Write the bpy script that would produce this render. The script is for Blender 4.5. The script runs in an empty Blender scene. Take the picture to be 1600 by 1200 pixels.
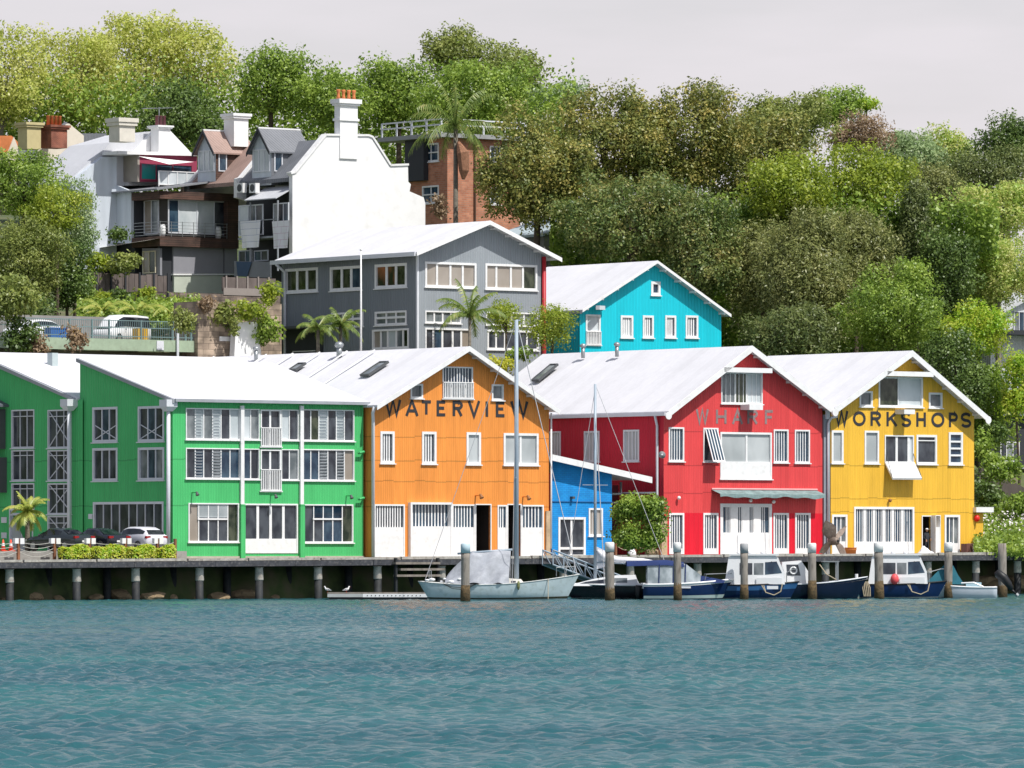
import bpy, bmesh, math, random
import numpy as np
from mathutils import Vector, Matrix, geometry
random.seed(7)
R = math.radians
SC = bpy.context.scene
COL = SC.collection
# ---------------------------------------------------------------- camera model
F = 9600.0; H = 3.5                      # focal length in photo pixels (1600 wide), eye height
def P(px, py, Y):
    return Vector(((px-800)*Y/F, Y, H+(850-py)*Y/F))
AL = R(38); CA, SA = math.cos(AL), math.sin(AL)
X0, Y0 = -9.67, 400.0                    # a point of the waterfront facade line
DECK = 2.6
def W(u, v, z=0.0):                      # wharf frame -> world
    return Vector((X0+u*CA-v*SA, Y0+u*SA+v*CA, z))
def UV(x, y):
    dx, dy = x-X0, y-Y0
    return dx*CA+dy*SA, -dx*SA+dy*CA
def u_at(px, v=0.0):
    k = (px-800)/F
    return (k*(Y0+v*CA)-X0+v*SA)/(CA-k*SA)
def sm(a, b, x):
    t = np.clip((x-a)/(b-a), 0, 1); return t*t*(3-2*t)
def ground_z(x, y):
    u, v = UV(np.asarray(x, float), np.asarray(y, float))
    vb = 35-11*sm(14.5, 18, u)-16*sm(50, 62, u)
    wd = 4+20*sm(50, 64, u)
    step = sm(0, 1, (v-vb)/wd)*11.6
    rise = np.clip(v-42, 0, 140)*0.25*(1-0.35*sm(90, 170, v))
    z = DECK-0.06+step+rise*sm(36, 46, v)
    z = z*1.0 - 3.0*sm(70, 200, u)*sm(60, 150, v)
    return np.where(v < -2.2, -3.0, z)
def gz(x, y): return float(ground_z(x, y))

# ---------------------------------------------------------------- materials
MATS = {}
LEAFK = 2.3
def newmat(name):
    m = bpy.data.materials.new(name); m.use_nodes = True
    nt = m.node_tree; b = nt.nodes['Principled BSDF']
    return m, nt, b
def N(nt, t, **kw):
    n = nt.nodes.new(t)
    for k, v in kw.items(): setattr(n, k, v)
    return n
def mat(name, col, rough=0.6, metal=0.0, var=0.12, scale=1.2, bump=0.0, bscale=8.0, spec=0.4, dirt=None, dirt_amt=0.0, vstretch=1.0):
    """painted / plain surface: two-scale tone variation, optional dirt and bump"""
    if name in MATS: return MATS[name]
    m, nt, b = newmat(name); L = nt.links
    tc = N(nt, 'ShaderNodeTexCoord'); mp = N(nt, 'ShaderNodeMapping')
    mp.inputs['Scale'].default_value = (1, 1, vstretch)
    L.new(tc.outputs['Object'], mp.inputs['Vector'])
    n1 = N(nt, 'ShaderNodeTexNoise'); n1.inputs['Scale'].default_value = scale; n1.inputs['Detail'].default_value = 6; n1.inputs['Roughness'].default_value = .65
    L.new(mp.outputs[0], n1.inputs['Vector'])
    r = N(nt, 'ShaderNodeMapRange'); r.inputs[1].default_value = .3; r.inputs[2].default_value = .7
    r.inputs[3].default_value = 1-var; r.inputs[4].default_value = 1+var*.6
    L.new(n1.outputs[0], r.inputs[0])
    mx = N(nt, 'ShaderNodeVectorMath', operation='SCALE'); mx.inputs[0].default_value = col[:3]
    L.new(r.outputs[0], mx.inputs['Scale'])
    out = mx.outputs[0]
    if dirt:
        n2 = N(nt, 'ShaderNodeTexNoise'); n2.inputs['Scale'].default_value = scale*2.3; n2.inputs['Detail'].default_value = 8
        L.new(mp.outputs[0], n2.inputs['Vector'])
        r2 = N(nt, 'ShaderNodeMapRange'); r2.inputs[1].default_value = .52; r2.inputs[2].default_value = .72; r2.inputs[4].default_value = dirt_amt
        L.new(n2.outputs[0], r2.inputs[0])
        mm = N(nt, 'ShaderNodeMix', data_type='RGBA'); L.new(r2.outputs[0], mm.inputs['Factor'])
        L.new(out, mm.inputs['A']); mm.inputs['B'].default_value = (*dirt, 1); out = mm.outputs['Result']
    L.new(out, b.inputs['Base Color'])
    b.inputs['Roughness'].default_value = rough; b.inputs['Metallic'].default_value = metal
    b.inputs['Specular IOR Level'].default_value = spec
    if bump:
        n3 = N(nt, 'ShaderNodeTexNoise'); n3.inputs['Scale'].default_value = bscale; n3.inputs['Detail'].default_value = 4
        L.new(mp.outputs[0], n3.inputs['Vector'])
        bp = N(nt, 'ShaderNodeBump'); bp.inputs['Strength'].default_value = bump; bp.inputs['Distance'].default_value = .05
        L.new(n3.outputs[0], bp.inputs['Height']); L.new(bp.outputs[0], b.inputs['Normal'])
    MATS[name] = m; return m
def corr(name, col, period=0.16, axis='X', laps=(), rough=.5, low=None, lowz=0, stain=.35, tone=.10, lowmix=1, staincol=None):
    """corrugated painted iron: ribs across `axis`, sheet laps, streaks and fading"""
    if name in MATS: return MATS[name]
    m, nt, b = newmat(name); L = nt.links
    tc = N(nt, 'ShaderNodeTexCoord'); sp = N(nt, 'ShaderNodeSeparateXYZ'); L.new(tc.outputs['Object'], sp.inputs[0])
    # ribs run along z; use x+y so that front and side walls are both ribbed
    ad = N(nt, 'ShaderNodeMath', operation='ADD'); L.new(sp.outputs[0], ad.inputs[0])
    if axis == 'XY': L.new(sp.outputs[1], ad.inputs[1])
    elif axis == 'Y':
        ad.operation = 'MULTIPLY'; nt.links.remove(ad.inputs[0].links[0]); L.new(sp.outputs[1], ad.inputs[0]); ad.inputs[1].default_value = 1
    else: ad.inputs[1].default_value = 0
    ml = N(nt, 'ShaderNodeMath', operation='MULTIPLY'); ml.inputs[1].default_value = 2*math.pi/period; L.new(ad.outputs[0], ml.inputs[0])
    sn = N(nt, 'ShaderNodeMath', operation='SINE'); L.new(ml.outputs[0], sn.inputs[0])
    # sheet-by-sheet tone (0.76 m sheets)
    dv = N(nt, 'ShaderNodeMath', operation='DIVIDE'); dv.inputs[1].default_value = .86; L.new(ad.outputs[0], dv.inputs[0])
    fl = N(nt, 'ShaderNodeMath', operation='FLOOR'); L.new(dv.outputs[0], fl.inputs[0])
    wn = N(nt, 'ShaderNodeTexWhiteNoise', noise_dimensions='1D'); L.new(fl.outputs[0], wn.inputs['W'])
    # streaky noise, stretched along z
    mp = N(nt, 'ShaderNodeMapping'); mp.inputs['Scale'].default_value = (2.2, 2.2, .22); L.new(tc.outputs['Object'], mp.inputs[0])
    n1 = N(nt, 'ShaderNodeTexNoise'); n1.inputs['Scale'].default_value = 1.6; n1.inputs['Detail'].default_value = 7; L.new(mp.outputs[0], n1.inputs[0])
    n2 = N(nt, 'ShaderNodeTexNoise'); n2.inputs['Scale'].default_value = .35; n2.inputs['Detail'].default_value = 3; L.new(tc.outputs['Object'], n2.inputs[0])
    def mul(a, k, c0):   # value = c0 + k*a
        q = N(nt, 'ShaderNodeMath', operation='MULTIPLY_ADD'); L.new(a, q.inputs[0]); q.inputs[1].default_value = k; q.inputs[2].default_value = c0; return q.outputs[0]
    def prod(a, b_):
        q = N(nt, 'ShaderNodeMath', operation='MULTIPLY'); L.new(a, q.inputs[0]); L.new(b_, q.inputs[1]); return q.outputs[0]
    fac = prod(prod(mul(sn.outputs[0], .035, 1), mul(wn.outputs[0], tone, 1-tone*.6)), prod(mul(n1.outputs[0], stain, 1-stain*.55), mul(n2.outputs[0], .2, .9)))
    for zl in laps:
        # thin dark horizontal joint, broken by noise
        sb = N(nt, 'ShaderNodeMath', operation='SUBTRACT'); L.new(sp.outputs[2], sb.inputs[0]); sb.inputs[1].default_value = zl
        # jitter per sheet
        jt = mul(wn.outputs[0], .10, -.05); ad2 = N(nt, 'ShaderNodeMath', operation='ADD'); L.new(sb.outputs[0], ad2.inputs[0]); L.new(jt, ad2.inputs[1])
        ab = N(nt, 'ShaderNodeMath', operation='ABSOLUTE'); L.new(ad2.outputs[0], ab.inputs[0])
        mr = N(nt, 'ShaderNodeMapRange'); mr.inputs[1].default_value = .02; mr.inputs[2].default_value = .05; mr.inputs[3].default_value = .66; mr.inputs[4].default_value = 1
        L.new(ab.outputs[0], mr.inputs[0]); fac = prod(fac, mr.outputs[0])
    if low:
        g = N(nt, 'ShaderNodeMath', operation='LESS_THAN'); L.new(sp.outputs[2], g.inputs[0]); g.inputs[1].default_value = lowz
        mc = N(nt, 'ShaderNodeMix', data_type='RGBA'); L.new(g.outputs[0], mc.inputs['Factor']); mc.inputs['A'].default_value = (*col, 1); mc.inputs['B'].default_value = (*low, 1); csock = mc.outputs['Result']
    else:
        rg = N(nt, 'ShaderNodeRGB'); rg.outputs[0].default_value = (*col, 1); csock = rg.outputs[0]
    mx = N(nt, 'ShaderNodeVectorMath', operation='SCALE'); L.new(csock, mx.inputs[0]); L.new(fac, mx.inputs['Scale'])
    L.new(mx.outputs[0], b.inputs['Base Color'])
    b.inputs['Roughness'].default_value = rough; b.inputs['Specular IOR Level'].default_value = .25
    bp = N(nt, 'ShaderNodeBump'); bp.inputs['Strength'].default_value = .6; bp.inputs['Distance'].default_value = .03
    L.new(sn.outputs[0], bp.inputs['Height']); L.new(bp.outputs[0], b.inputs['Normal'])
    MATS[name] = m; return m
def brick(name, c1, c2, mortar, scale=1.0, bw=.24, rh=.086, var=.5):
    if name in MATS: return MATS[name]
    m, nt, b = newmat(name); L = nt.links
    tc = N(nt, 'ShaderNodeTexCoord'); sp = N(nt, 'ShaderNodeSeparateXYZ'); L.new(tc.outputs['Object'], sp.inputs[0])
    ad = N(nt, 'ShaderNodeMath', operation='ADD'); L.new(sp.outputs[0], ad.inputs[0]); L.new(sp.outputs[1], ad.inputs[1])
    cb = N(nt, 'ShaderNodeCombineXYZ'); L.new(ad.outputs[0], cb.inputs[0]); L.new(sp.outputs[2], cb.inputs[1])
    br = N(nt, 'ShaderNodeTexBrick'); L.new(cb.outputs[0], br.inputs['Vector'])
    br.inputs['Color1'].default_value = (*c1, 1); br.inputs['Color2'].default_value = (*c2, 1); br.inputs['Mortar'].default_value = (*mortar, 1)
    br.inputs['Scale'].default_value = scale; br.inputs['Brick Width'].default_value = bw; br.inputs['Row Height'].default_value = rh; br.inputs['Mortar Size'].default_value = .012*min(1, rh/.086*2)
    n = N(nt, 'ShaderNodeTexNoise'); n.inputs['Scale'].default_value = 1.1; n.inputs['Detail'].default_value = 8; L.new(tc.outputs['Object'], n.inputs[0])
    mr = N(nt, 'ShaderNodeMapRange'); mr.inputs[1].default_value = .3; mr.inputs[2].default_value = .7; mr.inputs[3].default_value = 1-var; mr.inputs[4].default_value = 1+var*.5; L.new(n.outputs[0], mr.inputs[0])
    mx = N(nt, 'ShaderNodeVectorMath', operation='SCALE'); L.new(br.outputs[0], mx.inputs[0]); L.new(mr.outputs[0], mx.inputs['Scale'])
    L.new(mx.outputs[0], b.inputs['Base Color']); b.inputs['Roughness'].default_value = .85
    bp = N(nt, 'ShaderNodeBump'); bp.inputs['Strength'].default_value = .5; bp.inputs['Distance'].default_value = .03; L.new(br.outputs['Fac'], bp.inputs['Height']); bp.invert = True
    L.new(bp.outputs[0], b.inputs['Normal'])
    MATS[name] = m; return m
def glass(name, c1, c2, rough=.08, scale=.9):
    """opaque-looking window glass: dim interior shapes, some tinted as reflections, painted behind a reflecting surface"""
    if name in MATS: return MATS[name]
    m, nt, b = newmat(name); L = nt.links
    tc = N(nt, 'ShaderNodeTexCoord'); mp = N(nt, 'ShaderNodeMapping'); mp.inputs['Scale'].default_value = (1.3, 1.3, .8); L.new(tc.outputs['Object'], mp.inputs[0])
    n = N(nt, 'ShaderNodeTexNoise'); n.inputs['Scale'].default_value = scale; n.inputs['Detail'].default_value = 3; L.new(mp.outputs[0], n.inputs[0])
    cr = N(nt, 'ShaderNodeValToRGB'); cr.color_ramp.elements[0].position = .38; cr.color_ramp.elements[1].position = .62
    cr.color_ramp.elements[0].color = (*c1, 1); cr.color_ramp.elements[1].color = (*c2, 1)
    L.new(n.outputs[0], cr.inputs[0]); L.new(cr.outputs[0], b.inputs['Base Color'])
    b.inputs['Roughness'].default_value = rough; b.inputs['Specular IOR Level'].default_value = .5
    n2 = N(nt, 'ShaderNodeTexNoise'); n2.inputs['Scale'].default_value = 1.5; L.new(tc.outputs['Object'], n2.inputs[0])
    bp = N(nt, 'ShaderNodeBump'); bp.inputs['Strength'].default_value = .06; bp.inputs['Distance'].default_value = .05; L.new(n2.outputs[0], bp.inputs['Height']); L.new(bp.outputs[0], b.inputs['Normal'])
    MATS[name] = m; return m
def leafmat(name, cols, trans=.3, nscale=.35):
    """foliage: patches of tone through the crown plus a random tone per leaf"""
    if name in MATS: return MATS[name]
    m = bpy.data.materials.new(name); m.use_nodes = True; nt = m.node_tree; L = nt.links
    nt.nodes.remove(nt.nodes['Principled BSDF']); out = nt.nodes['Material Output']
    tc = N(nt, 'ShaderNodeTexCoord'); n = N(nt, 'ShaderNodeTexNoise'); n.inputs['Scale'].default_value = nscale; n.inputs['Detail'].default_value = 3; n.inputs['Roughness'].default_value = .7
    L.new(tc.outputs['Object'], n.inputs[0])
    ge = N(nt, 'ShaderNodeNewGeometry')
    ma = N(nt, 'ShaderNodeMath', operation='MULTIPLY_ADD'); ma.inputs[1].default_value = .20; L.new(ge.outputs['Random Per Island'], ma.inputs[0])
    sb = N(nt, 'ShaderNodeMath', operation='SUBTRACT'); L.new(n.outputs[0], sb.inputs[0]); sb.inputs[1].default_value = .10; L.new(sb.outputs[0], ma.inputs[2])
    cr = N(nt, 'ShaderNodeValToRGB'); els = cr.color_ramp.elements
    k = len(cols)
    while len(els) < k: els.new(.5)
    for i, cc in enumerate(cols):
        els[i].position = .25+.5*i/(k-1); els[i].color = (*[min(.62, q_*LEAFK) for q_ in cc], 1)
    L.new(ma.outputs[0], cr.inputs[0])
    d = N(nt, 'ShaderNodeBsdfDiffuse'); t = N(nt, 'ShaderNodeBsdfTranslucent'); g = N(nt, 'ShaderNodeBsdfGlossy'); g.inputs['Roughness'].default_value = .45
    L.new(cr.outputs[0], d.inputs[0]); L.new(cr.outputs[0], t.inputs[0])
    m1 = N(nt, 'ShaderNodeMixShader'); m1.inputs[0].default_value = min(.6, trans+.14); L.new(d.outputs[0], m1.inputs[1]); L.new(t.outputs[0], m1.inputs[2])
    m2 = N(nt, 'ShaderNodeMixShader'); m2.inputs[0].default_value = .035; L.new(m1.outputs[0], m2.inputs[1]); L.new(g.outputs[0], m2.inputs[2])
    L.new(m2.outputs[0], out.inputs[0]); MATS[name] = m; return m

white = mat('white_paint', (.80, .80, .80), .5, var=.07, dirt=(.45, .42, .38), dirt_amt=.25)
white2 = mat('white_trim_cool', (.66, .68, .72), .5, var=.08)
bright = mat('white_render', (.84, .84, .84), .85, var=.03, scale=.5, dirt=(.58, .56, .52), dirt_amt=.25, bump=.2, bscale=2)
grey_trim = mat('grey_trim', (.33, .35, .38), .5)
dgrey = mat('dark_grey', (.08, .085, .09), .6)
black = mat('black_paint', (.012, .013, .015), .5, var=.3)
steel = mat('galvanised_steel', (.35, .37, .38), .4, metal=.6, var=.2)
interior = mat('dark_interior', (.05, .045, .042), .9)
g_dark = glass('glass_dark', (.022, .026, .036), (.07, .08, .095))
g_blue = glass('glass_blue', (.012, .03, .06), (.05, .09, .13))
g_grey = glass('glass_grey', (.10, .12, .13), (.24, .26, .27))
g_blind = glass('glass_over_blind', (.34, .37, .38), (.50, .53, .54), .2, .3)
g_pale = glass('glass_over_curtain', (.45, .50, .52), (.62, .66, .68), .25, .6)
g_tan = glass('glass_painted_wall_reflection', (.26, .22, .18), (.36, .32, .28), .2, .3)  # tan tones paint the reflection of a wall into the pane
g_refl = glass('glass_painted_brick_reflection', (.03, .04, .02), (.34, .13, .06), .1, .55)  # brick reflection painted as patches in the base colour
g_tree = glass('glass_painted_tree_reflection', (.01, .02, .008), (.07, .08, .05), .1, 1.4)  # mottled greens stand for reflected trees, painted in the colour
roofw = corr('white_roof_iron', (.68, .68, .71), period=.19, axis='Y', stain=.16, tone=.07, rough=.6)
roofg = corr('pale_grey_roof_iron', (.55, .56, .59), period=.19, axis='Y', stain=.12, tone=.06)
letterdark = mat('dark_lettering', (.035, .035, .04), .6, var=.3, scale=4)
lettergrey = mat('faded_grey_lettering', (.27, .20, .20), .6, var=.35, scale=4)
bark = mat('bark', (.10, .075, .055), .9, var=.4, scale=3, bump=.6)
barkpale = mat('pale_bark', (.24, .21, .18), .9, var=.4, scale=3, bump=.6)
wood = mat('weathered_timber', (.24, .21, .18), .85, var=.35, scale=2.5, bump=.5, vstretch=.25, dirt=(.06, .05, .04), dirt_amt=.6)
rope_m = mat('rope', (.45, .38, .27), .9)

# ---------------------------------------------------------------- mesh builder
class MB:
    def __init__(s): s.v = []; s.f = []
    def add(s, vs, fs):
        o = len(s.v); s.v += [tuple(v) for v in vs]; s.f += [tuple(i+o for i in f) for f in fs]; return s
    def box(s, x0, x1, y0, y1, z0, z1, mp=None):
        vs = [(x, y, z) for z in (z0, z1) for y in (y0, y1) for x in (x0, x1)]
        if mp: vs = [mp(*v) for v in vs]
        return s.add(vs, [(0, 2, 3, 1), (4, 5, 7, 6), (0, 1, 5, 4), (2, 6, 7, 3), (0, 4, 6, 2), (1, 3, 7, 5)])
    def bar(s, a, b, w, h=None, up=(0, 0, 1)):
        a, b = Vector(a), Vector(b); h = h or w; d = (b-a)
        if d.length < 1e-6: return s
        d.normalize(); up = Vector(up)
        if abs(d.dot(up)) > .98: up = Vector((1, 0, 0))
        x = d.cross(up).normalized()*w/2; y = x.cross(d).normalized()*h/2
        vs = [p+i*x+j*y for p in (a, b) for i, j in ((-1, -1), (1, -1), (1, 1), (-1, 1))]
        return s.add(vs, [(3, 2, 1, 0), (4, 5, 6, 7), (0, 1, 5, 4), (1, 2, 6, 5), (2, 3, 7, 6), (3, 0, 4, 7)])
    def tube(s, pts, rad, n=8, caps=True):
        pts = [Vector(p) for p in pts]; m = len(pts)
        rr = rad if isinstance(rad, (list, tuple)) else [rad]*m
        up = Vector((0, 0, 1)); vs = []; px = None
        for i, p in enumerate(pts):
            d = (pts[min(i+1, m-1)]-pts[max(i-1, 0)]).normalized()
            if px is None: px = d.cross(up if abs(d.z) < .95 else Vector((1, 0, 0))).normalized()
            x = (px-d*px.dot(d)).normalized(); px = x; y = d.cross(x)
            for k in range(n):
                a = 2*math.pi*k/n; vs.append(p+(x*math.cos(a)+y*math.sin(a))*rr[i])
        fs = [(i*n+k, i*n+(k+1) % n, (i+1)*n+(k+1) % n, (i+1)*n+k) for i in range(m-1) for k in range(n)]
        if caps: fs += [tuple(range(n-1, -1, -1)), tuple(range((m-1)*n, m*n))]
        return s.add(vs, fs)
    def prism(s, poly, mp, d0, d1):
        """poly: list of (a,b); mp(a,b,d) -> xyz ; extruded from d0 to d1"""
        n = len(poly); vs = [mp(a, b, d) for d in (d0, d1) for a, b in poly]
        tri = geometry.tessellate_polygon([[Vector((a, b, 0)) for a, b in poly]])
        fs = [tuple(t) for t in tri]+[tuple(i+n for i in t[::-1]) for t in tri]
        fs += [(i, (i+1) % n, (i+1) % n+n, i+n) for i in range(n)]
        return s.add(vs, fs)
    def ball(s, c, r, n=8, m=6, sx=1, sy=1, sz=1):
        vs = []; 
        for j in range(m+1):
            t = math.pi*j/m
            for i in range(n):
                a = 2*math.pi*i/n; vs.append((c[0]+r*sx*math.sin(t)*math.cos(a), c[1]+r*sy*math.sin(t)*math.sin(a), c[2]+r*sz*math.cos(t)))
        return s.add(vs, [(j*n+i, (j+1)*n+i, (j+1)*n+(i+1) % n, j*n+(i+1) % n) for j in range(m) for i in range(n)])
    def build(s, name, m, parent=None, smooth=False, fix=True):
        me = bpy.data.meshes.new(name); me.from_pydata(s.v, [], s.f)
        if fix:
            bm = bmesh.new(); bm.from_mesh(me); bmesh.ops.recalc_face_normals(bm, faces=bm.faces[:]); bm.to_mesh(me); bm.free()
        if m: me.materials.append(m)
        if smooth: me.polygons.foreach_set('use_smooth', [True]*len(me.polygons))
        o = bpy.data.objects.new(name, me); COL.objects.link(o)
        if parent: o.parent = parent
        return o
def tag(o, label, cat, group=None, kind=None):
    if kind: o['kind'] = kind
    if label: o['label'] = label
    if cat: o['category'] = cat
    if group: o['group'] = group
    return o
def thing(name, label, cat, loc=(0, 0, 0), rz=0, group=None):
    o = bpy.data.objects.new(name, None); COL.objects.link(o); o.location = loc; o.rotation_euler = (0, 0, rz); o.empty_display_size = .5
    return tag(o, label, cat, group)
def copy_tree(o, parent=None):
    c_ = o.copy(); COL.objects.link(c_)
    if parent: c_.parent = parent
    for ch in list(o.children): copy_tree(ch, c_)
    return c_
def recolor(root, old, new):
    for o in [root]+list(root.children_recursive):
        if o.type == 'MESH' and o.data.materials and o.data.materials[0] == old:
            o.data = o.data.copy(); o.data.materials[0] = new

# ---------------------------------------------------------------- buildings
class Bld:
    """root at a base corner; local +X along the facade, +Y into the building"""
    def __init__(s, name, label, cat, loc, rz=AL, group=None):
        s.root = thing(name, label, cat, loc, rz, group); s.loc = Vector(loc); s.rz = rz
        s.c, s.s = math.cos(rz), math.sin(rz); s.holes = {}
    def _ray(s, px, py):
        C = Vector((0, 0, H))-s.loc; D = Vector(((px-800)/F, 1, (850-py)/F))
        r = lambda v: Vector((v.x*s.c+v.y*s.s, -v.x*s.s+v.y*s.c, v.z))
        return r(C), r(D)
    def front(s, px, py, y0=0.):
        C, D = s._ray(px, py); t = (y0-C.y)/D.y; p = C+D*t; return p.x, p.z
    def side(s, px, py, x0=0.):
        C, D = s._ray(px, py); t = (x0-C.x)/D.x; p = C+D*t; return p.y, p.z
    def mp(s, pl):                       # (a, out, z) -> local xyz
        k, o0 = pl
        return (lambda a, o, z: (a, o0-o, z)) if k == 'f' else (lambda a, o, z: (o0-o, a, z))
    def pt(s, pl, px, py):
        return s.front(px, py, pl[1]) if pl[0] == 'f' else s.side(px, py, pl[1])
    def rect(s, pl, r):
        x0, y0, x1, y1 = r; mx, my = (x0+x1)/2, (y0+y1)/2
        a0 = s.pt(pl, x0, my)[0]; a1 = s.pt(pl, x1, my)[0]; z0 = s.pt(pl, mx, y1)[1]; z1 = s.pt(pl, mx, y0)[1]
        return min(a0, a1), max(a0, a1), z0, z1
    def win(s, pl, r, mul=(), hor=(), bars=0, bw=.055, bz=(0, 1), fw=.10, gl=None, sill=True, solid=0., name='window', fm=None, fo=.05, hole=True, mw=.07, rail=0, local=False, depth=.10, zfix=None):
        a0, a1, z0, z1 = r if local else s.rect(pl, r)
        if zfix is not None: z0 = zfix
        mp = s.mp(pl); fm = fm or white; gl = gl or g_dark
        if hole: s.holes.setdefault(pl, []).append((a0+.02, a1-.02, z0+.02 if not (zfix is not None) else z0+.004, z1-.02))
        m = MB()
        m.box(a0, a0+fw, -depth, fo, z0, z1, mp); m.box(a1-fw, a1, -depth, fo, z0, z1, mp)
        m.box(a0+fw, a1-fw, -depth, fo-.004, z1-fw, z1, mp); m.box(a0+fw, a1-fw, -depth, fo-.004, z0, z0+fw, mp)
        if sill: m.box(a0-.08, a1+.08, .0, fo+.08, z0-.07, z0-.002, mp)
        i0, i1, j0, j1 = a0+fw, a1-fw, z0+fw, z1-fw
        flip = pl[0] == 's'
        for q in mul:
            q = 1-q if flip else q
            a = i0+(i1-i0)*q; m.box(a-mw/2, a+mw/2, -depth+.01, -.02, j0, j1, mp)
        for q in hor:
            z = j0+(j1-j0)*q; m.box(i0, i1, -depth+.012, fo-.03, z-mw/2, z+mw/2, mp)
        if solid:
            zs = j0+(j1-j0)*solid; m.box(i0, i1, -depth+.014, fo-.035, j0, zs, mp)
        else: zs = j0
        if bars:
            zb0 = zs+(j1-zs)*bz[0]; zb1 = zs+(j1-zs)*bz[1]
            for k in range(1, bars+1):
                a = i0+(i1-i0)*k/(bars+1); m.box(a-bw/2, a+bw/2, -depth+.028, -depth+.05, zb0, zb1, mp)
        fr = m.build(name, fm, s.root)
        gls = gl if isinstance(gl, (list, tuple)) else [gl]
        if flip: gls = gls[::-1]
        # neighbouring panes of one look are one mesh
        cuts = [0]+(sorted((1-q if flip else q) for q in mul) if len(gls) == len(mul)+1 else [k/len(gls) for k in range(1, len(gls))])+[1]
        for k, g in enumerate(gls):
            MB().add([mp(i0+(i1-i0)*cuts[k], -depth+.02, zs), mp(i0+(i1-i0)*cuts[k+1], -depth+.02, zs), mp(i0+(i1-i0)*cuts[k+1], -depth+.02, j1), mp(i0+(i1-i0)*cuts[k], -depth+.02, j1)], [(0, 1, 2, 3)]).build('pane', g, fr)
        if rail:                         # railing in front of the lower part
            zt = z0+(z1-z0)*rail; m = MB(); o1 = fo+.10
            m.box(a0, a1, fo+.01, o1, zt-.06, zt, mp); m.box(a0, a1, fo+.01, o1, z0-.02, z0+.07, mp)
            n = max(4, int((a1-a0)/.14))
            for k in range(n+1):
                a = a0+.03+(a1-a0-.06)*k/n; m.box(a-.028, a+.028, fo+.03, o1-.02, z0+.07, zt-.06, mp)
            m.build('railing', white, fr)
        return fr
    def wall(s, pl, outline, m, name='wall', reveal=.16):
        """outline in (a,z); holes recorded by win() are cut out with reveals"""
        mp = s.mp(pl); hs = s.holes.get(pl, []); b = MB()
        polys = [[Vector((a, z, 0)) for a, z in outline]]
        for a0, a1, z0, z1 in hs: polys.append([Vector((a0, z0, 0)), Vector((a0, z1, 0)), Vector((a1, z1, 0)), Vector((a1, z0, 0))])
        flat = [p for q in polys for p in q]
        tri = geometry.tessellate_polygon(polys)
        b.add([mp(p.x, 0, p.y) for p in flat], [tuple(t) for t in tri])
        for a0, a1, z0, z1 in hs:
            q = [(a0, z0), (a1, z0), (a1, z1), (a0, z1)]
            for i in range(4):
                (p, r), (t, w) = q[i], q[(i+1) % 4]
                b.add([mp(p, 0, r), mp(t, 0, w), mp(t, -reveal, w), mp(p, -reveal, r)], [(0, 1, 2, 3)])
        s.holes[pl] = []
        return b.build(name, m, s.root, fix=False)
    def slab(s, pl, pix, depth, m, name, out=0., local=False, parent=None, smooth=False):
        poly = pix if local else [s.pt(pl, *p) for p in pix]; mp = s.mp(pl)
        return MB().prism(poly, lambda a, z, d: mp(a, d, z), out, out-depth).build(name, m, parent or s.root, smooth)
    def box(s, x0, x1, y0, y1, z0, z1, m, name, parent=None):
        return MB().box(x0, x1, y0, y1, z0, z1).build(name, m, parent or s.root)
    def opening(s, pl, r, name='doorway', depth=2.2, zfix=None, fm=None):
        a0, a1, z0, z1 = s.rect(pl, r)
        if zfix is not None: z0 = zfix
        s.holes.setdefault(pl, []).append((a0, a1, z0+.004, z1)); mp = s.mp(pl); b = MB()
        q = [(a0-.3, z0-.02), (a1+.3, z0-.02), (a1+.3, z1+.3), (a0-.3, z1+.3)]
        for i in range(4):
            (p, r_), (t, w) = q[i], q[(i+1) % 4]
            b.add([mp(p, -.17, r_), mp(t, -.17, w), mp(t, -depth, w), mp(p, -depth, r_)], [(0, 1, 2, 3)])
        b.add([mp(p, -depth, r_) for p, r_ in q], [(0, 1, 2, 3)])
        d = b.build(name, interior, s.root, fix=False)
        m = MB(); m.box(a0-.07, a0, -.1, .05, z0, z1+.07, mp); m.box(a1, a1+.07, -.1, .05, z0, z1+.07, mp); m.box(a0, a1, -.1, .046, z1, z1+.07, mp)
        m.build('door_frame', fm or white, d)
        return d
    def letters(s, pl, items, m, th=.17, out=.012, ratio=1.0):
        mp = s.mp(pl); k = 0
        for ch, x0, y0, x1, y1 in items:
            b = MB()
            a0, a1, z0, z1 = s.rect(pl, (x0, y0, x1, y1)); hgt = z1-z0; t = th*hgt
            for st in GLYPH[ch]:
                pts = [Vector((a0+t/2+p[0]*(a1-a0-t), z0+(t/2 if ch not in 'WVA' else 0)+p[1]*(hgt-(t if ch not in 'WVA' else 0)))) for p in st]
                closed = (pts[0]-pts[-1]).length < 1e-4; L_, R_ = [], []
                n = len(pts)
                for i, p in enumerate(pts):
                    pa = pts[i-1] if i else (pts[-2] if closed else None); pb = pts[i+1] if i < n-1 else (pts[1] if closed else None)
                    d1 = (p-pa).normalized() if pa is not None else None; d2 = (pb-p).normalized() if pb is not None else None
                    d1 = d1 or d2; d2 = d2 or d1
                    n1 = Vector((-d1.y, d1.x)); n2 = Vector((-d2.y, d2.x)); nn = (n1+n2).normalized(); q = t/2/max(.45, nn.dot(n1))
                    L_.append(p+nn*q); R_.append(p-nn*q)
                o = out+.003*(k % 4); k += 1
                vs = [mp(p.x, o, p.y) for p in L_]+[mp(p.x, o, p.y) for p in R_]
                b.add(vs, [(i, i+1, n+i+1, n+i) for i in range(n-1)])
            b.build('letter', m, s.root, fix=False)
    def pipe(s, pts, r, m, name='downpipe', parent=None):
        return MB().tube(pts, r, 8).build(name, m, parent or s.root, True)
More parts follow.
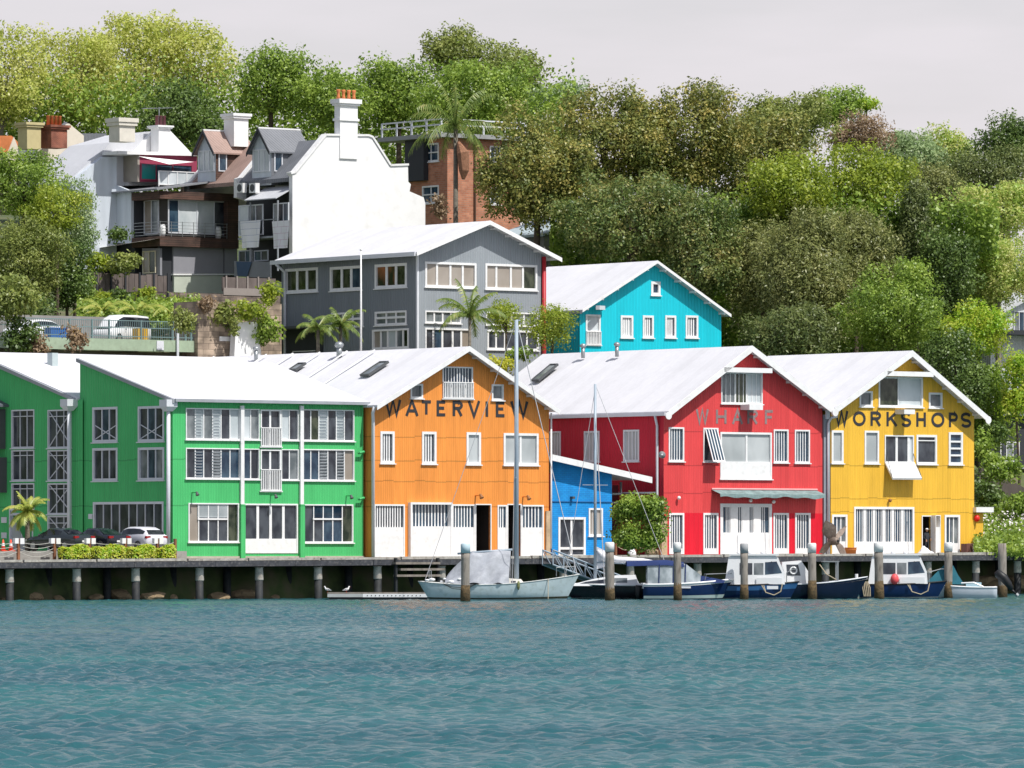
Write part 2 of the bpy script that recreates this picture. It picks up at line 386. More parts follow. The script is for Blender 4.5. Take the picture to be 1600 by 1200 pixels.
def arc(cx, cy, rx, ry, a0, a1, n=10):
    return [(cx+rx*math.cos(R(a0+(a1-a0)*i/n)), cy+ry*math.sin(R(a0+(a1-a0)*i/n))) for i in range(n+1)]
GLYPH = {
 'W': [[(0, 1), (.25, .03), (.5, .97), (.75, .03), (1, 1)]], 'A': [[(0, 0), (.5, .97), (1, 0)], [(.22, .32), (.78, .32)]],
 'T': [[(0, 1), (1, 1)], [(.5, 1), (.5, 0)]], 'E': [[(1, 1), (0, 1), (0, 0), (1, 0)], [(0, .52), (.85, .52)]],
 'R': [[(0, -.08), (0, 1), (.6, 1)]+arc(.6, .76, .4, .24, 90, -90, 8)+[(0, .52)], [(.5, .5), (1, -.08)]],
 'V': [[(0, 1), (.5, .03), (1, 1)]], 'I': [[(.5, -.1), (.5, 1.1)]], 'H': [[(0, -.1), (0, 1.1)], [(1, -.1), (1, 1.1)], [(0, .5), (1, .5)]],
 'F': [[(1, 1), (0, 1), (0, -.1)], [(0, .5), (.85, .5)]], 'O': [arc(.5, .5, .5, .5, 0, 360, 20)],
 'K': [[(0, -.1), (0, 1.1)], [(1, 1.08), (.08, .42)], [(.35, .62), (1, -.08)]],
 'S': [arc(.5, .75, .5, .27, 20, 270, 10)+arc(.5, .23, .5, .25, 90, -160, 10)[1:]],
 'P': [[(0, -.1), (0, 1), (.6, 1)]+arc(.6, .74, .4, .26, 90, -90, 8)+[(0, .48)]],
}
def eaves(b, Wd, apex, Lp, Rp, of, os_, th=.14):
    am, zt = b.front(apex[0], apex[1], -of); zr = zt-th
    zl = b.front(Lp[0], Lp[1], -of)[1]-th; zq = b.front(Rp[0], Rp[1], -of)[1]-th
    k1 = (zr-zl)/(am+os_); k2 = (zr-zq)/(Wd+os_-am); b.zeR = zr-k2*(Wd-am)
    return am, zr, zr-k1*am
def gable(b, Wd, ze, zr, D, of=.7, os_=.35, th=.14, am=None, roof=None, wallm=None, barge=.32, bm=None, y0=0., swall=True, bh=None):
    """gable roof + walls for a building with facade width Wd, eave ze, ridge zr, depth D"""
    am = am if am is not None else Wd/2; roof = roof or roofw; bm = bm or white
    zeR = getattr(b, 'zeR', ze); s1 = (zr-ze)/am; s2 = (zr-zeR)/(Wd-am)
    L_ = (-os_, ze-os_*s1); Rr = (Wd+os_, zeR-os_*s2); A = (am, zr)
    prof1 = [L_, A, (A[0], A[1]+th), (L_[0], L_[1]+th)]; prof2 = [A, Rr, (Rr[0], Rr[1]+th), (A[0], A[1]+th)]
    mpf = lambda a, z, d: (a, y0+d, z)
    m = MB().prism(prof1, mpf, -of, D); m.prism(prof2, mpf, -of, D); rf = m.build('roof', roof, b.root)
    bh = bh or barge
    m = MB()
    for p, q in ((L_, A), (Rr, A)):
        poly = [(p[0], p[1]+th+.02), (q[0], q[1]+th+.02), (q[0], q[1]+th+.02-bh), (p[0], p[1]+th+.02-bh)]
        m.prism(poly, mpf, -of-.06-(.004 if p is Rr else 0), -of-.002)
    # purlin ends under the overhang
    m.build('barge_board', bm, b.root)
    for p, q, n in ((L_, A, 5), (Rr, A, 5)):
        for i in range(n):
            t = (i+.4)/n; x = p[0]+(q[0]-p[0])*t; z = p[1]+(q[1]-p[1])*t
            MB().box(x-.06, x+.06, y0-of, y0, z-.17, z-.01).build('purlin', bm, b.root)
    if wallm:
        b.wall(('f', y0), [(0, 0), (Wd, 0), (Wd, zeR), (am, zr), (0, ze)], wallm)
        m = MB()
        if swall: m.add([(0, y0, 0), (0, D, 0), (0, D, ze), (0, y0, ze)], [(0, 1, 2, 3)])
        m.add([(Wd, y0, 0), (Wd, D, 0), (Wd, D, zeR), (Wd, y0, zeR)], [(0, 1, 2, 3)])
        m.add([(0, D, 0), (Wd, D, 0), (Wd, D, zeR), (am, D, zr), (0, D, ze)], [(0, 1, 2, 3, 4)])
        m.build('rear_wall', wallm, b.root, fix=False)
    return rf
# ================================================================ SETTING
def grid_mesh(name, xs, ys, zf, m):
    X, Y = np.meshgrid(xs, ys); Z = zf(X, Y); nx, ny = len(xs), len(ys)
    co = np.stack([X, Y, Z], -1).reshape(-1, 3).astype(np.float32)
    i = np.arange(nx*ny).reshape(ny, nx); q = np.stack([i[:-1, :-1], i[:-1, 1:], i[1:, 1:], i[1:, :-1]], -1).reshape(-1, 4)
    me = bpy.data.meshes.new(name); me.vertices.add(len(co)); me.vertices.foreach_set('co', co.ravel())
    me.loops.add(q.size); me.loops.foreach_set('vertex_index', q.ravel().astype(np.int32))
    me.polygons.add(len(q)); me.polygons.foreach_set('loop_start', np.arange(0, q.size, 4, dtype=np.int32)); me.polygons.foreach_set('loop_total', np.full(len(q), 4, np.int32))
    me.polygons.foreach_set('use_smooth', np.ones(len(q), bool)); me.update(calc_edges=True); me.materials.append(m)
    o = bpy.data.objects.new(name, me); COL.objects.link(o); o['kind'] = 'structure'; return o
# --- water
def watermat():
    m, nt, b = newmat('harbour_water'); L = nt.links
    tc = N(nt, 'ShaderNodeTexCoord')
    n0 = N(nt, 'ShaderNodeTexNoise'); n0.inputs['Scale'].default_value = .05; n0.inputs['Detail'].default_value = 4; L.new(tc.outputs['Object'], n0.inputs[0])
    cr = N(nt, 'ShaderNodeValToRGB'); cr.color_ramp.elements[0].position = .35; cr.color_ramp.elements[1].position = .65
    cr.color_ramp.elements[0].color = (.020, .088, .106, 1); cr.color_ramp.elements[1].color = (.030, .122, .130, 1)
    L.new(n0.outputs[0], cr.inputs[0]); L.new(cr.outputs[0], b.inputs['Base Color'])
    b.inputs['Roughness'].default_value = .16; b.inputs['Specular Tint'].default_value = (.60, .82, .95, 1); b.inputs['IOR'].default_value = 1.33; b.inputs['Specular IOR Level'].default_value = .5
    mp = N(nt, 'ShaderNodeMapping'); mp.inputs['Scale'].default_value = (.9, 1.1, 1); L.new(tc.outputs['Object'], mp.inputs[0])
    n1 = N(nt, 'ShaderNodeTexNoise'); n1.inputs['Scale'].default_value = 2.6; n1.inputs['Detail'].default_value = 6; n1.inputs['Roughness'].default_value = .6; L.new(mp.outputs[0], n1.inputs[0])
    bp = N(nt, 'ShaderNodeBump'); bp.inputs['Strength'].default_value = .8; bp.inputs['Distance'].default_value = .12; L.new(n1.outputs[0], bp.inputs['Height']); L.new(bp.outputs[0], b.inputs['Normal'])
    n3 = N(nt, 'ShaderNodeTexNoise'); n3.inputs['Scale'].default_value = .035; n3.inputs['Detail'].default_value = 3; L.new(tc.outputs['Object'], n3.inputs[0])
    mr = N(nt, 'ShaderNodeMapRange'); mr.inputs[1].default_value = .38; mr.inputs[2].default_value = .62; mr.inputs[3].default_value = .35; mr.inputs[4].default_value = 1.0; L.new(n3.outputs[0], mr.inputs[0]); L.new(mr.outputs[0], bp.inputs['Strength'])
    return m
rng = np.random.default_rng(5)
NW = 90
lam = np.exp(rng.uniform(np.log(.36), np.log(1.7), NW)); th_ = rng.normal(-1.3, 1.15, NW); ph_ = rng.uniform(0, 2*np.pi, NW)
kk = 2*np.pi/lam; amp = .0125*lam**.72*rng.uniform(.5, 1.3, NW)
def wave(X, Y):
    Z = np.zeros_like(X, dtype=np.float64)
    for k, t, p, a in zip(kk, th_, ph_, amp):
        q = k*(X*np.cos(t)+Y*np.sin(t))+p; Z += a*(np.sin(q)+.22*np.cos(2*q))
    gust = .75+.25*np.sin(X*.045+1.3*np.sin(Y*.021))*np.sin(Y*.033+X*.012)
    fade = (1-np.clip((np.hypot(X, Y-250)-200)/120, 0, 1))*(1-.55*np.clip((Y-330)/60, 0, 1))
    return Z*gust*fade*.72
xs = np.concatenate([-36-np.geomspace(1, 5000, 24)[::-1], np.arange(-36, -15, .22), np.arange(-15, 15, .125), np.arange(15, 36.01, .22), 36+np.geomspace(1, 5000, 24)])
ys = np.concatenate([80-np.geomspace(1, 3000, 18)[::-1], np.arange(80, 92, .3), np.arange(92, 150, .1), np.arange(150, 230, .14), np.arange(230, 300, .2), np.arange(300, 415, .3), 415+np.geomspace(1, 60, 5)])
grid_mesh('water', xs, ys, wave, watermat())
# --- ground
def groundmat():
    m, nt, b = newmat('hillside_ground'); L = nt.links
    tc = N(nt, 'ShaderNodeTexCoord'); n = N(nt, 'ShaderNodeTexNoise'); n.inputs['Scale'].default_value = .6; n.inputs['Detail'].default_value = 8; L.new(tc.outputs['Object'], n.inputs[0])
    cr = N(nt, 'ShaderNodeValToRGB'); e = cr.color_ramp.elements; e[0].position = .35; e[1].position = .65; e.new(.5)
    e[0].color = (.03, .045, .015, 1); e[1].color = (.07, .10, .03, 1); e[2].color = (.12, .11, .06, 1)
    L.new(n.outputs[0], cr.inputs[0]); L.new(cr.outputs[0], b.inputs['Base Color']); b.inputs['Roughness'].default_value = .95
    return m
def zz(X, Y): return ground_z(X, Y)
xs = np.concatenate([-110-np.geomspace(2, 4000, 16)[::-1], np.arange(-110, 130, 1.6), 130+np.geomspace(2, 4000, 16)])
ys = np.concatenate([np.arange(340, 640, 1.6), 640+np.geomspace(3, 6000, 20)])
grid_mesh('ground', xs, ys, zz, groundmat())
# paved yard on the wharf, in front of the left buildings (structure)
pave = mat('yard_concrete', (.30, .29, .27), .9, var=.2, dirt=(.12, .11, .10), dirt_amt=.5)
m = MB(); q = [W(-45, -2.2, DECK+.45), W(u_at(275)-.7, -2.2, DECK+.45), W(u_at(275)-.7, 26, DECK+.45), W(-45, 26, DECK+.45)]
m.add(q+[p-Vector((0, 0, .6)) for p in q], [(0, 1, 2, 3), (0, 4, 5, 1), (1, 5, 6, 2), (2, 6, 7, 3), (3, 7, 4, 0)])
o = m.build('yard_pavement', pave); o['kind'] = 'structure'

# --- wharf: deck, edge beams, piles ; seawall behind
WV = -4.2                                    # outer edge of the deck
wf = thing('timber_wharf', 'long weathered timber wharf on round piles along the waterfront', 'wharf', W(0, WV, 0), AL)
wf.rotation_euler = (0, -.0045, AL)
UL, UR = -52, 75
deckm = mat('deck_timber', (.36, .33, .29), .9, var=.3, scale=1.5, bump=.4, vstretch=1, dirt=(.14, .12, .10), dirt_amt=.6)
m = MB()
u = UL
while u < UR:                                # planks run across the deck
    m.box(u, u+.286, .0, 4.2-.02, DECK-.16+random.uniform(-.006, .006), DECK-.08+random.uniform(-.008, .008)); u += .29
m.build('deck', deckm, wf)
m = MB(); u = UL
while u < UR:                                # kerb baulks with small gaps
    l = random.uniform(4.5, 7.5); l = min(l, UR-u); m.box(u, u+l-.14, -.12, .16, DECK-.09, DECK+.08+random.uniform(-.03, .02)); u += l
m.build('kerb_beam', mat('silvered_beam', (.42, .40, .36), .9, var=.3, scale=2, bump=.5, dirt=(.15, .12, .10), dirt_amt=.7), wf)
m = MB(); u = UL
while u < UR:
    l = 6.2; m.box(u, u+l-.03, -.16+random.uniform(0, .03), .10, DECK-.46, DECK-.12); u += l
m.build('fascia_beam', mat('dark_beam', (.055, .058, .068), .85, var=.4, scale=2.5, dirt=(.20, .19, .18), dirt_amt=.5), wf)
m = MB()
for v in (1.3, 2.6): m.box(UL, UR, v, v+.3, DECK-.46, DECK-.12)
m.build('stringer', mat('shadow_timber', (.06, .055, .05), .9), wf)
pile_dark = mat('tarred_pile', (.022, .026, .030), .7, var=.5, scale=2, dirt=(.07, .06, .045), dirt_amt=.3)
pile_top = mat('concrete_collar', (.56, .52, .46), .9, var=.3, scale=3, dirt=(.25, .14, .09), dirt_amt=.6)
proto = None
def wharf_pile(u, v, collar):
    p = MB().tube([(u, v, -2), (u+random.uniform(-.03, .03), v, DECK-.5-(.85 if collar else 0))], .25, 12).build('pile', pile_dark, wf, True)
    if collar:
        MB().tube([(u, v, DECK-1.36), (u, v, DECK-1.30), (u, v, DECK-.60), (u, v, DECK-.52)], [.255, .28, .25, .31], 12).build('collar', pile_top, p, True)
    return p
for px in (-40, 15, 120, 212, 312, 405, 497, 590, 690, 790, 880, 985, 1090, 1185, 1290, 1395, 1450, 1525, 1590, 1650):
    wharf_pile(u_at(px, WV+.45), .45, True)
for px in (-10, 75, 168, 270, 355, 450, 545, 640, 735, 845, 930, 1030, 1140, 1240, 1340, 1420, 1490, 1560, 1625):
    wharf_pile(u_at(px, WV+2.3), 2.3, False)
sw = thing('seawall', 'dark stained seawall in shadow underneath the wharf deck', 'wall', W(0, -.4, 0), AL)
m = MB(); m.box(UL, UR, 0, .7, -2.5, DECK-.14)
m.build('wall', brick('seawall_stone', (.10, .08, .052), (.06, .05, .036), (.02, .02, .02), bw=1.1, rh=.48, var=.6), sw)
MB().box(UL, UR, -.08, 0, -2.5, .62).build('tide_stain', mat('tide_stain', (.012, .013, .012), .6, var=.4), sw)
# rocks at the waterline
rock_m = mat('rock', (.30, .22, .13), .9, var=.5, scale=2.2, bump=.8, dirt=(.07, .06, .04), dirt_amt=.6)
def rock(x, y, z, r, k):
    bm = bmesh.new(); bmesh.ops.create_icosphere(bm, subdivisions=2, radius=1)
    rr = random.Random(k)
    ax = [Vector((rr.uniform(-1, 1), rr.uniform(-1, 1), rr.uniform(-1, 1))).normalized() for _ in range(9)]; hh = [rr.uniform(.55, .9) for _ in range(9)]
    for v in bm.verts:
        for a, h in zip(ax, hh):
            d = v.co.dot(a)
            if d > h: v.co -= a*(d-h)
        v.co.x *= r*1.5; v.co.y *= r; v.co.z *= r*.62
    me = bpy.data.meshes.new('rock'); bm.to_mesh(me); bm.free(); me.materials.append(rock_m)
    o = bpy.data.objects.new('rock', me); COL.objects.link(o); o.location = (x, y, z); o.rotation_euler = (0, 0, rr.uniform(0, 6)); return o
k = 0
for px, r in [(-12, .5), (8, .3), (48, .75), (92, .4), (150, .5), (187, .9), (240, .85), (262, .5), (300, .4), (340, .6), (376, .9), (430, .4), (470, .5), (1500, .5), (1540, 1.1), (1556, .8), (1572, .7), (1590, 1.2), (1608, .9)]:
    k += 1; v = WV+2.6+random.uniform(-1, .7); p = W(u_at(px, v), v, .05+.12*r+(.45 if px > 1520 else 0))
    tag(rock(p.x, p.y, p.z, r, k), 'rough sandstone rock at the waterline under the wharf edge', 'rock', 'rocks at the foot of the seawall')

# ================================================================ WATERFRONT BUILDINGS
# colours
greenL = corr('green_iron', (.080, .50, .165), period=.2, axis='XY', laps=(3.35, 6.3), stain=.30, tone=.06)
orangeI = corr('orange_iron', (.86, .31, .065), period=.155, axis='XY', laps=(3.35, 5.0, 6.35, 7.9), stain=.46, tone=.12)
redI = corr('red_iron', (.74, .072, .075), period=.155, axis='XY', laps=(4.2, 6.1, 8.4), low=(.72, .015, .035), lowz=2.85, stain=.42, tone=.12)
redS = corr('red_iron_shade_tone', (.52, .02, .045), period=.18, axis='Y', stain=.2, tone=.08)  # darker copy of the red iron, side wall's shade put into its colour
yellowI = corr('yellow_iron', (.86, .50, .055), period=.155, axis='XY', laps=(2.95, 3.9, 6.2), stain=.38, tone=.10)
cyanI = corr('turquoise_iron', (.012, .54, .66), period=.3, axis='XY', laps=(), stain=.2, tone=.10)
greyI = corr('grey_weatherboard', (.30, .33, .36), period=.22, axis='XY', laps=(), stain=.16, tone=.07)
blueI = brick('blue_painted_brick', (.005, .26, .68), (.008, .30, .72), (.004, .20, .56), bw=.36, rh=.13, var=.2)
plinth = mat('cream_concrete_plinth', (.50, .45, .38), .9, var=.2, dirt=(.25, .2, .16), dirt_amt=.5)

# ---- green warehouse with the lit long facade
p = W(u_at(270), 0, DECK)
b = Bld('green_warehouse', 'bright green warehouse with louvred window rows, between the parked cars and the orange building', 'warehouse', p)
f0 = ('f', 0.); s0 = ('s', 0.)
Wd = b.front(568, 750)[0]; ze = b.front(272, 622)[1]-.12
yh, zh = b.side(125, 563); ysl = 9.7
zh = b.side(125, 563, 0)[1]
pan6 = (.17, .34, .5, .67, .84)
b.win(f0, (290, 638, 375, 687), mul=(.17, .33, .5, .66, .83), gl=[g_grey, g_pale, g_grey, g_pale, g_dark, g_pale], mw=.07, fw=.07)
b.win(f0, (379, 639, 405, 687), mul=(.5,), gl=[g_pale, g_grey], fw=.06)
b.win(f0, (439, 640, 466, 688), mul=(.5,), gl=[g_pale, g_dark], fw=.06)
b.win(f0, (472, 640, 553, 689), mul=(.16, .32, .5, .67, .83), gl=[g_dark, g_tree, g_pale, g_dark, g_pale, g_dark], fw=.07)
b.win(f0, (290, 700, 375, 748), mul=(.17, .33, .5, .66, .83), gl=[g_dark, g_blue, g_dark, g_grey, g_blue, g_blue], fw=.07)
b.win(f0, (379, 701, 405, 749), mul=(.5,), gl=[g_blue, g_dark], fw=.06)
b.win(f0, (439, 702, 466, 750), mul=(.5,), gl=[g_dark, g_grey], fw=.06)
b.win(f0, (472, 702, 553, 751), mul=(.16, .32, .5, .67, .83), gl=[g_blue, g_blue, g_grey, g_dark, g_grey, g_tan], fw=.07)
b.win(f0, (406.5, 640, 438.5, 698), mul=(.5,), name='balcony_door', rail=.52, sill=True, mw=.14, fw=.10)
b.win(f0, (406.5, 702, 438.5, 767), mul=(.5,), name='balcony_door', rail=.52, sill=True, mw=.14, fw=.10)
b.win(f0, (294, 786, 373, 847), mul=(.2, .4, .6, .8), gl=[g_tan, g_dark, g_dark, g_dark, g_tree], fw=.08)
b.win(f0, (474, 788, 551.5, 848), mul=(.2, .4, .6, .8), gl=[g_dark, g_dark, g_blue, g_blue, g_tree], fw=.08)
b.win(f0, (381, 787, 465, 864.5), mul=(.25, .5, .75), name='door', solid=.28, mw=.20, fw=.10, sill=False)
b.wall(f0, [(0, 0), (Wd, 0), (Wd, ze), (0, ze)], greenL)
# transoms in the ground windows (upper lights), louvre blades above
for x0, x1, t in ((309, 356, g_pale), (489, 535, g_blue)):
    m = MB(); a0, a1, z0, z1 = b.rect(f0, (x0, 786, x1, 811)); mp = b.mp(f0); m.box(a0, a1, -.06, .03, z0-.05, z0+.05, mp); tr = m.build('transom', white, b.root)
    m = MB(); n = 7
    for i in range(n):
        z = z0+.1+(z1-z0-.2)*i/n; m.add([mp(a0, -.06, z), mp(a1, -.06, z), mp(a1, -.02, z+(z1-z0)/n*.9), mp(a0, -.02, z+(z1-z0)/n*.9)], [(0, 1, 2, 3)])
    m.build('louvre', t if t is g_blue else g_pale, tr)
for x0, x1, y0, y1 in ((304, 316, 640, 684), (332, 344, 640, 684), (304, 316, 703, 745), (331, 346, 703, 745), (500, 511, 642, 686), (527, 538, 642, 686), (500, 511, 705, 748), (527, 538, 705, 748)):
    a0, a1, z0, z1 = b.rect(f0, (x0, y0, x1, y1)); mp = b.mp(f0); m = MB(); n = 9
    for i in range(n):
        z = z0+(z1-z0)*i/n; dz = (z1-z0)/n; m.add([mp(a0, -.05, z+.02), mp(a1, -.05, z+.02), mp(a1, .02, z+dz*.35), mp(a0, .02, z+dz*.35)], [(0, 1, 2, 3)])
        m.box(a0, a1, .015, .035, z+dz*.30, z+dz*.38, mp)
    m.build('louvre', g_pale if y0 < 700 else white2, b.root)
# dark side wall with mono-pitch top
for r, g in (((145, 636, 184, 691), [g_dark, g_blue, g_dark]), ((216, 634.5, 257, 690), [g_dark, g_blue, g_dark]), ((145, 700, 184, 751.5), [g_dark, g_dark, g_dark]), ((216, 699, 257, 750.5), [g_grey, g_blue, g_grey])):
    wdw = b.win(s0, r, mul=(.33, .66), gl=g, fm=white2, fw=.16, mw=.09)
    if r[1] < 640:
        a0, a1, z0, z1 = b.rect(s0, r); mp = b.mp(s0); MB().bar(mp(a0+.2, -.05, z0+.2), mp(a1-.2, -.05, z0+1.1), .05).bar(mp(a1-.2, -.05, z0+.2), mp(a0+.2, -.05, z0+1.1), .05).build('cross_brace', white2, wdw)
b.win(s0, (146, 784, 256, 850), mul=(.12, .24, .36, .5, .62, .74, .87), fm=white2, fw=.16, mw=.06, sill=False, zfix=0.02, gl=g_dark)
yb = b.side(125, 700)[0]
b.wall(s0, [(0, 0), (yb, 0), (yb, zh), (0, ze)], greenL, name='side_wall')
MB().add([(Wd, 0, 0), (Wd, yb, 0), (Wd, yb, zh), (Wd, 0, ze)], [(0, 1, 2, 3)]).add([(0, yb, 0), (Wd, yb, 0), (Wd, yb, zh), (0, yb, zh)], [(0, 1, 2, 3)]).build('rear_wall', greenL, b.root, fix=False)
mpS = lambda y, z, d: (d, y, z)
MB().prism([(-.35, ze-.1), (yb+.1, zh+.02), (yb+.1, zh+.16), (-.35, ze+.06)], mpS, -.1, Wd+.25).build('roof', roofw, b.root)
sl = (zh-ze)/yb
MB().prism([(-.36, ze-.20), (yb+.12, zh-.10), (yb+.12, zh+.14), (-.36, ze+.04)], mpS, -.24, -.102).build('verge_board', grey_trim, b.root)
MB().box(-.1, Wd+.2, -.48, -.36, ze-.12, ze+.08).build('gutter', grey_trim, b.root)
MB().box(.3, Wd, -.10, -.002, -.02, .12).build('plinth', plinth, b.root)
mp = b.mp(f0)
for x in (376.5, 469.5):
    a0 = b.front(x-2.6, 700)[0]; a1 = b.front(x+2.6, 700)[0]; zt = b.front(x, 634)[1]; zb = b.front(x, 788)[1]
    MB().box(a0, a1, .052, .2, zb, zt, mp).build('white_post', white, b.root)
    MB().box(a0-.03, a1+.06, .004, .24, 0, zb-.005, mp).build('pier', greenL, b.root)
# rainwater heads + downpipes
def raindown(b, y, x, ztop, zbot, m=white2, r=.13):
    h = MB(); 
    for z0, z1, w0, w1 in ((ztop-.45, ztop, .42, .42), (ztop-.75, ztop-.45, .20, .42)):
        h.add([(x+sx*w, y+sy*w, z) for z, w in ((z0, w0), (z1, w1)) for sx, sy in ((-1, -1), (1, -1), (1, 1), (-1, 1))], [(3, 2, 1, 0), (4, 5, 6, 7), (0, 1, 5, 4), (1, 2, 6, 5), (2, 3, 7, 6), (3, 0, 4, 7)])
    hh = h.build('rainwater_head', m, b.root); MB().tube([(x, y, zbot), (x, y, ztop-.7)], r, 8).build('downpipe', m, hh, True)
raindown(b, .12, -.26, ze+.02, 0)
for px, py in ((300, 771), (423, 775), (541, 776)):
    a, z = b.front(px, py); lamp = MB().box(a-.04, a+.04, -.5, 0, z+.02, z+.08).build('wall_lamp', greenL, b.root); MB().tube([(a, -.5, z+.1), (a, -.62, z-.12)], [.06, .13], 8).build('lamp_shade', dgrey, lamp)
for py in (706, 778):
    a, z = b.front(566, py); MB().tube([(a-.5, -.25, z-.1), (a-.1, -.3, z), (a+.05, -.1, z-.05)], .09, 6).build('vent_pipe', greenL, b.root, True)
GB = b
# ---- left green bay (sawtooth behind)
b2 = Bld('green_warehouse', 'shaded green warehouse bay with tall braced stair windows at the left edge behind the palm', 'warehouse', W(u_at(270), yb, DECK)+Vector((-.12*CA, -.12*SA, 0)))
ya, za = b2.side(0, 565); ze2 = b2.side(115, 622)[1]-.1
Ya = 9.9*1.0
zh2 = b2.side(-20, 548)[1]; zh2 = zh
for cx0, cx1 in ((18.5, 54), (75, 112)):
    for y0, y1 in ((640, 700), (703, 751), (755, 803.5), (806, 852)):
        if cx0 < 30 and y0 > 760: continue
        wdw = b2.win(s0, (cx0, y0, cx1, y1), mul=(.33, .66), hor=(.85,), gl=g_dark, fm=white2, fw=.09, mw=.05, sill=y0 < 800, zfix=(0.02 if y0 > 800 else None))
        a0, a1, z0, z1 = b2.rect(s0, (cx0, y0, cx1, y1)); mp = b2.mp(s0)
        if cx0 > 60: MB().bar(mp(a0+.1, -.05, z0+.1), mp(a1-.1, -.05, z1-.1), .05).bar(mp(a1-.1, -.045, z0+.1), mp(a0+.1, -.045, z1-.1), .05).build('cross_brace', white2, wdw)
b2.win(s0, (15, 795, 52, 852), mul=(.5,), gl=g_blind, fm=white2, fw=.1, zfix=.02, name='door', sill=False)
bw = b2.side(-40, 700)[0]
b2.wall(s0, [(-.5, 0), (0, 0), (bw, 0), (bw, ze2+sl*9.7 if bw < 9.7 else ze2+sl*bw), (0, ze2), (-.5, ze2)], greenL, name='side_wall')
Wd2 = 26
MB().prism([(-.02, ze2-.06), (bw, ze2+sl*bw+.02), (bw, ze2+sl*bw+.16), (-.02, ze2+.08)], mpS, -.1, Wd2).build('roof', roofw, b2.root)
MB().prism([(0.12, ze2-.15), (bw, ze2+sl*bw-.15), (bw, ze2+sl*bw+.13), (0.12, ze2+.05)], mpS, -.25, -.102).build('verge_board', grey_trim, b2.root)
raindown(b2, .5, -.40, ze2+.02, 0)
# protruding bay windows + little roof at the far left
bb = b2.mp(s0)
for r in ((-30, 640, 9, 702), (-30, 715, 11, 770)):
    a0, a1, z0, z1 = b2.rect(s0, r); bx = MB().box(a0, a1, .01, .7, z0, z1, bb).build('bay_window', dgrey, b2.root)
    m = MB(); m.box(a0-.03, a0+.12, .7, .76, z0+.1, z1-.1, bb); m.box(a1-.12, a1, .7, .76, z0+.1, z1-.1, bb); m.box(a0+.12, a1-.12, .7, .755, z0+.1, z0+.22, bb); m.box(a0+.12, a1-.12, .7, .755, z1-.22, z1-.1, bb)
    fr = m.build('frame', white2, bx); MB().add([bb(a0+.1, .72, z0+.2), bb(a1-.1, .72, z0+.2), bb(a1-.1, .72, z1-.2), bb(a0+.1, .72, z1-.2)], [(0, 1, 2, 3)]).build('pane', g_grey, fr)
a0, z0 = b2.side(14, 636); a1, z1 = b2.side(-30, 612)
MB().prism([(a0, z0), (a1, z1), (a1, z1+.15), (a0, z0+.15)], lambda a, z, d: (d, a, z), -1.2, -.005).build('porch_roof', mat('slate', (.10, .11, .13), .6, var=.3), b2.root)
for y0 in (808, 832):
    a0, a1, z0, z1 = b2.rect(s0, (3, y0, 11, y0+9)); MB().box(a0, a1, .01, .06, z0, z1, bb).build('sign_plate', white2, b2.root)
a0, a1, z0, z1 = GB.rect(s0, (139, 803, 145, 811)); MB().box(a0, a1, .01, .06, z0, z1, GB.mp(s0)).build('sign_plate', white2, GB.root)
tag(MB().tube([b2.root.location+Vector((0, 0, 11.9))+Vector((CA*4-SA*9, SA*4+CA*9, 0))]*1+[b2.root.location+Vector((CA*4-SA*9, SA*4+CA*9, 13.6))], .36, 4).build('roof_flue', mat('flue_metal', (.45, .52, .53), .5), None), None, None)
fl = bpy.data.objects['roof_flue']; fl.parent = b2.root; fl.matrix_parent_inverse = (Matrix.Translation(b2.root.location) @ Matrix.Rotation(AL, 4, 'Z')).inverted()

# ---- orange building
OV = -.7
p = W(u_at(582, OV), OV, DECK)
b = Bld('orange_warehouse', 'orange corrugated iron warehouse lettered WATERVIEW, with a white gable roof', 'warehouse', p)
Wd = b.front(858, 750)[0]; ze = b.front(858, 645)[1]+.15; am, zr, ze = eaves(b, Wd, (725, 541), (580, 633), (863, 640), .8, .25)
D = b.side(242, 554, am)[0]; print('orange D', D, 'W', Wd, 'ze', ze, 'zr', zr)
W_ = b.win
for r, g, nb in (((594, 674, 616, 724), g_dark, 3), ((659, 674.5, 681.5, 725), g_dark, 3), ((728.5, 675.5, 751, 726), g_blind, 0)): W_(f0, r, bars=nb, gl=g, fw=.17, bw=.10)
W_(f0, (786.5, 677, 841, 727), mul=(.5,), gl=g_blind, fw=.16, mw=.16)
W_(f0, (691, 573, 738.5, 623), mul=(.5,), bars=9, bw=.06, rail=.52, name='balcony_door', fw=.09, gl=g_blue)
W_(f0, (641, 599.5, 660.5, 622.5), gl=g_grey, fw=.12); W_(f0, (768, 600.5, 786.5, 625.5), gl=g_grey, fw=.12)
W_(f0, (584.5, 788, 632, 864), solid=.57, bars=10, bw=.09, name='door', sill=False, zfix=.05, gl=g_dark)
W_(f0, (637.5, 785, 703, 865), solid=.57, bars=11, bw=.09, name='door', sill=False, zfix=.03, fo=.3, fw=.14, gl=g_blue)
W_(f0, (706, 788, 742, 864), solid=.57, bars=6, bw=.09, name='door', sill=False, zfix=.05, gl=g_blue)
b.opening(f0, (743.5, 789, 766, 862), zfix=.05)
W_(f0, (777, 789, 792, 864), solid=.57, bars=2, bw=.09, name='door', sill=False, zfix=.05, gl=g_blue)
b.opening(f0, (793.5, 789, 813, 862), zfix=.05)
W_(f0, (814.5, 789, 849, 864), solid=.57, bars=5, bw=.09, name='door', sill=False, zfix=.05, gl=g_blue)
gable(b, Wd, ze, zr, D, of=.8, os_=.25, wallm=orangeI, barge=.34)
yl = (625, 649); 
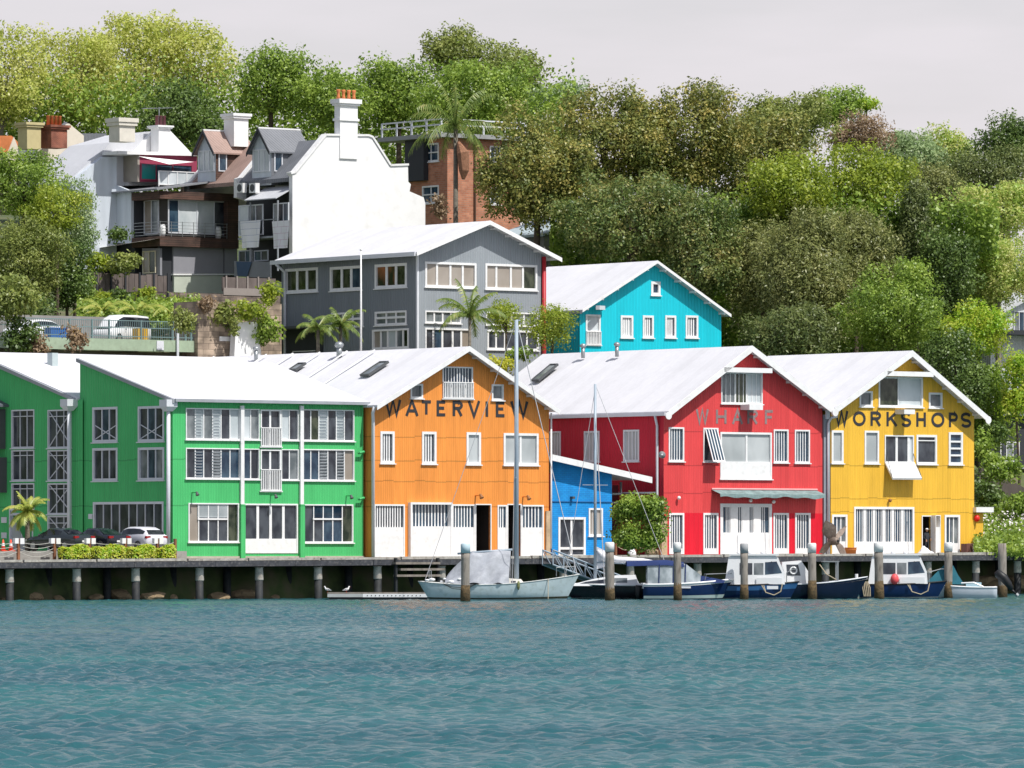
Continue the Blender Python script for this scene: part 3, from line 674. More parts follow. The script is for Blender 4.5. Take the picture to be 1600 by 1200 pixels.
b.letters(f0, [(c_, x0, 624.5+(x0-600)*.014, x1, 649.5+(x0-600)*.014) for c_, x0, x1 in (('W', 601, 627), ('A', 633, 654), ('T', 657, 675), ('E', 682, 697.5), ('R', 707, 723), ('V', 730.5, 750.5), ('I', 758.5, 762.5), ('E', 774.5, 790), ('W', 797, 825.5))], letterdark, th=.20)
MB().tube([(-.06, -.15, 0), (-.06, -.15, ze-.9), (-.2, -.3, ze-.5), (-.2, -.5, ze-.1)], .11, 8).build('downpipe', white2, b.root, True)
MB().tube([(Wd+.05, -.16, .6), (Wd+.05, -.16, ze-.3)], .06, 8).build('downpipe', white, b.root, True)
MB().box(-.02, Wd, -.12, -.003, -.10, .03).build('plinth', plinth, b.root)
MB().box(Wd-.34, Wd+.02, -.14, -.02, .04, 3.1).build('stone_pier', mat('sandstone_block', (.50, .37, .24), .9, var=.3, scale=2), b.root)
for px, py in ((743, 775), (817, 777)):
    a, z = b.front(px, py); l_ = MB().box(a-.05, a+.05, -.55, 0, z, z+.06).build('wall_lamp', orangeI, b.root); MB().tube([(a, -.5, z+.12), (a+.02, -.66, z-.14)], [.07, .15], 8).build('lamp_shade', mat('rust_brown', (.28, .12, .04), .6), l_)
# roof slope helper: place things on the left roof slope
def roof_left(b, am, zr, ze, u, y): return (u, y, ze+(zr-ze)*u/am+.14)
def skylight(b, am, zr, ze, px0, py0, lw, ly, name='skylight'):
    # pixel of nearest lower corner -> solve on the slope plane
    C, Dv = b._ray(px0, py0); k = (zr-ze)/am      # plane z - k x = ze+.14
    t = (ze+.14-C.z+k*C.x)/(Dv.z-k*Dv.x); q = C+Dv*t
    n = Vector((-k, 0, 1)).normalized(); e1 = Vector((1, 0, k)).normalized(); e2 = Vector((0, 1, 0)); m = MB()
    def pt(a, c_, h): return q+e1*a+e2*c_+n*h
    for (a0, a1, c0, c1) in ((0, lw, 0, .1), (0, lw, ly-.1, ly), (0, .1, .1, ly-.1), (lw-.1, lw, .1, ly-.1)):
        m.add([pt(a, c_, h) for h in (0, .16) for c_ in (c0, c1) for a in (a0, a1)], [(0, 2, 3, 1), (4, 5, 7, 6), (0, 1, 5, 4), (2, 6, 7, 3), (0, 4, 6, 2), (1, 3, 7, 5)])
    fr = m.build(name, dgrey, b.root); MB().add([pt(.08, .08, .10), pt(lw-.08, .08, .10), pt(lw-.08, ly-.08, .10), pt(.08, ly-.08, .10)], [(0, 1, 2, 3)]).build('pane', g_grey, fr)
skylight(b, am, zr, ze, 577, 588, 1.9, 1.0); skylight(b, am, zr, ze, 463, 580, 1.0, .9)
def ridge_vent(b, am, zr, px, py, r=.28):
    a = b.side(px, py, am-.4)[0]; z = zr-.1
    m = MB().tube([(am-.4, a, z-.2), (am-.4, a, z+.5)], r*.7, 10); v_ = m.build('roof_vent', steel, b.root, True); MB().ball((am-.4, a, z+.65), r*1.15, 10, 6, sz=.75).build('cowl', steel, v_, True)
ridge_vent(b, am, zr, 530, 545); ridge_vent(b, am, zr, 400, 549, .2)
# raised sheet joints on the orange roof
m = MB(); k_ = (zr-ze)/am
for i in range(7):
    y = 9+i*3.1; m.bar((-.1, y, ze+.15-.1*k_), (am, y, zr+.15), .09, .07)
m.build('roof_joint', white, b.root)

# ---- red building
p = W(u_at(1037), 0, DECK+.16)
b = Bld('red_warehouse', 'red corrugated iron warehouse lettered WHARF, with a white gable roof', 'warehouse', p)
Wd = b.front(1285, 750)[0]; am, zr, ze = eaves(b, Wd, (1165, 540), (1046, 643), (1293, 638), .85, .3)
D = b.side(838, 553, am)[0]; print('red D', D, 'W', Wd, 'ze', ze, 'zr', zr)
W_ = b.win
W_(f0, (1044.5, 667.5, 1068.5, 721), bars=4, bw=.07, gl=g_blue, fw=.11)
ow = W_(f0, (1098.5, 668.5, 1122, 721.5), gl=g_dark, fw=.10)
a0, a1, z0, z1 = b.rect(f0, (1098.5, 668.5, 1122, 721.5)); m = MB(); hz = z1-.12
mp_ = lambda a, o, z: (a, -(.06+(hz-z)*.38), z)
m.box(a0+.12, a0+.2, 0, 1, z0, hz, lambda a, o, z: (a, -(.06+(hz-z)*.38)-o*.05, z)); m.box(a1-.2, a1-.12, 0, 1, z0, hz, lambda a, o, z: (a, -(.06+(hz-z)*.38)-o*.05, z)); m.box(a0+.2, a1-.2, 0, 1, z0, z0+.1, lambda a, o, z: (a, -(.06+(hz-z)*.38)-o*.05, z))
for i in range(1, 4): m.box(a0+.16+(a1-a0-.32)*i/4-.04, a0+.16+(a1-a0-.32)*i/4+.04, 0, 1, z0+.1, hz, lambda a, o, z: (a, -(.06+(hz-z)*.38)-o*.05, z))
sash = m.build('open_sash', white, ow); MB().add([mp_(a0+.2, 0, z0+.1), mp_(a1-.2, 0, z0+.1), mp_(a1-.2, 0, hz), mp_(a0+.2, 0, hz)], [(0, 1, 2, 3)]).build('pane', g_blue, sash)
W_(f0, (1125, 675.5, 1205.5, 748.5), mul=(.52,), gl=g_blind, solid=.36, fw=.14, mw=.16, name='loft_window')
W_(f0, (1208.5, 671, 1231.5, 723), bars=4, bw=.07, gl=g_blue, fw=.11); W_(f0, (1241.5, 671.5, 1265, 723.5), bars=4, bw=.07, gl=g_blue, fw=.11)
W_(f0, (1126.5, 582, 1191, 631), mul=(.35, .63), gl=[g_grey, g_tree, g_pale], bars=8, bw=.05, fw=.09, mw=.09, name='apex_window')
for x0, x1 in ((1045, 1068.5), (1098.5, 1122), (1208, 1232), (1242, 1266)): W_(f0, (x0, 801.5, x1, 865), bars=4, bw=.08, gl=g_blue, name='door', fw=.14, sill=False, zfix=.05, solid=.10)
W_(f0, (1125, 787, 1205.5, 866), mul=(.25, .5, .75), bars=0, solid=.42, mw=.62, gl=g_blue, name='door', sill=False, zfix=.03, fw=.24)
gable(b, Wd, ze, zr, D, of=.85, os_=.3, wallm=redI, barge=.44, swall=False)
# bars of the big door
m = MB(); a0, a1, z0, z1 = b.rect(f0, (1125, 787, 1205.5, 866)); mp = b.mp(f0); zs = z0+.24+(z1-z0-.48)*.42
for k in range(4):
    c0 = a0+.24+(a1-a0-.48)*(k+.5)/4
    for q in (-.16, .0, .16): m.box(c0+q-.03+.0, c0+q+.03, -.074, -.05, zs, z1-.24, mp)
m.build('door_bars', white, b.root)
b.letters(f0, [(c_, x0, 639.5+(x0-1087)*.01, x1, 662+(x0-1087)*.01) for c_, x0, x1 in (('W', 1087, 1107.5), ('H', 1118.5, 1135), ('A', 1143.5, 1161), ('R', 1167.5, 1184), ('F', 1195, 1209))], lettergrey, th=.19)
# collar tie across the gable
a0 = b.front(1131, 578, -.85)[0]; a1 = b.front(1206, 578, -.85)[0]; z0 = b.front(1160, 582, -.85)[1]; z1 = b.front(1160, 574.5, -.85)[1]
b.box(a0, a1, -.91, -.80, z0, z1, white, 'collar_tie')
# soffit shelf behind the tie
b.box(a0+.2, a1-.2, -.79, -.02, z1-.12, z1-.04, white, 'soffit')
# rounded barge foot
for q, zf in ((-.3, ze-.3*(zr-ze)/am), (Wd+.3, b.zeR-.3*(zr-b.zeR)/(Wd-am))):
    MB().tube([(q, -.925, zf-.14), (q, -.86, zf-.14)], .26, 14).build('barge_foot', white, b.root)
# side wall with three shuttered windows
s0_ = ('s', 0.)
for r in ((855, 674, 876.5, 715), (913, 673.5, 937, 721.5), (974.5, 671.5, 999, 721)): W_(s0_, r, bars=3, bw=.10, gl=g_blind, fm=white2, fw=.12)
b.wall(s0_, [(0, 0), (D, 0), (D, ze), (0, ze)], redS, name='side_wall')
MB().box(-.42, -.30, -.6, D, ze-.34, ze-.12).build('gutter', white2, b.root)
MB().tube([(-.36, .5, ze-.3), (-.12, .55, ze-1.0), (-.12, .55, 3.6), (-.12, .55, 1)], .09, 8).build('downpipe', white2, b.root, True)
MB().tube([(-.16, .6, 4.2), (-.16, 4.6, 4.2)], .08, 6).build('downpipe', white, b.root, True)
# little hoist beam above WHARF
a, z = b.front(1176, 637, -.5); hb = b.box(a-.7, a+.5, -1.0, -.02, z-.16, z+.22, white, 'hoist_box')
# awning
m = MB(); a0 = b.front(1118, 770, -.4)[0]; a1 = b.front(1282, 770, -.4)[0]; zt = b.front(1200, 766, -.1)[1]; n = 30
for i in range(n):
    x0_ = a0+(a1-a0)*i/n; x1_ = a0+(a1-a0)*(i+1)/n; w0 = .05*math.sin(i*1.1)+.04*math.sin(i*.37+1); w1 = .05*math.sin((i+1)*1.1)+.04*math.sin((i+1)*.37+1)
    m.add([(x0_, -.02, zt), (x1_, -.02, zt), (x1_, -.9, zt-.28+w1*.4), (x0_, -.9, zt-.28+w0*.4), (x1_, -.92, zt-.52+w1), (x0_, -.92, zt-.52+w0)], [(0, 1, 2, 3), (3, 2, 4, 5)])
aw = m.build('awning', mat('faded_green_canvas', (.20, .29, .29), .9, var=.4, scale=2), b.root, fix=False)
MB().tube([(a0-.05, -.05, zt+.06), (a1, -.05, zt+.06)], .07, 8).build('awning_roller', mat('pink_roller', (.75, .35, .35), .6), aw)
for px, py in ((1058, 778), (1170, 782), (1206, 784)):
    a, z = b.front(px, py); MB().ball((a, -.2, z), .13, 8, 6).build('wall_lamp', white, b.root, True)
MB().box(-.22, .28, -.06, .3, .0, 2.65).build('stone_pier', MATS['sandstone_block'], b.root)
skylight(b, am, zr, ze, 843, 596, 2.1, .9)
for px in (911, 964): ridge_vent(b, am, zr, px, 549, .2)
# bush-side gap fittings: satellite dish
d = MB().tube([(-.25, -.05, b.front(1042, 712)[1]), (-.32, -.22, b.front(1042, 712)[1]+.05)], [.08, .26], 12).build('satellite_dish', steel, b.root, True)
MB().box(.02, Wd-.02, .02, D, -.3, -.002).build('foundation', plinth, b.root)

# ---- party wall column and plant box between red and yellow
c0 = u_at(1286); 
pc = Bld('service_column', 'narrow grey concrete column with a downpipe between the red and yellow buildings', 'column', W(c0, -.1, DECK))
w_ = pc.front(1297, 750)[0]; zt = pc.front(1290, 648)[1]
colm = mat('blue_grey_render', (.27, .29, .33), .8, var=.12, dirt=(.2, .2, .2), dirt_amt=.4)
MB().box(0, w_, 0, 6, 0, zt).build('shaft', colm, pc.root)
MB().tube([(w_*.5, -.12, 0), (w_*.5, -.12, zt-.6), (w_*.9, -.2, zt-.2), (w_*1.8, -.22, zt-.12)], .09, 8).build('downpipe', white2, pc.root, True)
MB().box(w_*.2, w_*.8, -.12, 0, zt-.3, zt+.5).build('rainwater_head', white2, pc.root)
MB().box(-2.2, .45, 4.8, 6.8, zt-1, zt+2.35).build('plant_box', mat('grey_cladding', (.47, .52, .54), .7, var=.08), pc.root)

# ---- yellow building
p = W(u_at(1298), 0, DECK+.16)
b = Bld('yellow_warehouse', 'yellow corrugated iron warehouse lettered WORKSHOPS, with a white gable roof', 'warehouse', p)
Wd = b.front(1522, 750)[0]; am, zr, ze = eaves(b, Wd, (1415.5, 547.5), (1303, 638), (1539, 650), .95, .45)
D = max(13, b.side(1190, 556, am)[0]); print('yellow D', D, 'W', Wd, 'ze', ze, 'zr', zr)
W_ = b.win
W_(f0, (1372.5, 589, 1441.5, 636), mul=(.45,), gl=[g_tree, g_pale], fw=.12, name='apex_window')
W_(f0, (1342.5, 611, 1363, 635.5), gl=g_grey, fw=.14); W_(f0, (1451, 613.5, 1472, 637.5), gl=g_grey, fw=.14)
W_(f0, (1299, 672.5, 1317.5, 724), gl=g_blind, fw=.16); W_(f0, (1350.5, 673, 1373, 724.5), gl=g_blind, fw=.14)
W_(f0, (1382, 680, 1427.5, 723), mul=(.42, .86), gl=[g_dark, g_dark, g_pale], fw=.09, mw=.2, name='loft_door', sill=False)
# folded-down hatch
a0, a1, z0, z1 = b.rect(f0, (1382, 722, 1428, 750))
q = lambda a, z, o: (a, -o, z)
MB().add([q(a0, z1, .05), q(a1, z1, .05), q(a1, z0+.15, .85), q(a0, z0+.15, .85), q(a0, z1-.08, .0), q(a1, z1-.08, .0), q(a1, z0+.02, .8), q(a0, z0+.02, .8)], [(0, 1, 2, 3), (7, 6, 5, 4), (0, 4, 5, 1), (1, 5, 6, 2), (2, 6, 7, 3), (3, 7, 4, 0)]).build('hatch', white, b.root)
MB().bar((a1, -.85, z0+.1), (a1-.1, -.05, z1+.6), .03).build('hatch_chain', dgrey, b.root); MB().bar((a0, -.85, z0+.1), (a0+.1, -.05, z1+.6), .03).build('hatch_chain', dgrey, b.root)
W_(f0, (1431.5, 679.5, 1463.5, 725.5), gl=[g_dark], hor=(.86,), fw=.16)
W_(f0, (1482, 675.5, 1504, 726), hor=(.25, .5, .75), gl=g_blue, fw=.17, mw=.13)
W_(f0, (1299.5, 804, 1323.5, 865), gl=[g_blue, g_grey], bars=2, bw=.09, solid=.30, fw=.16, name='door', sill=False, zfix=.03)
W_(f0, (1334, 792, 1428, 865), mul=(.165, .33, .5, .66, .83), bars=23, bw=.055, mw=.24, solid=.24, fw=.16, gl=g_blue, name='door', sill=False, zfix=.03)
b.opening(f0, (1441, 807, 1454, 862), zfix=.05)
W_(f0, (1454.5, 805, 1462.5, 864), gl=g_grey, fw=.05, name='open_door', sill=False, zfix=.04, hole=False, fo=.5, solid=.7)
W_(f0, (1475.5, 804.5, 1499.5, 865), gl=[g_blue, g_grey], bars=2, bw=.09, solid=.25, fw=.16, name='door', sill=False, zfix=.03)
gable(b, Wd, ze, zr, D, of=.95, os_=.45, wallm=yellowI, barge=.44)
b.letters(f0, [(c_, x0, 642+(x0-1304)*.014, x1, 665.5+(x0-1304)*.014) for c_, x0, x1 in (('W', 1304, 1325.5), ('O', 1332.5, 1352.5), ('R', 1360, 1376.5), ('K', 1385, 1402.5), ('S', 1407.5, 1423.5), ('H', 1431.5, 1446.5), ('O', 1455, 1475.5), ('P', 1482.5, 1496.5), ('S', 1501, 1517.5))], letterdark, th=.20)
a0 = b.front(1386, 585, -.95)[0]; a1 = b.front(1458, 585, -.95)[0]; z0 = b.front(1416, 588, -.95)[1]; z1 = b.front(1416, 580.5, -.95)[1]
b.box(a0, a1, -1.01, -.90, z0, z1, white, 'collar_tie'); b.box(a0+.2, a1-.2, -.89, -.02, z1-.12, z1-.04, white, 'soffit')
for q, zf in ((-.45, ze-.45*(zr-ze)/am), (Wd+.45, b.zeR-.45*(zr-b.zeR)/(Wd-am))):
    MB().tube([(q, -1.025, zf-.14), (q, -.96, zf-.14)], .27, 14).build('barge_foot', white, b.root)
a, z = b.front(1414, 645, -.4); b.box(a-.6, a+.4, -1.0, -.02, z-.1, z+.22, white, 'hoist_box')
# annex at right with white top and red lamp
xa = Wd; xb = Wd+1.0; zt = b.front(1530, 800)[1]
MB().box(xa, xb, .15, 3, 0, zt-.02).build('annex', yellowI, b.root); MB().box(xa-.1, xb+.55, -.35, 3.2, zt-.02, zt+.34).build('annex_roof', white, b.root)
a, z = b.front(1526, 810, -.1); MB().ball((a, -.12, z), .22, 12, 8, sz=1.15).build('alarm_lamp', mat('red_plastic', (.7, .02, .015), .4), b.root, True)
a, z = b.front(1388, 782); MB().ball((a, -.18, z), .13, 8, 6).build('wall_lamp', MATS['rust_brown'], b.root, True)
MB().box(.02, Wd+.9, .02, D, -.3, -.002).build('foundation', plinth, b.root)
# meter boxes
m1 = thing('meter_box', 'brown and grey meter cabinets standing against the yellow wall', 'cabinet', b.root.location+Vector((0, 0, .02)), AL)
a0 = b.front(1504.5, 850, -.5)[0]; a1 = b.front(1514, 850, -.5)[0]; a2 = b.front(1525, 850, -.5)[0]; z = b.front(1510, 850, -.5)[1]
MB().box(a0, a1-.01, -.9, -.3, 0, z).build('brown_cabinet', mat('brown_paint', (.16, .07, .06), .7), m1); MB().box(a1, a2, -.95, -.3, 0, z+.02).build('grey_cabinet', mat('pale_cabinet', (.5, .5, .52), .7), m1)
YB = b

# ---- blue building in the gap
bv = -.1
p = W(u_at(862, bv), bv, DECK)
b = Bld('blue_building', 'small blue painted brick building between the orange and red warehouses', 'building', p)
Wd = b.front(956, 790)[0]; zl = b.front(862, 716)[1]; zr_ = b.front(956, 737)[1]; 
b.win(f0, (872, 808, 914.5, 863.5), mul=(.5,), gl=g_dark, fw=.16, mw=.16, name='door', zfix=.03, sill=False, hor=(.18,))
b.win(f0, (919.5, 794, 941.5, 837.5), gl=g_tan, bars=3, bw=.03, fw=.12)
b.wall(f0, [(0, 0), (Wd, 0), (Wd, zr_), (0, zl)], blueI)
MB().add([(Wd, 0, 0), (Wd, 6, 0), (Wd, 6, zr_), (Wd, 0, zr_)], [(0, 1, 2, 3)]).build('rear_wall', blueI, b.root, fix=False)
a0, z0 = b.front(862, 712, -.7); a1, z1 = b.front(1018, 747.5, -.7)
MB().prism([(a0, z0-.1), (a1, z1-.1), (a1, z1+.06), (a0, z0+.06)], lambda a, z, d: (a, d, z), -.7, 6.5).build('roof', roofw, b.root)
MB().prism([(a0, z0-.32), (a1, z1-.32), (a1, z1+.09), (a0, z0+.09)], lambda a, z, d: (a, d, z), -.78, -.702).build('barge_board', white, b.root)
a, z = b.front(892, 778); MB().box(a-.08, a+.12, -.3, 0, z-.06, z+.1).build('wall_lamp', dgrey, b.root)
a, z = b.front(862, 783.5); MB().tube([(0, -.05, z), (Wd, -.05, z-.02)], .03, 6).build('conduit', mat('blue_conduit', (.003, .12, .34), .5), b.root)
MB().box(0, Wd, -.16, -.002, -.1, .02).build('plinth', plinth, b.root)
# dark wall puts the shade of the void behind the bush into colour
MB().box(Wd+.05, Wd+4.2, 4.5, 4.7, 0, 4.9).build('void_shade_wall', mat('void_shade', (.09, .012, .02), .8), b.root)
m = MB(); zt = b.front(990, 765, 1.5)[1]
m.tube([(Wd+.9, 1.5, zt+.7), (Wd+.9, 1.5, zt-1.2)], .2, 10); m.tube([(Wd+.9, 1.5, zt-.3), (Wd+2.0, 1.5, zt-.3), (Wd+2.0, 1.5, zt+.5)], .09, 8); m.tube([(Wd+.1, 1.0, zt-.9), (Wd+1.5, 1.0, zt-.9)], .07, 8)
m.build('service_pipe', steel, b.root, True)
BLU = b
# ================================================================ HILLSIDE BUILDINGS
slate = corr('slate_roof', (.17, .18, .20), period=.3, axis='XY', stain=.3, tone=.15)
browntile = corr('brown_shingle_roof', (.34, .235, .20), period=.3, axis='XY', stain=.3, tone=.15)
darktimber = brick('dark_timber_boards', (.075, .045, .035), (.11, .055, .04), (.02, .015, .012), bw=2.6, rh=.17, var=.5)
weather = corr('pale_weatherboard', (.55, .60, .66), period=.9, axis='XY', stain=.15, tone=.05)
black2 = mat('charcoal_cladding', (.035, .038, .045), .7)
def base(px, py, Y, z=None):
    p = P(px, py, Y); 
    if z is not None: p.z = z
    return p
# ---- grey building
pz = base(652, 560, 440, 11.5)
b = Bld('grey_building', 'two storey grey weatherboard building with a broad white roof, above the orange warehouse', 'building', pz)
Wd = b.front(853, 480)[0]; am, zr, ze = eaves(b, Wd, (757, 344.5), (645, 394), (879, 403), .9, .75); D = b.side(440, 480)[0]; zb = 0
W_ = b.win
W_(f0, (664, 410, 744, 449.5), mul=(.22, .5, .76), gl=g_tan, fw=.16, mw=.17); W_(f0, (758, 413, 839, 453), mul=(.2, .5, .75), gl=[g_tan, g_tan, g_tan, g_tree], fw=.16, mw=.17)
W_(f0, (664, 486, 720, 505), mul=(.25, .5, .75), gl=g_grey, fw=.10, mw=.13); W_(f0, (759, 488, 840, 509), mul=(.25, .5, .75), gl=g_grey, fw=.10, mw=.13)
W_(f0, (664, 513, 735, 562), mul=(.17, .38, .62, .82), gl=[g_dark, g_blue, g_dark, g_dark, g_tan], fw=.12, mw=.16); W_(f0, (761, 516, 841, 547), mul=(.16, .34, .6, .8), gl=g_dark, fw=.14, mw=.14)
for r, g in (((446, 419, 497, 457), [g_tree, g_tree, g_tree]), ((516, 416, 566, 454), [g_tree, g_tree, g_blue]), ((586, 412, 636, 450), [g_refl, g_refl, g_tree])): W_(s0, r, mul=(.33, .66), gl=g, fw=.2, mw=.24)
W_(s0, (586, 486, 635.5, 508), mul=(.33, .66), hor=(.55,), gl=g_grey, fw=.14, mw=.16); W_(s0, (518, 488, 568, 511), mul=(.33, .66), hor=(.55,), gl=g_grey, fw=.14, mw=.16)
W_(s0, (582, 514, 639, 545), mul=(.2, .4, .65, .85), gl=[g_tan, g_grey, g_pale, g_grey, g_tree], fw=.14, mw=.16)
W_(s0, (460, 516, 494, 548), mul=(.5,), hor=(.3, .65), gl=g_grey, fw=.2, mw=.2, name='door')
gable(b, Wd, ze, zr, D, of=.9, os_=.75, wallm=greyI, barge=.30, swall=False, roof=roofw)
b.wall(s0, [(0, 0), (D, 0), (D, ze), (0, ze)], corr('grey_weatherboard_shade_tone', (.20, .225, .25), period=.22, axis='XY', stain=.14, tone=.06), name='side_wall')  # darker copy of the facade boards, the side's shade painted in
MB().box(-.86, -.72, -.8, D+.3, ze-.42, ze-.12).build('gutter', white2, b.root)
m = MB(); m.box(-.06, .10, -.07, .09, 0, ze).build('corner_board', white2, b.root)
MB().tube([(-.8, D-.4, ze-.4), (-.14, D-.6, ze-1.0), (-.14, D-.6, 0)], .12, 8).build('downpipe', white2, b.root, True)
a = b.front(848, 450)[0]; MB().tube([(a, -.15, 0), (a, -.15, ze-.1)], .16, 8).build('downpipe', mat('red_pipe', (.42, .02, .03), .5), b.root, True)
a0, z0 = b.side(440, 514); a1, z1 = b.side(520, 490)
MB().box(-1.6, -.005, min(a0, a1), max(a0, a1), z0-.1, z0+.08).build('porch_canopy', dgrey, b.root)
MB().box(-.12, -.004, b.side(505, 530)[0], b.side(441, 530)[0], 0, z0-.1).build('porch_wall', black2, b.root)
# ---- turquoise building
pz = base(906, 560, 452, 11.0)
b = Bld('turquoise_building', 'turquoise iron shed with a white gable roof and four small barred windows', 'building', pz)
Wd = b.front(1127, 500)[0]; am, zr, ze = eaves(b, Wd, (1022, 407), (907, 484), (1133, 491), .7, .35); D = b.side(850, 417, am)[0]
W_ = b.win
for x0, x1, g in ((969.5, 989, g_pale), (1004, 1021, g_blue), (1039, 1056, g_blue), (1071, 1090.5, g_blue)): W_(f0, (x0, 493, x1, 528), bars=3, bw=.12, gl=g, fw=.16)
W_(f0, (1017, 440, 1031.5, 461.5), gl=g_blue, fw=.2); W_(f0, (915, 491.5, 938, 539), gl=g_pale, name='loft_door', fw=.14, rail=.45, hor=(.45,))
gable(b, Wd, ze, zr, D, of=.7, os_=.35, wallm=cyanI, barge=.22)
MB().bar((b.front(926, 480, -.3)[0], -.9, b.front(926, 481, -.3)[1]), (b.front(944, 480, -.3)[0], -.2, b.front(944, 481, -.3)[1]), .3, .3).build('hoist_box', white2, b.root)
MB().box(-.4, -.28, -.6, D, ze-.34, ze-.12).build('gutter', grey_trim, b.root)

# ---- big white terrace end house
YT = 476
pz = base(457, 430, YT, gz(*P(457, 430, YT).xy)-2.2)
b = Bld('terrace_house', 'end terrace house with a tall blank white gable wall and orange chimney pots', 'house', pz)
fp = ('f', 0.)
b.slab(fp, [(457, 440), (457, 275), (454, 271), (460, 270), (508, 212), (516, 210.5), (576, 213.5), (581, 216), (609, 259.5), (637.5, 258.5), (638, 284), (642, 288), (640, 299), (662, 308.5), (664.5, 318), (664.5, 440)], .45, bright, 'party_wall')
# coping on the parapet
cp = [b.front(*q) for q in ((454, 270.5), (461, 269), (509, 210.5), (576, 211.5), (582, 214), (610, 258), (638, 257))]
m = MB()
for p_, q_ in zip(cp[:-1], cp[1:]): m.bar((p_[0], .22, p_[1]), (q_[0], .22, q_[1]), .62, .16)
m.build('coping', white, b.root)
# chimney
a0 = b.front(530, 190)[0]; a1 = b.front(557.5, 190)[0]; z0 = b.front(540, 218)[1]; z1 = b.front(540, 165)[1]; z2 = b.front(540, 160)[1]
ch = MB().box(a0, a1, -.12, .62, z0-1.5, z1).build('chimney', bright, b.root)
MB().box(a0-.1, a1+.1, -.22, .72, z0+(z1-z0)*.55, z0+(z1-z0)*.62).build('chimney_band', bright, ch)
m = MB(); m.box(a0-.14, a1+.14, -.26, .76, z1, z1+.16).box(a0-.24, a1+.24, -.36, .86, z1+.162, z1+.5); m.build('chimney_cap', bright, ch)
pot = mat('terracotta', (.60, .20, .07), .8, var=.3)
for i in range(4):
    x = a0+.1+(a1-a0-.2)*i/3; MB().tube([(x, .25, z1+.5), (x, .25, z1+.75), (x, .25, z1+1.0), (x, .25, z1+1.15), (x, .25, z1+1.25)], [.19, .13, .12, .18, .15], 10).build('chimney_pot', pot, ch, True)
MB().tube([(a0-.3, .5, b.front(457, 285)[1]-3), (a0-.3, .5, 0)], .01, 4)
# roof behind the wall, profile extruded along the terrace
TB = b
def terr(b, y0, y1, roofm, up=0.):
    z = lambda px, py: TB.front(px, py)[1]+up
    a = lambda px, py: TB.front(px, py)[0]
    prof = [(a(459, 277), z(459, 277)), (a(511, 217), z(511, 217)), (a(575, 220), z(575, 220)), (a(636, 275), z(636, 275)), (a(636, 275), z(636, 275)-.3), (a(575, 220), z(575, 220)-.3), (a(511, 217), z(511, 217)-.3), (a(459, 277), z(459, 277)-.3)]
    MB().prism(prof, lambda x, zz_, d: (x, d, zz_), y0, y1).build('roof', roofm, b.root)
    return prof
def tparapet(b, y, name='parapet', m=None):
    z = lambda px, py: TB.front(px, py)[1]
    a = lambda px, py: TB.front(px, py)[0]
    pl_ = [(a(455, 282), z(455, 282)-1), (a(455, 272), z(455, 272)), (a(461, 270), z(461, 270)), (a(509, 212), z(509, 212)), (a(577, 214), z(577, 214)), (a(637, 272), z(637, 272)), (a(637, 300), z(637, 300)), (a(520, 300), z(520, 300)-1.2)]
    MB().prism(pl_, lambda x, zz_, d: (x, d, zz_), y, y+.4).build(name, m or white, b.root)
def dormer(b, y, w, x0, zb, zt, ln, roofm, cheek, face):
    """gabled dormer facing -X ; x0 face plane, zb sill, zt eave"""
    zr_ = zt+w*.62
    fc = Bld.__new__(Bld)
    m = MB().add([(x0, y, zb), (x0, y+w, zb), (x0, y+w, zt), (x0, y+w/2, zr_), (x0, y, zt)], [(0, 1, 2, 3, 4)])
    d = m.build('dormer', face, b.root, fix=False)
    MB().add([(x0, y, zb), (x0+ln, y, zb), (x0+ln, y, zt), (x0, y, zt)], [(0, 1, 2, 3)]).add([(x0, y+w, zb), (x0+ln, y+w, zb), (x0+ln, y+w, zt), (x0, y+w, zt)], [(0, 1, 2, 3)]).build('cheek', cheek, d, fix=False)
    mpf = lambda yy, z, dd: (x0+dd, yy, z)
    o_ = .25; s_ = .62*2
    for sg, nm in ((0, 'dormer_roof'), (1, 'dormer_roof')):
        e = (y-o_, zt-o_*s_) if sg == 0 else (y+w+o_, zt-o_*s_); r_ = (y+w/2, zr_)
        MB().prism([e, r_, (r_[0], r_[1]+.12), (e[0], e[1]+.12)], mpf, -.35, ln+1.5).build(nm, roofm, d)
        MB().prism([(e[0], e[1]+.14), (r_[0], r_[1]+.14), (r_[0], r_[1]-.16), (e[0], e[1]-.16)], mpf, -.42-.004*sg, -.352).build('barge_board', black2, d)
    MB().box(x0-.35, x0+ln+1.5, y+w/2-.07, y+w/2+.07, zr_+.06, zr_+.18).build('ridge_cap', white, d)
    # window
    wm = MB(); wz0 = zb+(zt-zb)*.38
    for q in (0, .32, .66, 1): wm.box(x0-.06, x0+.02, y+.22+(w-.44)*q-.06, y+.22+(w-.44)*q+.06, wz0, zt+.05)
    wm.box(x0-.065, x0+.02, y+.28, y+w-.28, zt-.05, zt+.06); wm.box(x0-.065, x0+.02, y+.28, y+w-.28, wz0, wz0+.1)
    wn_ = wm.build('window', white2, d); MB().add([(x0-.02, y+.25, wz0), (x0-.02, y+w-.25, wz0), (x0-.02, y+w-.25, zt), (x0-.02, y+.25, zt)], [(0, 1, 2, 3)]).build('pane', g_pale, wn_)
    wm = MB().box(x0+.25, x0+.35, y-.06, y-.005, wz0, zt-.1).box(x0+.95, x0+1.05, y-.06, y-.005, wz0, zt-.1).box(x0+.35, x0+.95, y-.055, y-.005, wz0, wz0+.08).box(x0+.35, x0+.95, y-.055, y-.005, zt-.18, zt-.1)
    wn_ = wm.build('window', white2, d); MB().add([(x0+.3, y-.02, wz0), (x0+1, y-.02, wz0), (x0+1, y-.02, zt-.15), (x0+.3, y-.02, zt-.15)], [(0, 1, 2, 3)]).build('pane', g_blue, wn_)
    return d
ylen = b.side(372, 270)[0]; print('terrace depth', ylen)
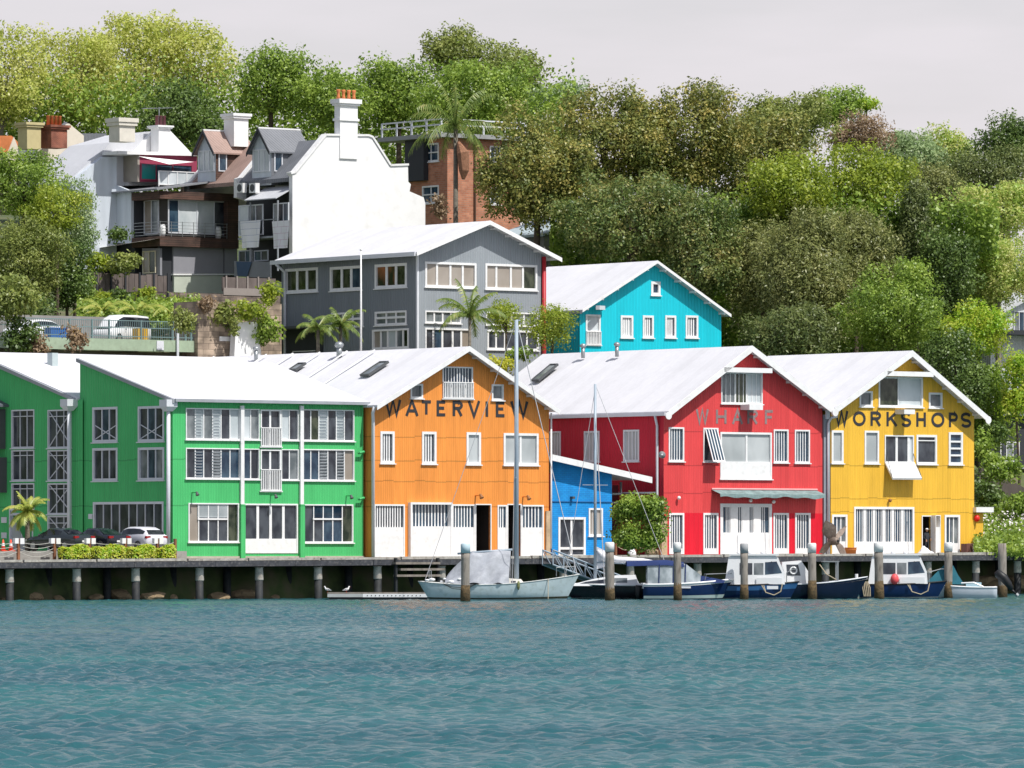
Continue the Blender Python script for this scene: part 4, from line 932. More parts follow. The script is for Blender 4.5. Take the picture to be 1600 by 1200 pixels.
prof = terr(b, .45, ylen, slate); zE = prof[0][1]; xE = prof[0][0]; zR = prof[1][1]
tparapet(b, ylen)
# dormer of the end house  (pixels 395..425 face, eave 235, bottom 290)
y1_ = b.side(394, 250, xE+.2)[0]; y0_ = b.side(424, 250, xE+.2)[0]; zb_ = b.side(410, 290, xE+.2)[1]; zt_ = b.side(410, 234, xE+.2)[1]
dormer(b, y0_, (y1_-y0_), xE+.2, zb_, zt_, 2.2, slate, slate, weather)
# shaded lower storeys with verandas
lowz = zE
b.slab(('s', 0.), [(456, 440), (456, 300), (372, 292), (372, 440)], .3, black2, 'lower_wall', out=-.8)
sA = ('s', .8)
b.win(('s', -.0), (377, 319, 411, 365), mul=(.5,), gl=[g_pale, g_grey], fm=grey_trim, hole=False, fo=.02, depth=.0, sill=False) if False else None
def flatwin(b, pl, r, gls, mul=(), fm=None, name='window', fw=.09, mw=.07, out=.03, hor=()):
    a0, a1, z0, z1 = b.rect(pl, r); mp = b.mp(pl); m = MB(); fm = fm or white2
    m.box(a0, a0+fw, .004, out+.06, z0, z1, mp); m.box(a1-fw, a1, .004, out+.06, z0, z1, mp); m.box(a0+fw, a1-fw, .004, out+.055, z0, z0+fw, mp); m.box(a0+fw, a1-fw, .004, out+.055, z1-fw, z1, mp)
    flip = pl[0] == 's'; mul = sorted((1-q if flip else q) for q in mul)
    for q in mul: a = a0+(a1-a0)*q; m.box(a-mw/2, a+mw/2, .004, out+.05, z0+fw, z1-fw, mp)
    for q in hor: z = z0+(z1-z0)*q; m.box(a0+fw, a1-fw, .004, out+.045, z-mw/2, z+mw/2, mp)
    fr = m.build(name, fm, b.root); gls = gls if isinstance(gls, list) else [gls]
    if flip: gls = gls[::-1]
    cuts = [0]+(mul if len(gls) == len(mul)+1 else [k/len(gls) for k in range(1, len(gls))])+[1]
    for k, g in enumerate(gls):
        p0, p1 = a0+.05+(a1-a0-.1)*cuts[k], a0+.05+(a1-a0-.1)*cuts[k+1]
        MB().add([mp(p0, out, z0+.05), mp(p1, out, z0+.05), mp(p1, out, z1-.05), mp(p0, out, z1-.05)], [(0, 1, 2, 3)]).build('pane', g, fr)
    return fr
sL = ('s', -.8)
flatwin(b, sL, (374, 320, 412, 368), [g_pale, g_grey, g_dark], mul=(.4, .7)); flatwin(b, sL, (428, 317, 452, 347), [g_grey, g_dark, g_blue], mul=(.33, .66))
flatwin(b, sL, (374, 391, 395, 430), [g_dark, g_blue], mul=(.5,), fm=grey_trim); flatwin(b, sL, (398, 391, 420, 408), [g_blue, g_dark], mul=(.5,), fm=grey_trim)
# balcony slab, rails and awning roof
ya_, za_ = b.side(372, 372, -.9)
MB().box(-.9, .8, .5, ya_, za_-.15, za_).build('balcony_floor', grey_trim, b.root)
ya_, za_ = b.side(372, 347, -1.)
m = MB(); m.box(-.98, -.9, .5, ya_, za_-.0, za_+.06)
m.build('rail', grey_trim, b.root)
q0 = b.side(446, 310, -1.0); q1 = b.side(388, 310, -1.0); zc = b.side(430, 297, .2)[1]
MB().prism([(-1.3, q0[1]), (.8, zc+.25), (.8, zc+.32), (-1.3, q0[1]+.08)], lambda x, z, d: (x, d, z), .4, 4.6).build('awning_roof', roofg, b.root)
MB().tube([(-1.0, .55, za_-4), (-1.0, .55, q0[1]-.1)], .07, 6).build('veranda_post', grey_trim, b.root); MB().tube([(-1.0, 4.2, za_-4), (-1.0, 4.2, q0[1]-.1)], .07, 6).build('veranda_post', grey_trim, b.root)
b.slab(('s', -1.2), [(366, 408), (423, 409), (423, 434), (366, 432)], .08, mat('grey_screen', (.22, .23, .25), .8), 'privacy_screen')
b.slab(('s', -1.3), [(369, 409), (393, 409), (386, 432), (371, 431)], .03, mat('blue_towel', (.06, .10, .17), .9), 'hanging_cloth')
for k_, (x0, x1, y0, y1) in enumerate(((375, 407, 345, 387), (425, 452, 345, 388))):
    a0, a1, z0, z1 = b.rect(('s', -1.15), (x0, y0, x1, y1)); t = MB(); n = 8
    mpS_ = b.mp(('s', -1.15))
    for i in range(n):
        for j in range(6):
            f_ = lambda ii, jj: mpS_(a0+(a1-a0)*ii/n*(1-.12*jj/6)+.1*jj/6, .10*math.sin(ii*1.3+jj*.3)*jj/6, z1-(z1-z0)*jj/6)
            t.add([f_(i, j), f_(i+1, j), f_(i+1, j+1), f_(i, j+1)], [(0, 1, 2, 3)])
    o = t.build('hanging_towel', brick('striped_cotton%d' % k_, (.86, .86, .88), (.84, .84, .87), ((.25, .30, .48), (.55, .35, .45))[k_], bw=4 if k_ == 0 else .8, rh=.5, var=.04), None, True, fix=False)
    o.parent = None; o.location = b.root.location; o.rotation_euler = b.root.rotation_euler
    tag(o, ('white towel with faint blue stripes hanging over the balcony rail, left of two', 'white checked towel hanging from the veranda beside the tall white gable wall')[k_], 'towel', 'towels drying on the terrace balcony')
for k_, px in enumerate((391, 411)):
    y_, z_ = b.side(px, 296, .4); t = thing('air_conditioner', ('white air conditioner unit on the terrace ledge, left of the pair', 'white air conditioner unit on the terrace ledge, right of the pair')[k_], 'air conditioner', b.root.matrix_world @ Vector((0, 0, 0)), AL, 'air conditioners on the ledge')
    t.location = b.root.location+Vector((-.4*CA-y_*SA, -.4*SA+y_*CA, z_-.3)); MB().box(-.25, .15, -.45, .4, 0, .75).build('casing', white, t); MB().tube([(-.252, -.02, .38), (-.27, -.02, .38)], .3, 14).build('fan_grille', dgrey, t)
TH = b
# ---- second terrace house: brown dormer, dark timber extension
b0 = b
b = Bld('terrace_house', 'terrace house with a brown shingled dormer and a glazed dark timber extension', 'house', b0.root.location+Vector((-ylen*SA, ylen*CA, 0)))
y2 = b.side(294, 270)[0]
prof = terr(b, .4, y2, browntile); xE, zE = prof[0]; zR = prof[1][1]; tparapet(b, y2)
y1_ = b.side(309, 250, xE+.2)[0]; y0_ = b.side(337, 250, xE+.2)[0]; zb_ = b.side(320, 289, xE+.2)[1]; zt_ = b.side(320, 236, xE+.2)[1]
dormer(b, y0_, (y1_-y0_), xE+.2, zb_, zt_, 2.2, browntile, darktimber, weather)
# chimney (white, 352..390 / 175..207)
def chim(b, px0, px1, py0, py1, m, x, dep=.8, cap=.4, pots=0, potm=None, name='chimney', ext=.9):
    a0, z0 = b.side(px1, py1, x); 
    aa0 = b.front(px0, py0, a0)[0]; aa1 = b.front(px1, py0, a0)[0]; z1 = b.front(px0, py0, a0)[1]; z0 = b.front(px0, py1, a0)[1]
    wd_ = (aa1-aa0)*.62; dp = (aa1-aa0)*.62
    x0_, x1_, y0_, y1__ = aa1-wd_, aa1, a0, a0+dp
    c_ = MB().box(x0_, x1_, y0_, y1__, z0-ext, z1-cap).build(name, m, b.root)
    MB().box(x0_-.14, x1_+.14, y0_-.14, y1__+.14, z1-cap, z1-cap*.55).box(x0_-.22, x1_+.22, y0_-.22, y1__+.22, z1-cap*.55+.002, z1).build('chimney_cap', m, c_)
    for i in range(pots):
        x = x0_+.2+(x1_-x0_-.4)*i/max(1, pots-1); MB().tube([(x, (y0_+y1__)/2, z1), (x, (y0_+y1__)/2, z1+.75), (x, (y0_+y1__)/2, z1+.8)], [.15, .13, .17], 8).build('chimney_pot', potm, c_, True)
    return c_
c_ = chim(b, 352, 388, 176, 210, bright, xE+3.2)
MB().tube([(xE+3.5, b.side(370, 190, xE+3.2)[0], zR+1.5), (xE+3.5, b.side(370, 190, xE+3.2)[0], b.front(370, 166, 2)[1]+1.2)], .03, 5)
# timber extension : corner at px 250
xq = -4.2
yq, _ = b.side(250, 330, xq); zt = b.side(250, 298, xq)[1]; zt2 = b.side(250, 310, xq)[1]; zl = b.side(250, 369, xq)[1]; zl2 = b.side(250, 384, xq)[1]
xr = b.front(373, 330, yq)[0]; yl_ = b.side(206, 330, xq)[0]
ex = MB(); ex.box(xq, xr, yq, yl_, zt2, zt).box(xq, xr, yq, yl_, zl2, zl)
xs_ = b.front(356, 330, yq)[0]; ex.box(xs_, xr, yq+.003, yl_, zl, zt2)
ex.build('timber_frame', darktimber, b.root)
MB().box(xq+1.1, xs_, yq+.6, yl_-.6, zl, zt2).build('glazed_room', interior, b.root)
fE = ('f', yq+.6); sE = ('s', xq+1.1)
flatwin(b, fE, (262, 313, 352, 366), [g_blue, g_pale, g_pale, g_dark], mul=(.18, .5, .80), fm=white2)
flatwin(b, sE, (226, 312, 249, 366), [g_tan, g_grey], mul=(.5,), fm=white2)
m = MB(); 
for h_ in (.0, .25, .5, .75, 1.0): m.bar((xq+.05, yq+.06, zl+.15+h_), (xs_, yq+.06, zl+.15+h_), .03).bar((xq+.05, yq+.06, zl+.15+h_), (xq+.05, yl_, zl+.15+h_), .03)
for i in range(7): x = xq+.05+(xs_-xq-.1)*i/6; m.bar((x, yq+.06, zl), (x, yq+.06, zl+1.2), .04)
m.build('balcony_railing', steel, b.root)
for px in (254, 341):
    a, z = b.front(px, 360, yq+.3); t = MB().tube([(a, yq+.3, zl), (a, yq+.3, zl+.3), (a, yq+.3, zl+.7), (a, yq+.3, zl+.95)], [.18, .26, .25, .18], 12).build('planter', white, None, True)
    t.location = b.root.location; t.rotation_euler = b.root.rotation_euler
    tag(t, 'round white planter pot at the %s end of the timber framed balcony' % ('left' if px < 300 else 'right'), 'planter', 'planters on the timber balcony')
# flat grey roof over the extension
za = b.side(178, 283, xq-.3)
MB().prism([(xq-.5, zt+.02), (xE+1.2, zt+.9), (xE+1.2, zt+1.05), (xq-.5, zt+.16)], lambda x, z, d: (x, d, z), yq-.3, yl_+6.5).build('extension_roof', corr('dull_metal_roof', (.24, .25, .27), period=.3, axis='Y'), b.root)
for k_ in (0, 1): MB().prism([(xq+1.0+k_*.0, zt+.38), (xq+2.6, zt+.60), (xq+2.6, zt+.66), (xq+1.0, zt+.44)], lambda x, z, d: (x, d, z), yq+1+k_*4.0, yq+2.2+k_*4.0).build('skylight', dgrey, b.root)
# pale weatherboard wing at left
ex_s = ('s', xq)
b.slab(ex_s, [(156, 380), (156, 302), (178, 288), (205, 299), (205, 380)], .25, weather, 'weatherboard_wing')
flatwin(b, ex_s, (151, 328, 160, 362), [g_dark, g_grey], mul=(.5,))
MB().box(xq+.3, xr, yl_, yl_+4.5, zl2-2, zt-.1).build('rear_block', black2, b.root)
# under-storey grey panels and cream base
fU = ('f', yq+.5)
b.slab(fU, [(271, 386), (349, 386), (349, 427), (271, 427)], .2, mat('mid_grey_panel', (.27, .27, .30), .8, var=.06), 'blind_panel')
b.slab(fU, [(351, 386), (371, 386), (371, 427), (351, 427)], .2, MATS['mid_grey_panel'], 'blind_panel', out=-.01)
b.slab(fU, [(270, 427.5), (371, 427.5), (371, 430), (270, 430)], .35, white, 'sill_band', out=.08)
b.slab(fU, [(272, 430.5), (349, 430.5), (349, 462), (272, 462)], .3, mat('pale_green_panel', (.50, .54, .46), .8, var=.08), 'garden_panel')
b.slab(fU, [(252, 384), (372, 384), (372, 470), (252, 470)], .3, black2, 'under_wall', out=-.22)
b.slab(('s', xq+.4), [(222, 388), (250, 388), (250, 430), (222, 430)], .2, MATS['mid_grey_panel'], 'under_wall')
flatwin(b, ('s', xq+.35), (224, 392, 244, 427), [g_tan, g_tree], mul=(.5,), fm=mat('cream_paint', (.62, .56, .42), .7))
# canvas awning at left
m = MB(); 
A0 = b.side(150, 392, xq-.5); A1 = b.side(247, 376, xq-.2)
m.add([(xq-1.8, A0[0], A0[1]), (xq-1.2, A1[0], A1[1]), (xq+.3, A1[0], A1[1]+.25), (xq+.0, A0[0], A0[1]+.3)], [(0, 1, 2, 3)]); m.build('canvas_awning', mat('cream_canvas', (.72, .68, .58), .9), b.root, fix=False)
T2 = b
# ---- third house: teal & burgundy top room with white sail, low white roofs
b = Bld('terrace_house', 'white roofed house with a burgundy and teal top room under a white shade sail', 'house', b.root.location+Vector((-(y2+.4)*SA, (y2+.4)*CA, 0)))
xq = -3.2
fT = ('f', 0.)
yt = b.side(215, 260, xq)[0]
burg = mat('burgundy_paint', (.33, .05, .10), .7); teal = glass('teal_glass', (.02, .26, .24), (.16, .10, .24), .2, .6)
b.slab(('s', xq), [(183, 240), (215, 240), (215, 284), (183, 284)], .2, mat('taupe_render', (.36, .32, .28), .9), 'side_wall')
fy = ('f', yt)
b.slab(fy, [(215.5, 240), (308, 243), (308, 284), (215.5, 284)], .2, burg, 'front_wall', out=-.01)
flatwin(b, fy, (219, 256, 300, 283), [teal, g_blue, g_blue], mul=(.3, .62), fm=burg)
b.slab(fy, [(181, 236), (308, 239), (308, 244), (181, 241)], 2.2, white, 'flat_roof', out=.25)
p1, p2, p3 = b.front(216, 244, yt-.4), b.front(303, 253, yt-.4), b.front(262, 257, yt-2.2)
MB().add([(p1[0], yt-.4, p1[1]), (p2[0], yt-.4, p2[1]), (p3[0], yt-2.4, p3[1])], [(0, 1, 2)]).build('shade_sail', mat('sail_cloth', (.8, .8, .78), .8), b.root, fix=False)
a0, z0 = b.front(248, 288, yt-1.5); a1, _ = b.front(306, 288, yt-1.5); z1 = b.front(270, 268, yt-1.5)[1]
m = MB(); m.bar((a0, yt-1.5, z1), (a1, yt-1.5, z1), .07).bar((a0, yt-1.5, z0), (a1, yt-1.5, z0), .07)
for i in range(5): m.bar((a0+(a1-a0)*i/4, yt-1.5, z0-.3), (a0+(a1-a0)*i/4, yt-1.5, z1), .07)
rl = m.build('glass_balustrade', white, b.root); MB().add([(a0, yt-1.47, z0), (a1, yt-1.47, z0), (a1, yt-1.47, z1), (a0, yt-1.47, z1)], [(0, 1, 2, 3)]).build('pane', g_pale, rl)
# main roofs
b.slab(fT, [(113, 290), (175, 232), (215, 213), (236, 205), (268, 205), (300, 240), (312, 300), (112, 300)], .4, white, 'gable_wall', out=-5.0) if False else None
ym = 3.5; A = lambda px, py: b.front(px, py, ym)
prof = [A(200, 252), A(240, 205), A(265, 203), A(300, 240), A(306, 290), A(200, 290)]
MB().prism(prof, lambda x, z, d: (x, ym+d, z), 0, 7).build('gable_wall', white, b.root)
prof = [A(113, 281), A(180, 222), A(238, 205), A(238, 290), A(113, 290)]
MB().prism(prof, lambda x, z, d: (x, ym+.5+d, z), 0, 6).build('lower_roof', roofg, b.root)
b.slab(('f', ym), [(112, 284), (160, 245), (182, 245), (182, 420), (112, 420)], 3, weather, 'lower_wall', out=.02)
c_ = chim(b, 237, 266, 195, 232, bright, A(262, 210)[0]-.6, cap=.25, pots=3, potm=mat('plum_pot', (.16, .05, .06), .6))
chim(b, 172, 211, 183, 222, mat('cream_render', (.70, .66, .58), .8), A(205, 210)[0]-1.5, cap=.6, ext=-.1)
m = MB(); xx, yy_ = A(262, 200)[0], ym+1.2; zt = b.front(262, 168, yy_)[1]; zb3 = b.front(262, 200, yy_)[1]
m.tube([(xx, yy_, zb3), (xx, yy_, zt)], .04, 5)
m.bar((xx-1.6, yy_, zt-.2), (xx+1.2, yy_, zt), .05)
for i in range(7): m.bar((xx-1.4+i*.4, yy_-.4, zt-.15+i*.02), (xx-1.4+i*.4, yy_+.4, zt-.15+i*.02), .04)
m.build('tv_antenna', steel, b.root)
T3 = b
# ---- fourth : cream gable with slate roof
b = Bld('terrace_house', 'cream gabled house with a slate roof and red and yellow chimneys at the far left', 'house', P(60, 300, 508)*1.0)
b.root.location.z = gz(b.root.location.x, b.root.location.y)-1; b.loc = b.root.location.copy()
cream = mat('cream_wall', (.72, .66, .56), .85, var=.08)
b.slab(f0, [(62, 300), (62, 236), (108, 193), (131, 212), (131, 300)], .4, cream, 'gable_wall')
b.slab(f0, [(62, 232), (108, 190), (132, 209), (170, 210), (175, 232), (110, 255), (100, 262)], .3, slate, 'roof', out=-.42)
MB().prism([b.front(90, 246), b.front(132, 208), b.front(172, 208), b.front(160, 262), b.front(90, 300)], lambda x, z, d: (x, d, z), .5, 8).build('roof', slate, b.root)
b.slab(('f', -.3), [(92, 257), (124, 233), (142, 247), (142, 262), (92, 300)], .3, mat('maroon_timber', (.24, .07, .06), .8), 'porch', out=.1)
chim(b, 29, 64, 190, 226, mat('ochre_render', (.55, .47, .25), .85), b.front(60, 200)[0]-1.2, cap=.4, ext=.3)
redbrick = brick('chimney_brick', (.30, .07, .04), (.38, .10, .05), (.30, .2, .15))
chim(b, 65, 105, 194, 224, redbrick, b.front(100, 200)[0]-1.6, cap=.35, pots=4, potm=pot, ext=.3)
b.slab(('f', 1.5), [(-6, 240), (-6, 212), (18, 212), (28, 222), (28, 240)], 3, pot, 'tiled_roof')
b.slab(('f', 1.4), [(10, 245), (22, 214), (28, 230), (28, 300), (10, 300)], .3, cream, 'side_wall')
# ---- brick flats
YB_ = 506
pz = base(699, 360, YB_, gz(*P(699, 360, YB_).xy)-1)
b = Bld('brick_flats', 'red brick flats with a railed flat roof, behind the tall palm', 'flats', pz)
bk = brick('red_brick', (.42, .16, .09), (.55, .24, .14), (.38, .28, .22), bw=.5, rh=.17, var=.25)
zt = b.front(699, 215)[1]; Db = b.side(640, 300)[0]; Wb = b.front(812, 300)[0]
bw_ = [b.win(s0, r, mul=(.5,), hor=(.5,), gl=g_blue, fw=.14, mw=.1) for r in ((660, 224, 686, 253), (660, 290, 686, 318))]
b.win(f0, (765, 228, 782, 255), mul=(.5,), gl=g_blue, fw=.12); b.win(f0, (765, 293, 782, 320), mul=(.5,), gl=g_blue, fw=.12)
b.wall(f0, [(0, 0), (Wb, 0), (Wb, zt), (0, zt)], bk); b.wall(s0, [(0, 0), (Db, 0), (Db, zt), (0, zt)], bk, name='side_wall')
MB().box(-1.1, Wb+.3, -.6, Db+3, zt, zt+.35).build('roof', mat('grey_slab', (.30, .31, .31), .8), b.root)
z1 = b.front(699, 187)[1]; m = MB()
for h_ in (.0, .45): m.bar((-1, -.5, z1-h_), (Wb+.2, -.5, z1-h_), .11).bar((-1, -.5, z1-h_), (-1, Db+2.5, z1-h_), .11)
for i in range(5): m.bar((-1+(Wb+1.2)*i/4, -.5, zt+.35), (-1+(Wb+1.2)*i/4, -.5, z1), .12)
for i in range(1, 5): m.bar((-1, -.5+(Db+3)*i/4, zt+.35), (-1, -.5+(Db+3)*i/4, z1), .12)
m.build('roof_railing', white2, b.root)
a = b.front(741, 300)[0]; MB().tube([(a, -.1, 0), (a, -.1, zt)], .09, 6).build('downpipe', mat('brown_pipe', (.10, .05, .03), .6), b.root)
MB().box(-.5, -.01, Db*.5, Db, zt-3.4, zt-.02).build('recess_shade_box', black2, b.root)  # projecting dark box, its colour stands for the shade in a recess

# ---- parking deck behind the green warehouse
yd = u_at(100, 38)
pk = Bld('parking_deck', 'pale green concrete parking deck edge with a grey pipe fence', 'car park', W(u_at(72, 36.6), 36.6, 0))
fk = ('f', 0.)
pgreen = mat('pale_green_concrete', (.33, .42, .30), .85, var=.15, dirt=(.2, .22, .16), dirt_amt=.4)
x1 = pk.front(311, 535)[0]; z1 = pk.front(200, 530)[1]; z0 = pk.front(200, 548)[1]
PKZ = z1
MB().box(-8, x1, 0, .5, z0, z1).build('edge_beam', pgreen, pk.root); MB().box(-8, x1+.2, .5, 9, z1-.5, z1-.15).build('deck_slab', pave, pk.root); MB().box(-8, x1+.2, 8.6, 9, z1-.1, z1+1.9).build('back_parapet', mat('grey_parapet', (.27, .26, .25), .9, var=.2), pk.root)
MB().box(-8, x1, 1.5, 1.9, 6, z0).build('back_wall', mat('olive_wall', (.12, .12, .07), .9), pk.root)
zt = pk.front(200, 501)[1]; m = MB()
for zz_ in (zt, (zt*.62+z1*.38), z1+.2): m.bar((-8, .1, zz_), (x1, .1, zz_), .06)
for px in (110, 145, 172, 222, 271, 291, 300, 308): x = pk.front(px, 520)[0]; m.bar((x, .1, z1), (x, .1, zt+.05), .10)
x = -8
while x < x1: m.bar((x, .1, z1), (x, .1, zt), .028); x += .16
m.build('pipe_fence', mat('green_grey_steel', (.16, .24, .24), .5), pk.root)
for px in (46, 250): 
    x = pk.front(px, 540)[0]; MB().box(x-.3, x+.3, -.05, -.005, z0+.1, z0+.75).build('notice', white2, pk.root)
MB().tube([(pk.front(276, 540)[0], -.12, z0-1), (pk.front(276, 540)[0], -.12, z1+.5)], .1, 6).build('downpipe', white2, pk.root)
# retaining walls
stonew = brick('sandstone_wall', (.46, .36, .27), (.28, .215, .165), (.10, .08, .06), bw=.95, rh=.42, var=.6)
stoned = brick('old_stone_wall', (.30, .23, .19), (.17, .13, .11), (.09, .07, .06), bw=.55, rh=.26, var=.8)
rw = Bld('retaining_wall', 'rough sandstone retaining wall beside the parking deck', 'wall', W(u_at(309, 36.2), 36.2, 6))
x1 = rw.front(440, 500)[0]; z1 = rw.front(350, 472)[1]; MB().box(0, x1, 0, 3, 0, z1).build('wall', stonew, rw.root)
rw2 = Bld('garden_wall', 'dark old stone garden wall below the terrace houses', 'wall', P(225, 470, 462)); rw2.root.location.z = 10; rw2.loc = rw2.root.location.copy()
x1 = rw2.front(438, 460)[0]; z1 = rw2.front(350, 459)[1]; MB().box(0, x1, 0, 3, 0, z1).build('wall', stoned, rw2.root)
ww = Bld('white_wall', 'short white rendered wall partly covered with climbing leaves', 'wall', W(u_at(368, 35.2), 35.2, 6))
ww.slab(f0, [(366, 560), (369, 503), (402, 503), (409, 560)], .6, bright, 'wall')
sgn = MB(); a0, a1, z0, z1 = rw.rect(('f', -.06), (343, 526, 361, 533)); o = rw.box(a0, a1, -.08, -.02, z0, z1, white, 'notice')
# timber fence above the garden wall
fn = Bld('timber_fence', 'weathered grey paling fence beneath the terrace houses', 'fence', rw2.root.location+Vector((-4*CA, -4*SA, 0)))
a0, a1, z0, z1 = fn.rect(f0, (128, 428, 262, 456))
m = MB(); x = a0
while x < a1: m.box(x, x+.5, 0, .06, z0, z1+random.uniform(-.08, .05)); x += .53
m.build('palings', mat('grey_palings', (.16, .13, .12), .9, var=.4, vstretch=.3), fn.root)
for i in range(7): x = a0+(a1-a0)*i/6; fn.box(x-.07, x+.07, -.1, -.002, z0-.5, z1+.15, black2, 'post')
fn.box(a0, a1, -.07, -.003, z1, z1+.1, black2, 'top_rail') if False else None
fn2 = Bld('timber_fence', 'low dark fence with pale posts under the towels', 'fence', rw2.root.location+Vector((0, 0, 0)))
a0, a1, z0, z1 = fn2.rect(f0, (349, 434, 432, 456)); fn2.box(a0, a1, .1, .2, z0, z1, MATS['grey_palings'], 'palings'); fn2.box(a0, a1, -.05, .05, z0-.3, z0+.25, mat('sleeper', (.30, .26, .24), .9), 'sleeper_beam')
for i in range(5): x = a0+(a1-a0)*(i+.3)/5; fn2.box(x-.06, x+.06, .0, .09, z0, z1+.1, MATS['sleeper'], 'post')
# flagpole
fpole = thing('flagpole', 'tall thin white pole standing in front of the grey building', 'pole', P(564, 556, 434)); fpole.location.z = 13.5
zt = P(564, 391, 434).z-13.5
MB().tube([(0, 0, 0), (0, 0, zt*.65), (0, 0, zt)], [.09, .07, .05], 8).build('pole', white, fpole, True); MB().ball((0, 0, zt+.05), .1).build('finial', white, fpole, True)
# ---- houses glimpsed among trees at the right
b = Bld('hillside_house', 'white house glimpsed between the trees at the right edge', 'house', P(1548, 600, 492)); b.root.location.z = gz(b.root.location.x, b.root.location.y)-1; b.loc = b.root.location.copy()
Wx = 11; zt = b.front(1580, 500)[1]
flatwin(b, f0, (1583, 486, 1600, 520), [g_grey, g_blue], mul=(.5,)); flatwin(b, f0, (1578, 600, 1600, 640), [g_dark, g_blue], mul=(.5,))
MB().box(0, Wx, .02, 7, -5, zt).prism([(0, zt), (Wx, zt), (Wx/2, zt+2.3)], lambda x, z, d: (x, d, z), .022, 7).build('wall', corr('white_boards', (.62, .64, .66), period=.25, axis='XY', stain=.1), b.root)
MB().prism([(-.5, zt-.1), (Wx/2, zt+2.4), (Wx+.5, zt-.1), (Wx+.5, zt+.05), (Wx/2, zt+2.6), (-.5, zt+.05)], lambda x, z, d: (x, d, z), -.5, 7.4).build('roof', roofg, b.root)
MB().box(-.1, Wx, -1.6, 0, b.front(1580, 524)[1], b.front(1580, 517)[1]).build('balcony', black2, b.root)
b = Bld('hillside_house', 'dark lower house with white framed windows beside the yellow warehouse', 'house', P(1530, 790, 462)); b.root.location.z = gz(b.root.location.x, b.root.location.y)-.5; b.loc = b.root.location.copy()
zt = b.front(1570, 650)[1]
flatwin(b, f0, (1562, 690, 1592, 722), [g_dark, g_grey, g_dark], mul=(.33, .66), fm=white)
MB().box(0, 9, .01, 6, 0, zt).build('wall', black2, b.root); MB().box(-.4, 9.5, -.6, 6.4, zt+.002, zt+.25).build('roof', slate, b.root)
b.box(1, 9, -.7, -.01, b.front(1570, 730)[1]-.12, b.front(1570, 730)[1], grey_trim, 'balcony')
b = Bld('white_cottage', 'pale cottage almost hidden by trees, behind the turquoise shed', 'house', P(1120, 470, 505)); b.root.location.z = gz(b.root.location.x, b.root.location.y)-1; b.loc = b.root.location.copy()
zt = b.front(1140, 385)[1]; flatwin(b, f0, (1150, 400, 1160, 420), [g_dark]); MB().box(0, 9, .01, 6, -5, zt).prism([(0, zt), (9, zt), (4.5, zt+2.4)], lambda x, z, d: (x, d, z), .012, 6).build('wall', cream, b.root); MB().prism([(-.5, zt), (4.5, zt+2.6), (9.5, zt), (9.5, zt+.2), (4.5, zt+2.8), (-.5, zt+.2)], lambda x, z, d: (x, d, z), -.5, 6.5).build('roof', roofg, b.root)
b = Bld('hidden_house', 'shaded house with a pale blue roof beneath the big fig tree', 'house', P(850, 430, 486)); b.root.location.z = gz(b.root.location.x, b.root.location.y)-1; b.loc = b.root.location.copy()
zt = b.front(900, 372)[1]; flatwin(b, f0, (875, 380, 905, 400), [g_dark, g_grey, g_dark], mul=(.3, .7)); MB().box(0, 9, .01, 6, -5, zt).prism([(0, zt), (9, zt), (4.5, zt+1.4)], lambda x, z, d: (x, d, z), .012, 6).build('wall', mat('grey_wall', (.2, .2, .2), .9), b.root); MB().prism([(-.5, zt), (4.5, zt+1.6), (9.5, zt), (9.5, zt+.2), (4.5, zt+1.8), (-.5, zt+.2)], lambda x, z, d: (x, d, z), -.5, 6.5).build('roof', mat('pale_blue_roof', (.42, .50, .54), .6), b.root)
# sloping dark fence at the right, behind the shrubs
rf_ = Bld('slope_fence', 'dark sloping paling fence among shrubs right of the yellow warehouse', 'fence', P(1528, 760, 452)); rf_.root.location.z = gz(rf_.root.location.x, rf_.root.location.y); rf_.loc = rf_.root.location.copy()
rf_.slab(f0, [(1530, 722), (1600, 762), (1640, 785), (1640, 815), (1600, 795), (1530, 752)], .1, mat('fence_brown', (.09, .075, .065), .9, var=.3, vstretch=.2), 'palings')
# ================================================================ VEGETATION
def leaf_mesh(name, C, Nrm, size, m, elong=1.5, sizes=None):
    """one small quad per leaf clump: centres C, normals Nrm"""
    n = len(C); r = np.random.default_rng(len(C))
    t = r.normal(size=(n, 3)); t -= (t*Nrm).sum(1, keepdims=True)*Nrm; t /= np.linalg.norm(t, axis=1, keepdims=True)+1e-9
    bt = np.cross(Nrm, t); s = (size*r.uniform(.55, 1.25, n) if sizes is None else sizes)[:, None]
    a = t*s*elong*.5; b_ = bt*s*.5
    V = np.stack([C-a, C+b_*.9+a*.1, C+a, C-b_*.9-a*.1], 1).reshape(-1, 3).astype(np.float32)
    me = bpy.data.meshes.new(name); me.vertices.add(4*n); me.vertices.foreach_set('co', V.ravel())
    me.loops.add(4*n); me.loops.foreach_set('vertex_index', np.arange(4*n, dtype=np.int32))
    me.polygons.add(n); me.polygons.foreach_set('loop_start', np.arange(0, 4*n, 4, dtype=np.int32)); me.polygons.foreach_set('loop_total', np.full(n, 4, np.int32))
    me.update(calc_edges=True); me.materials.append(m); return me
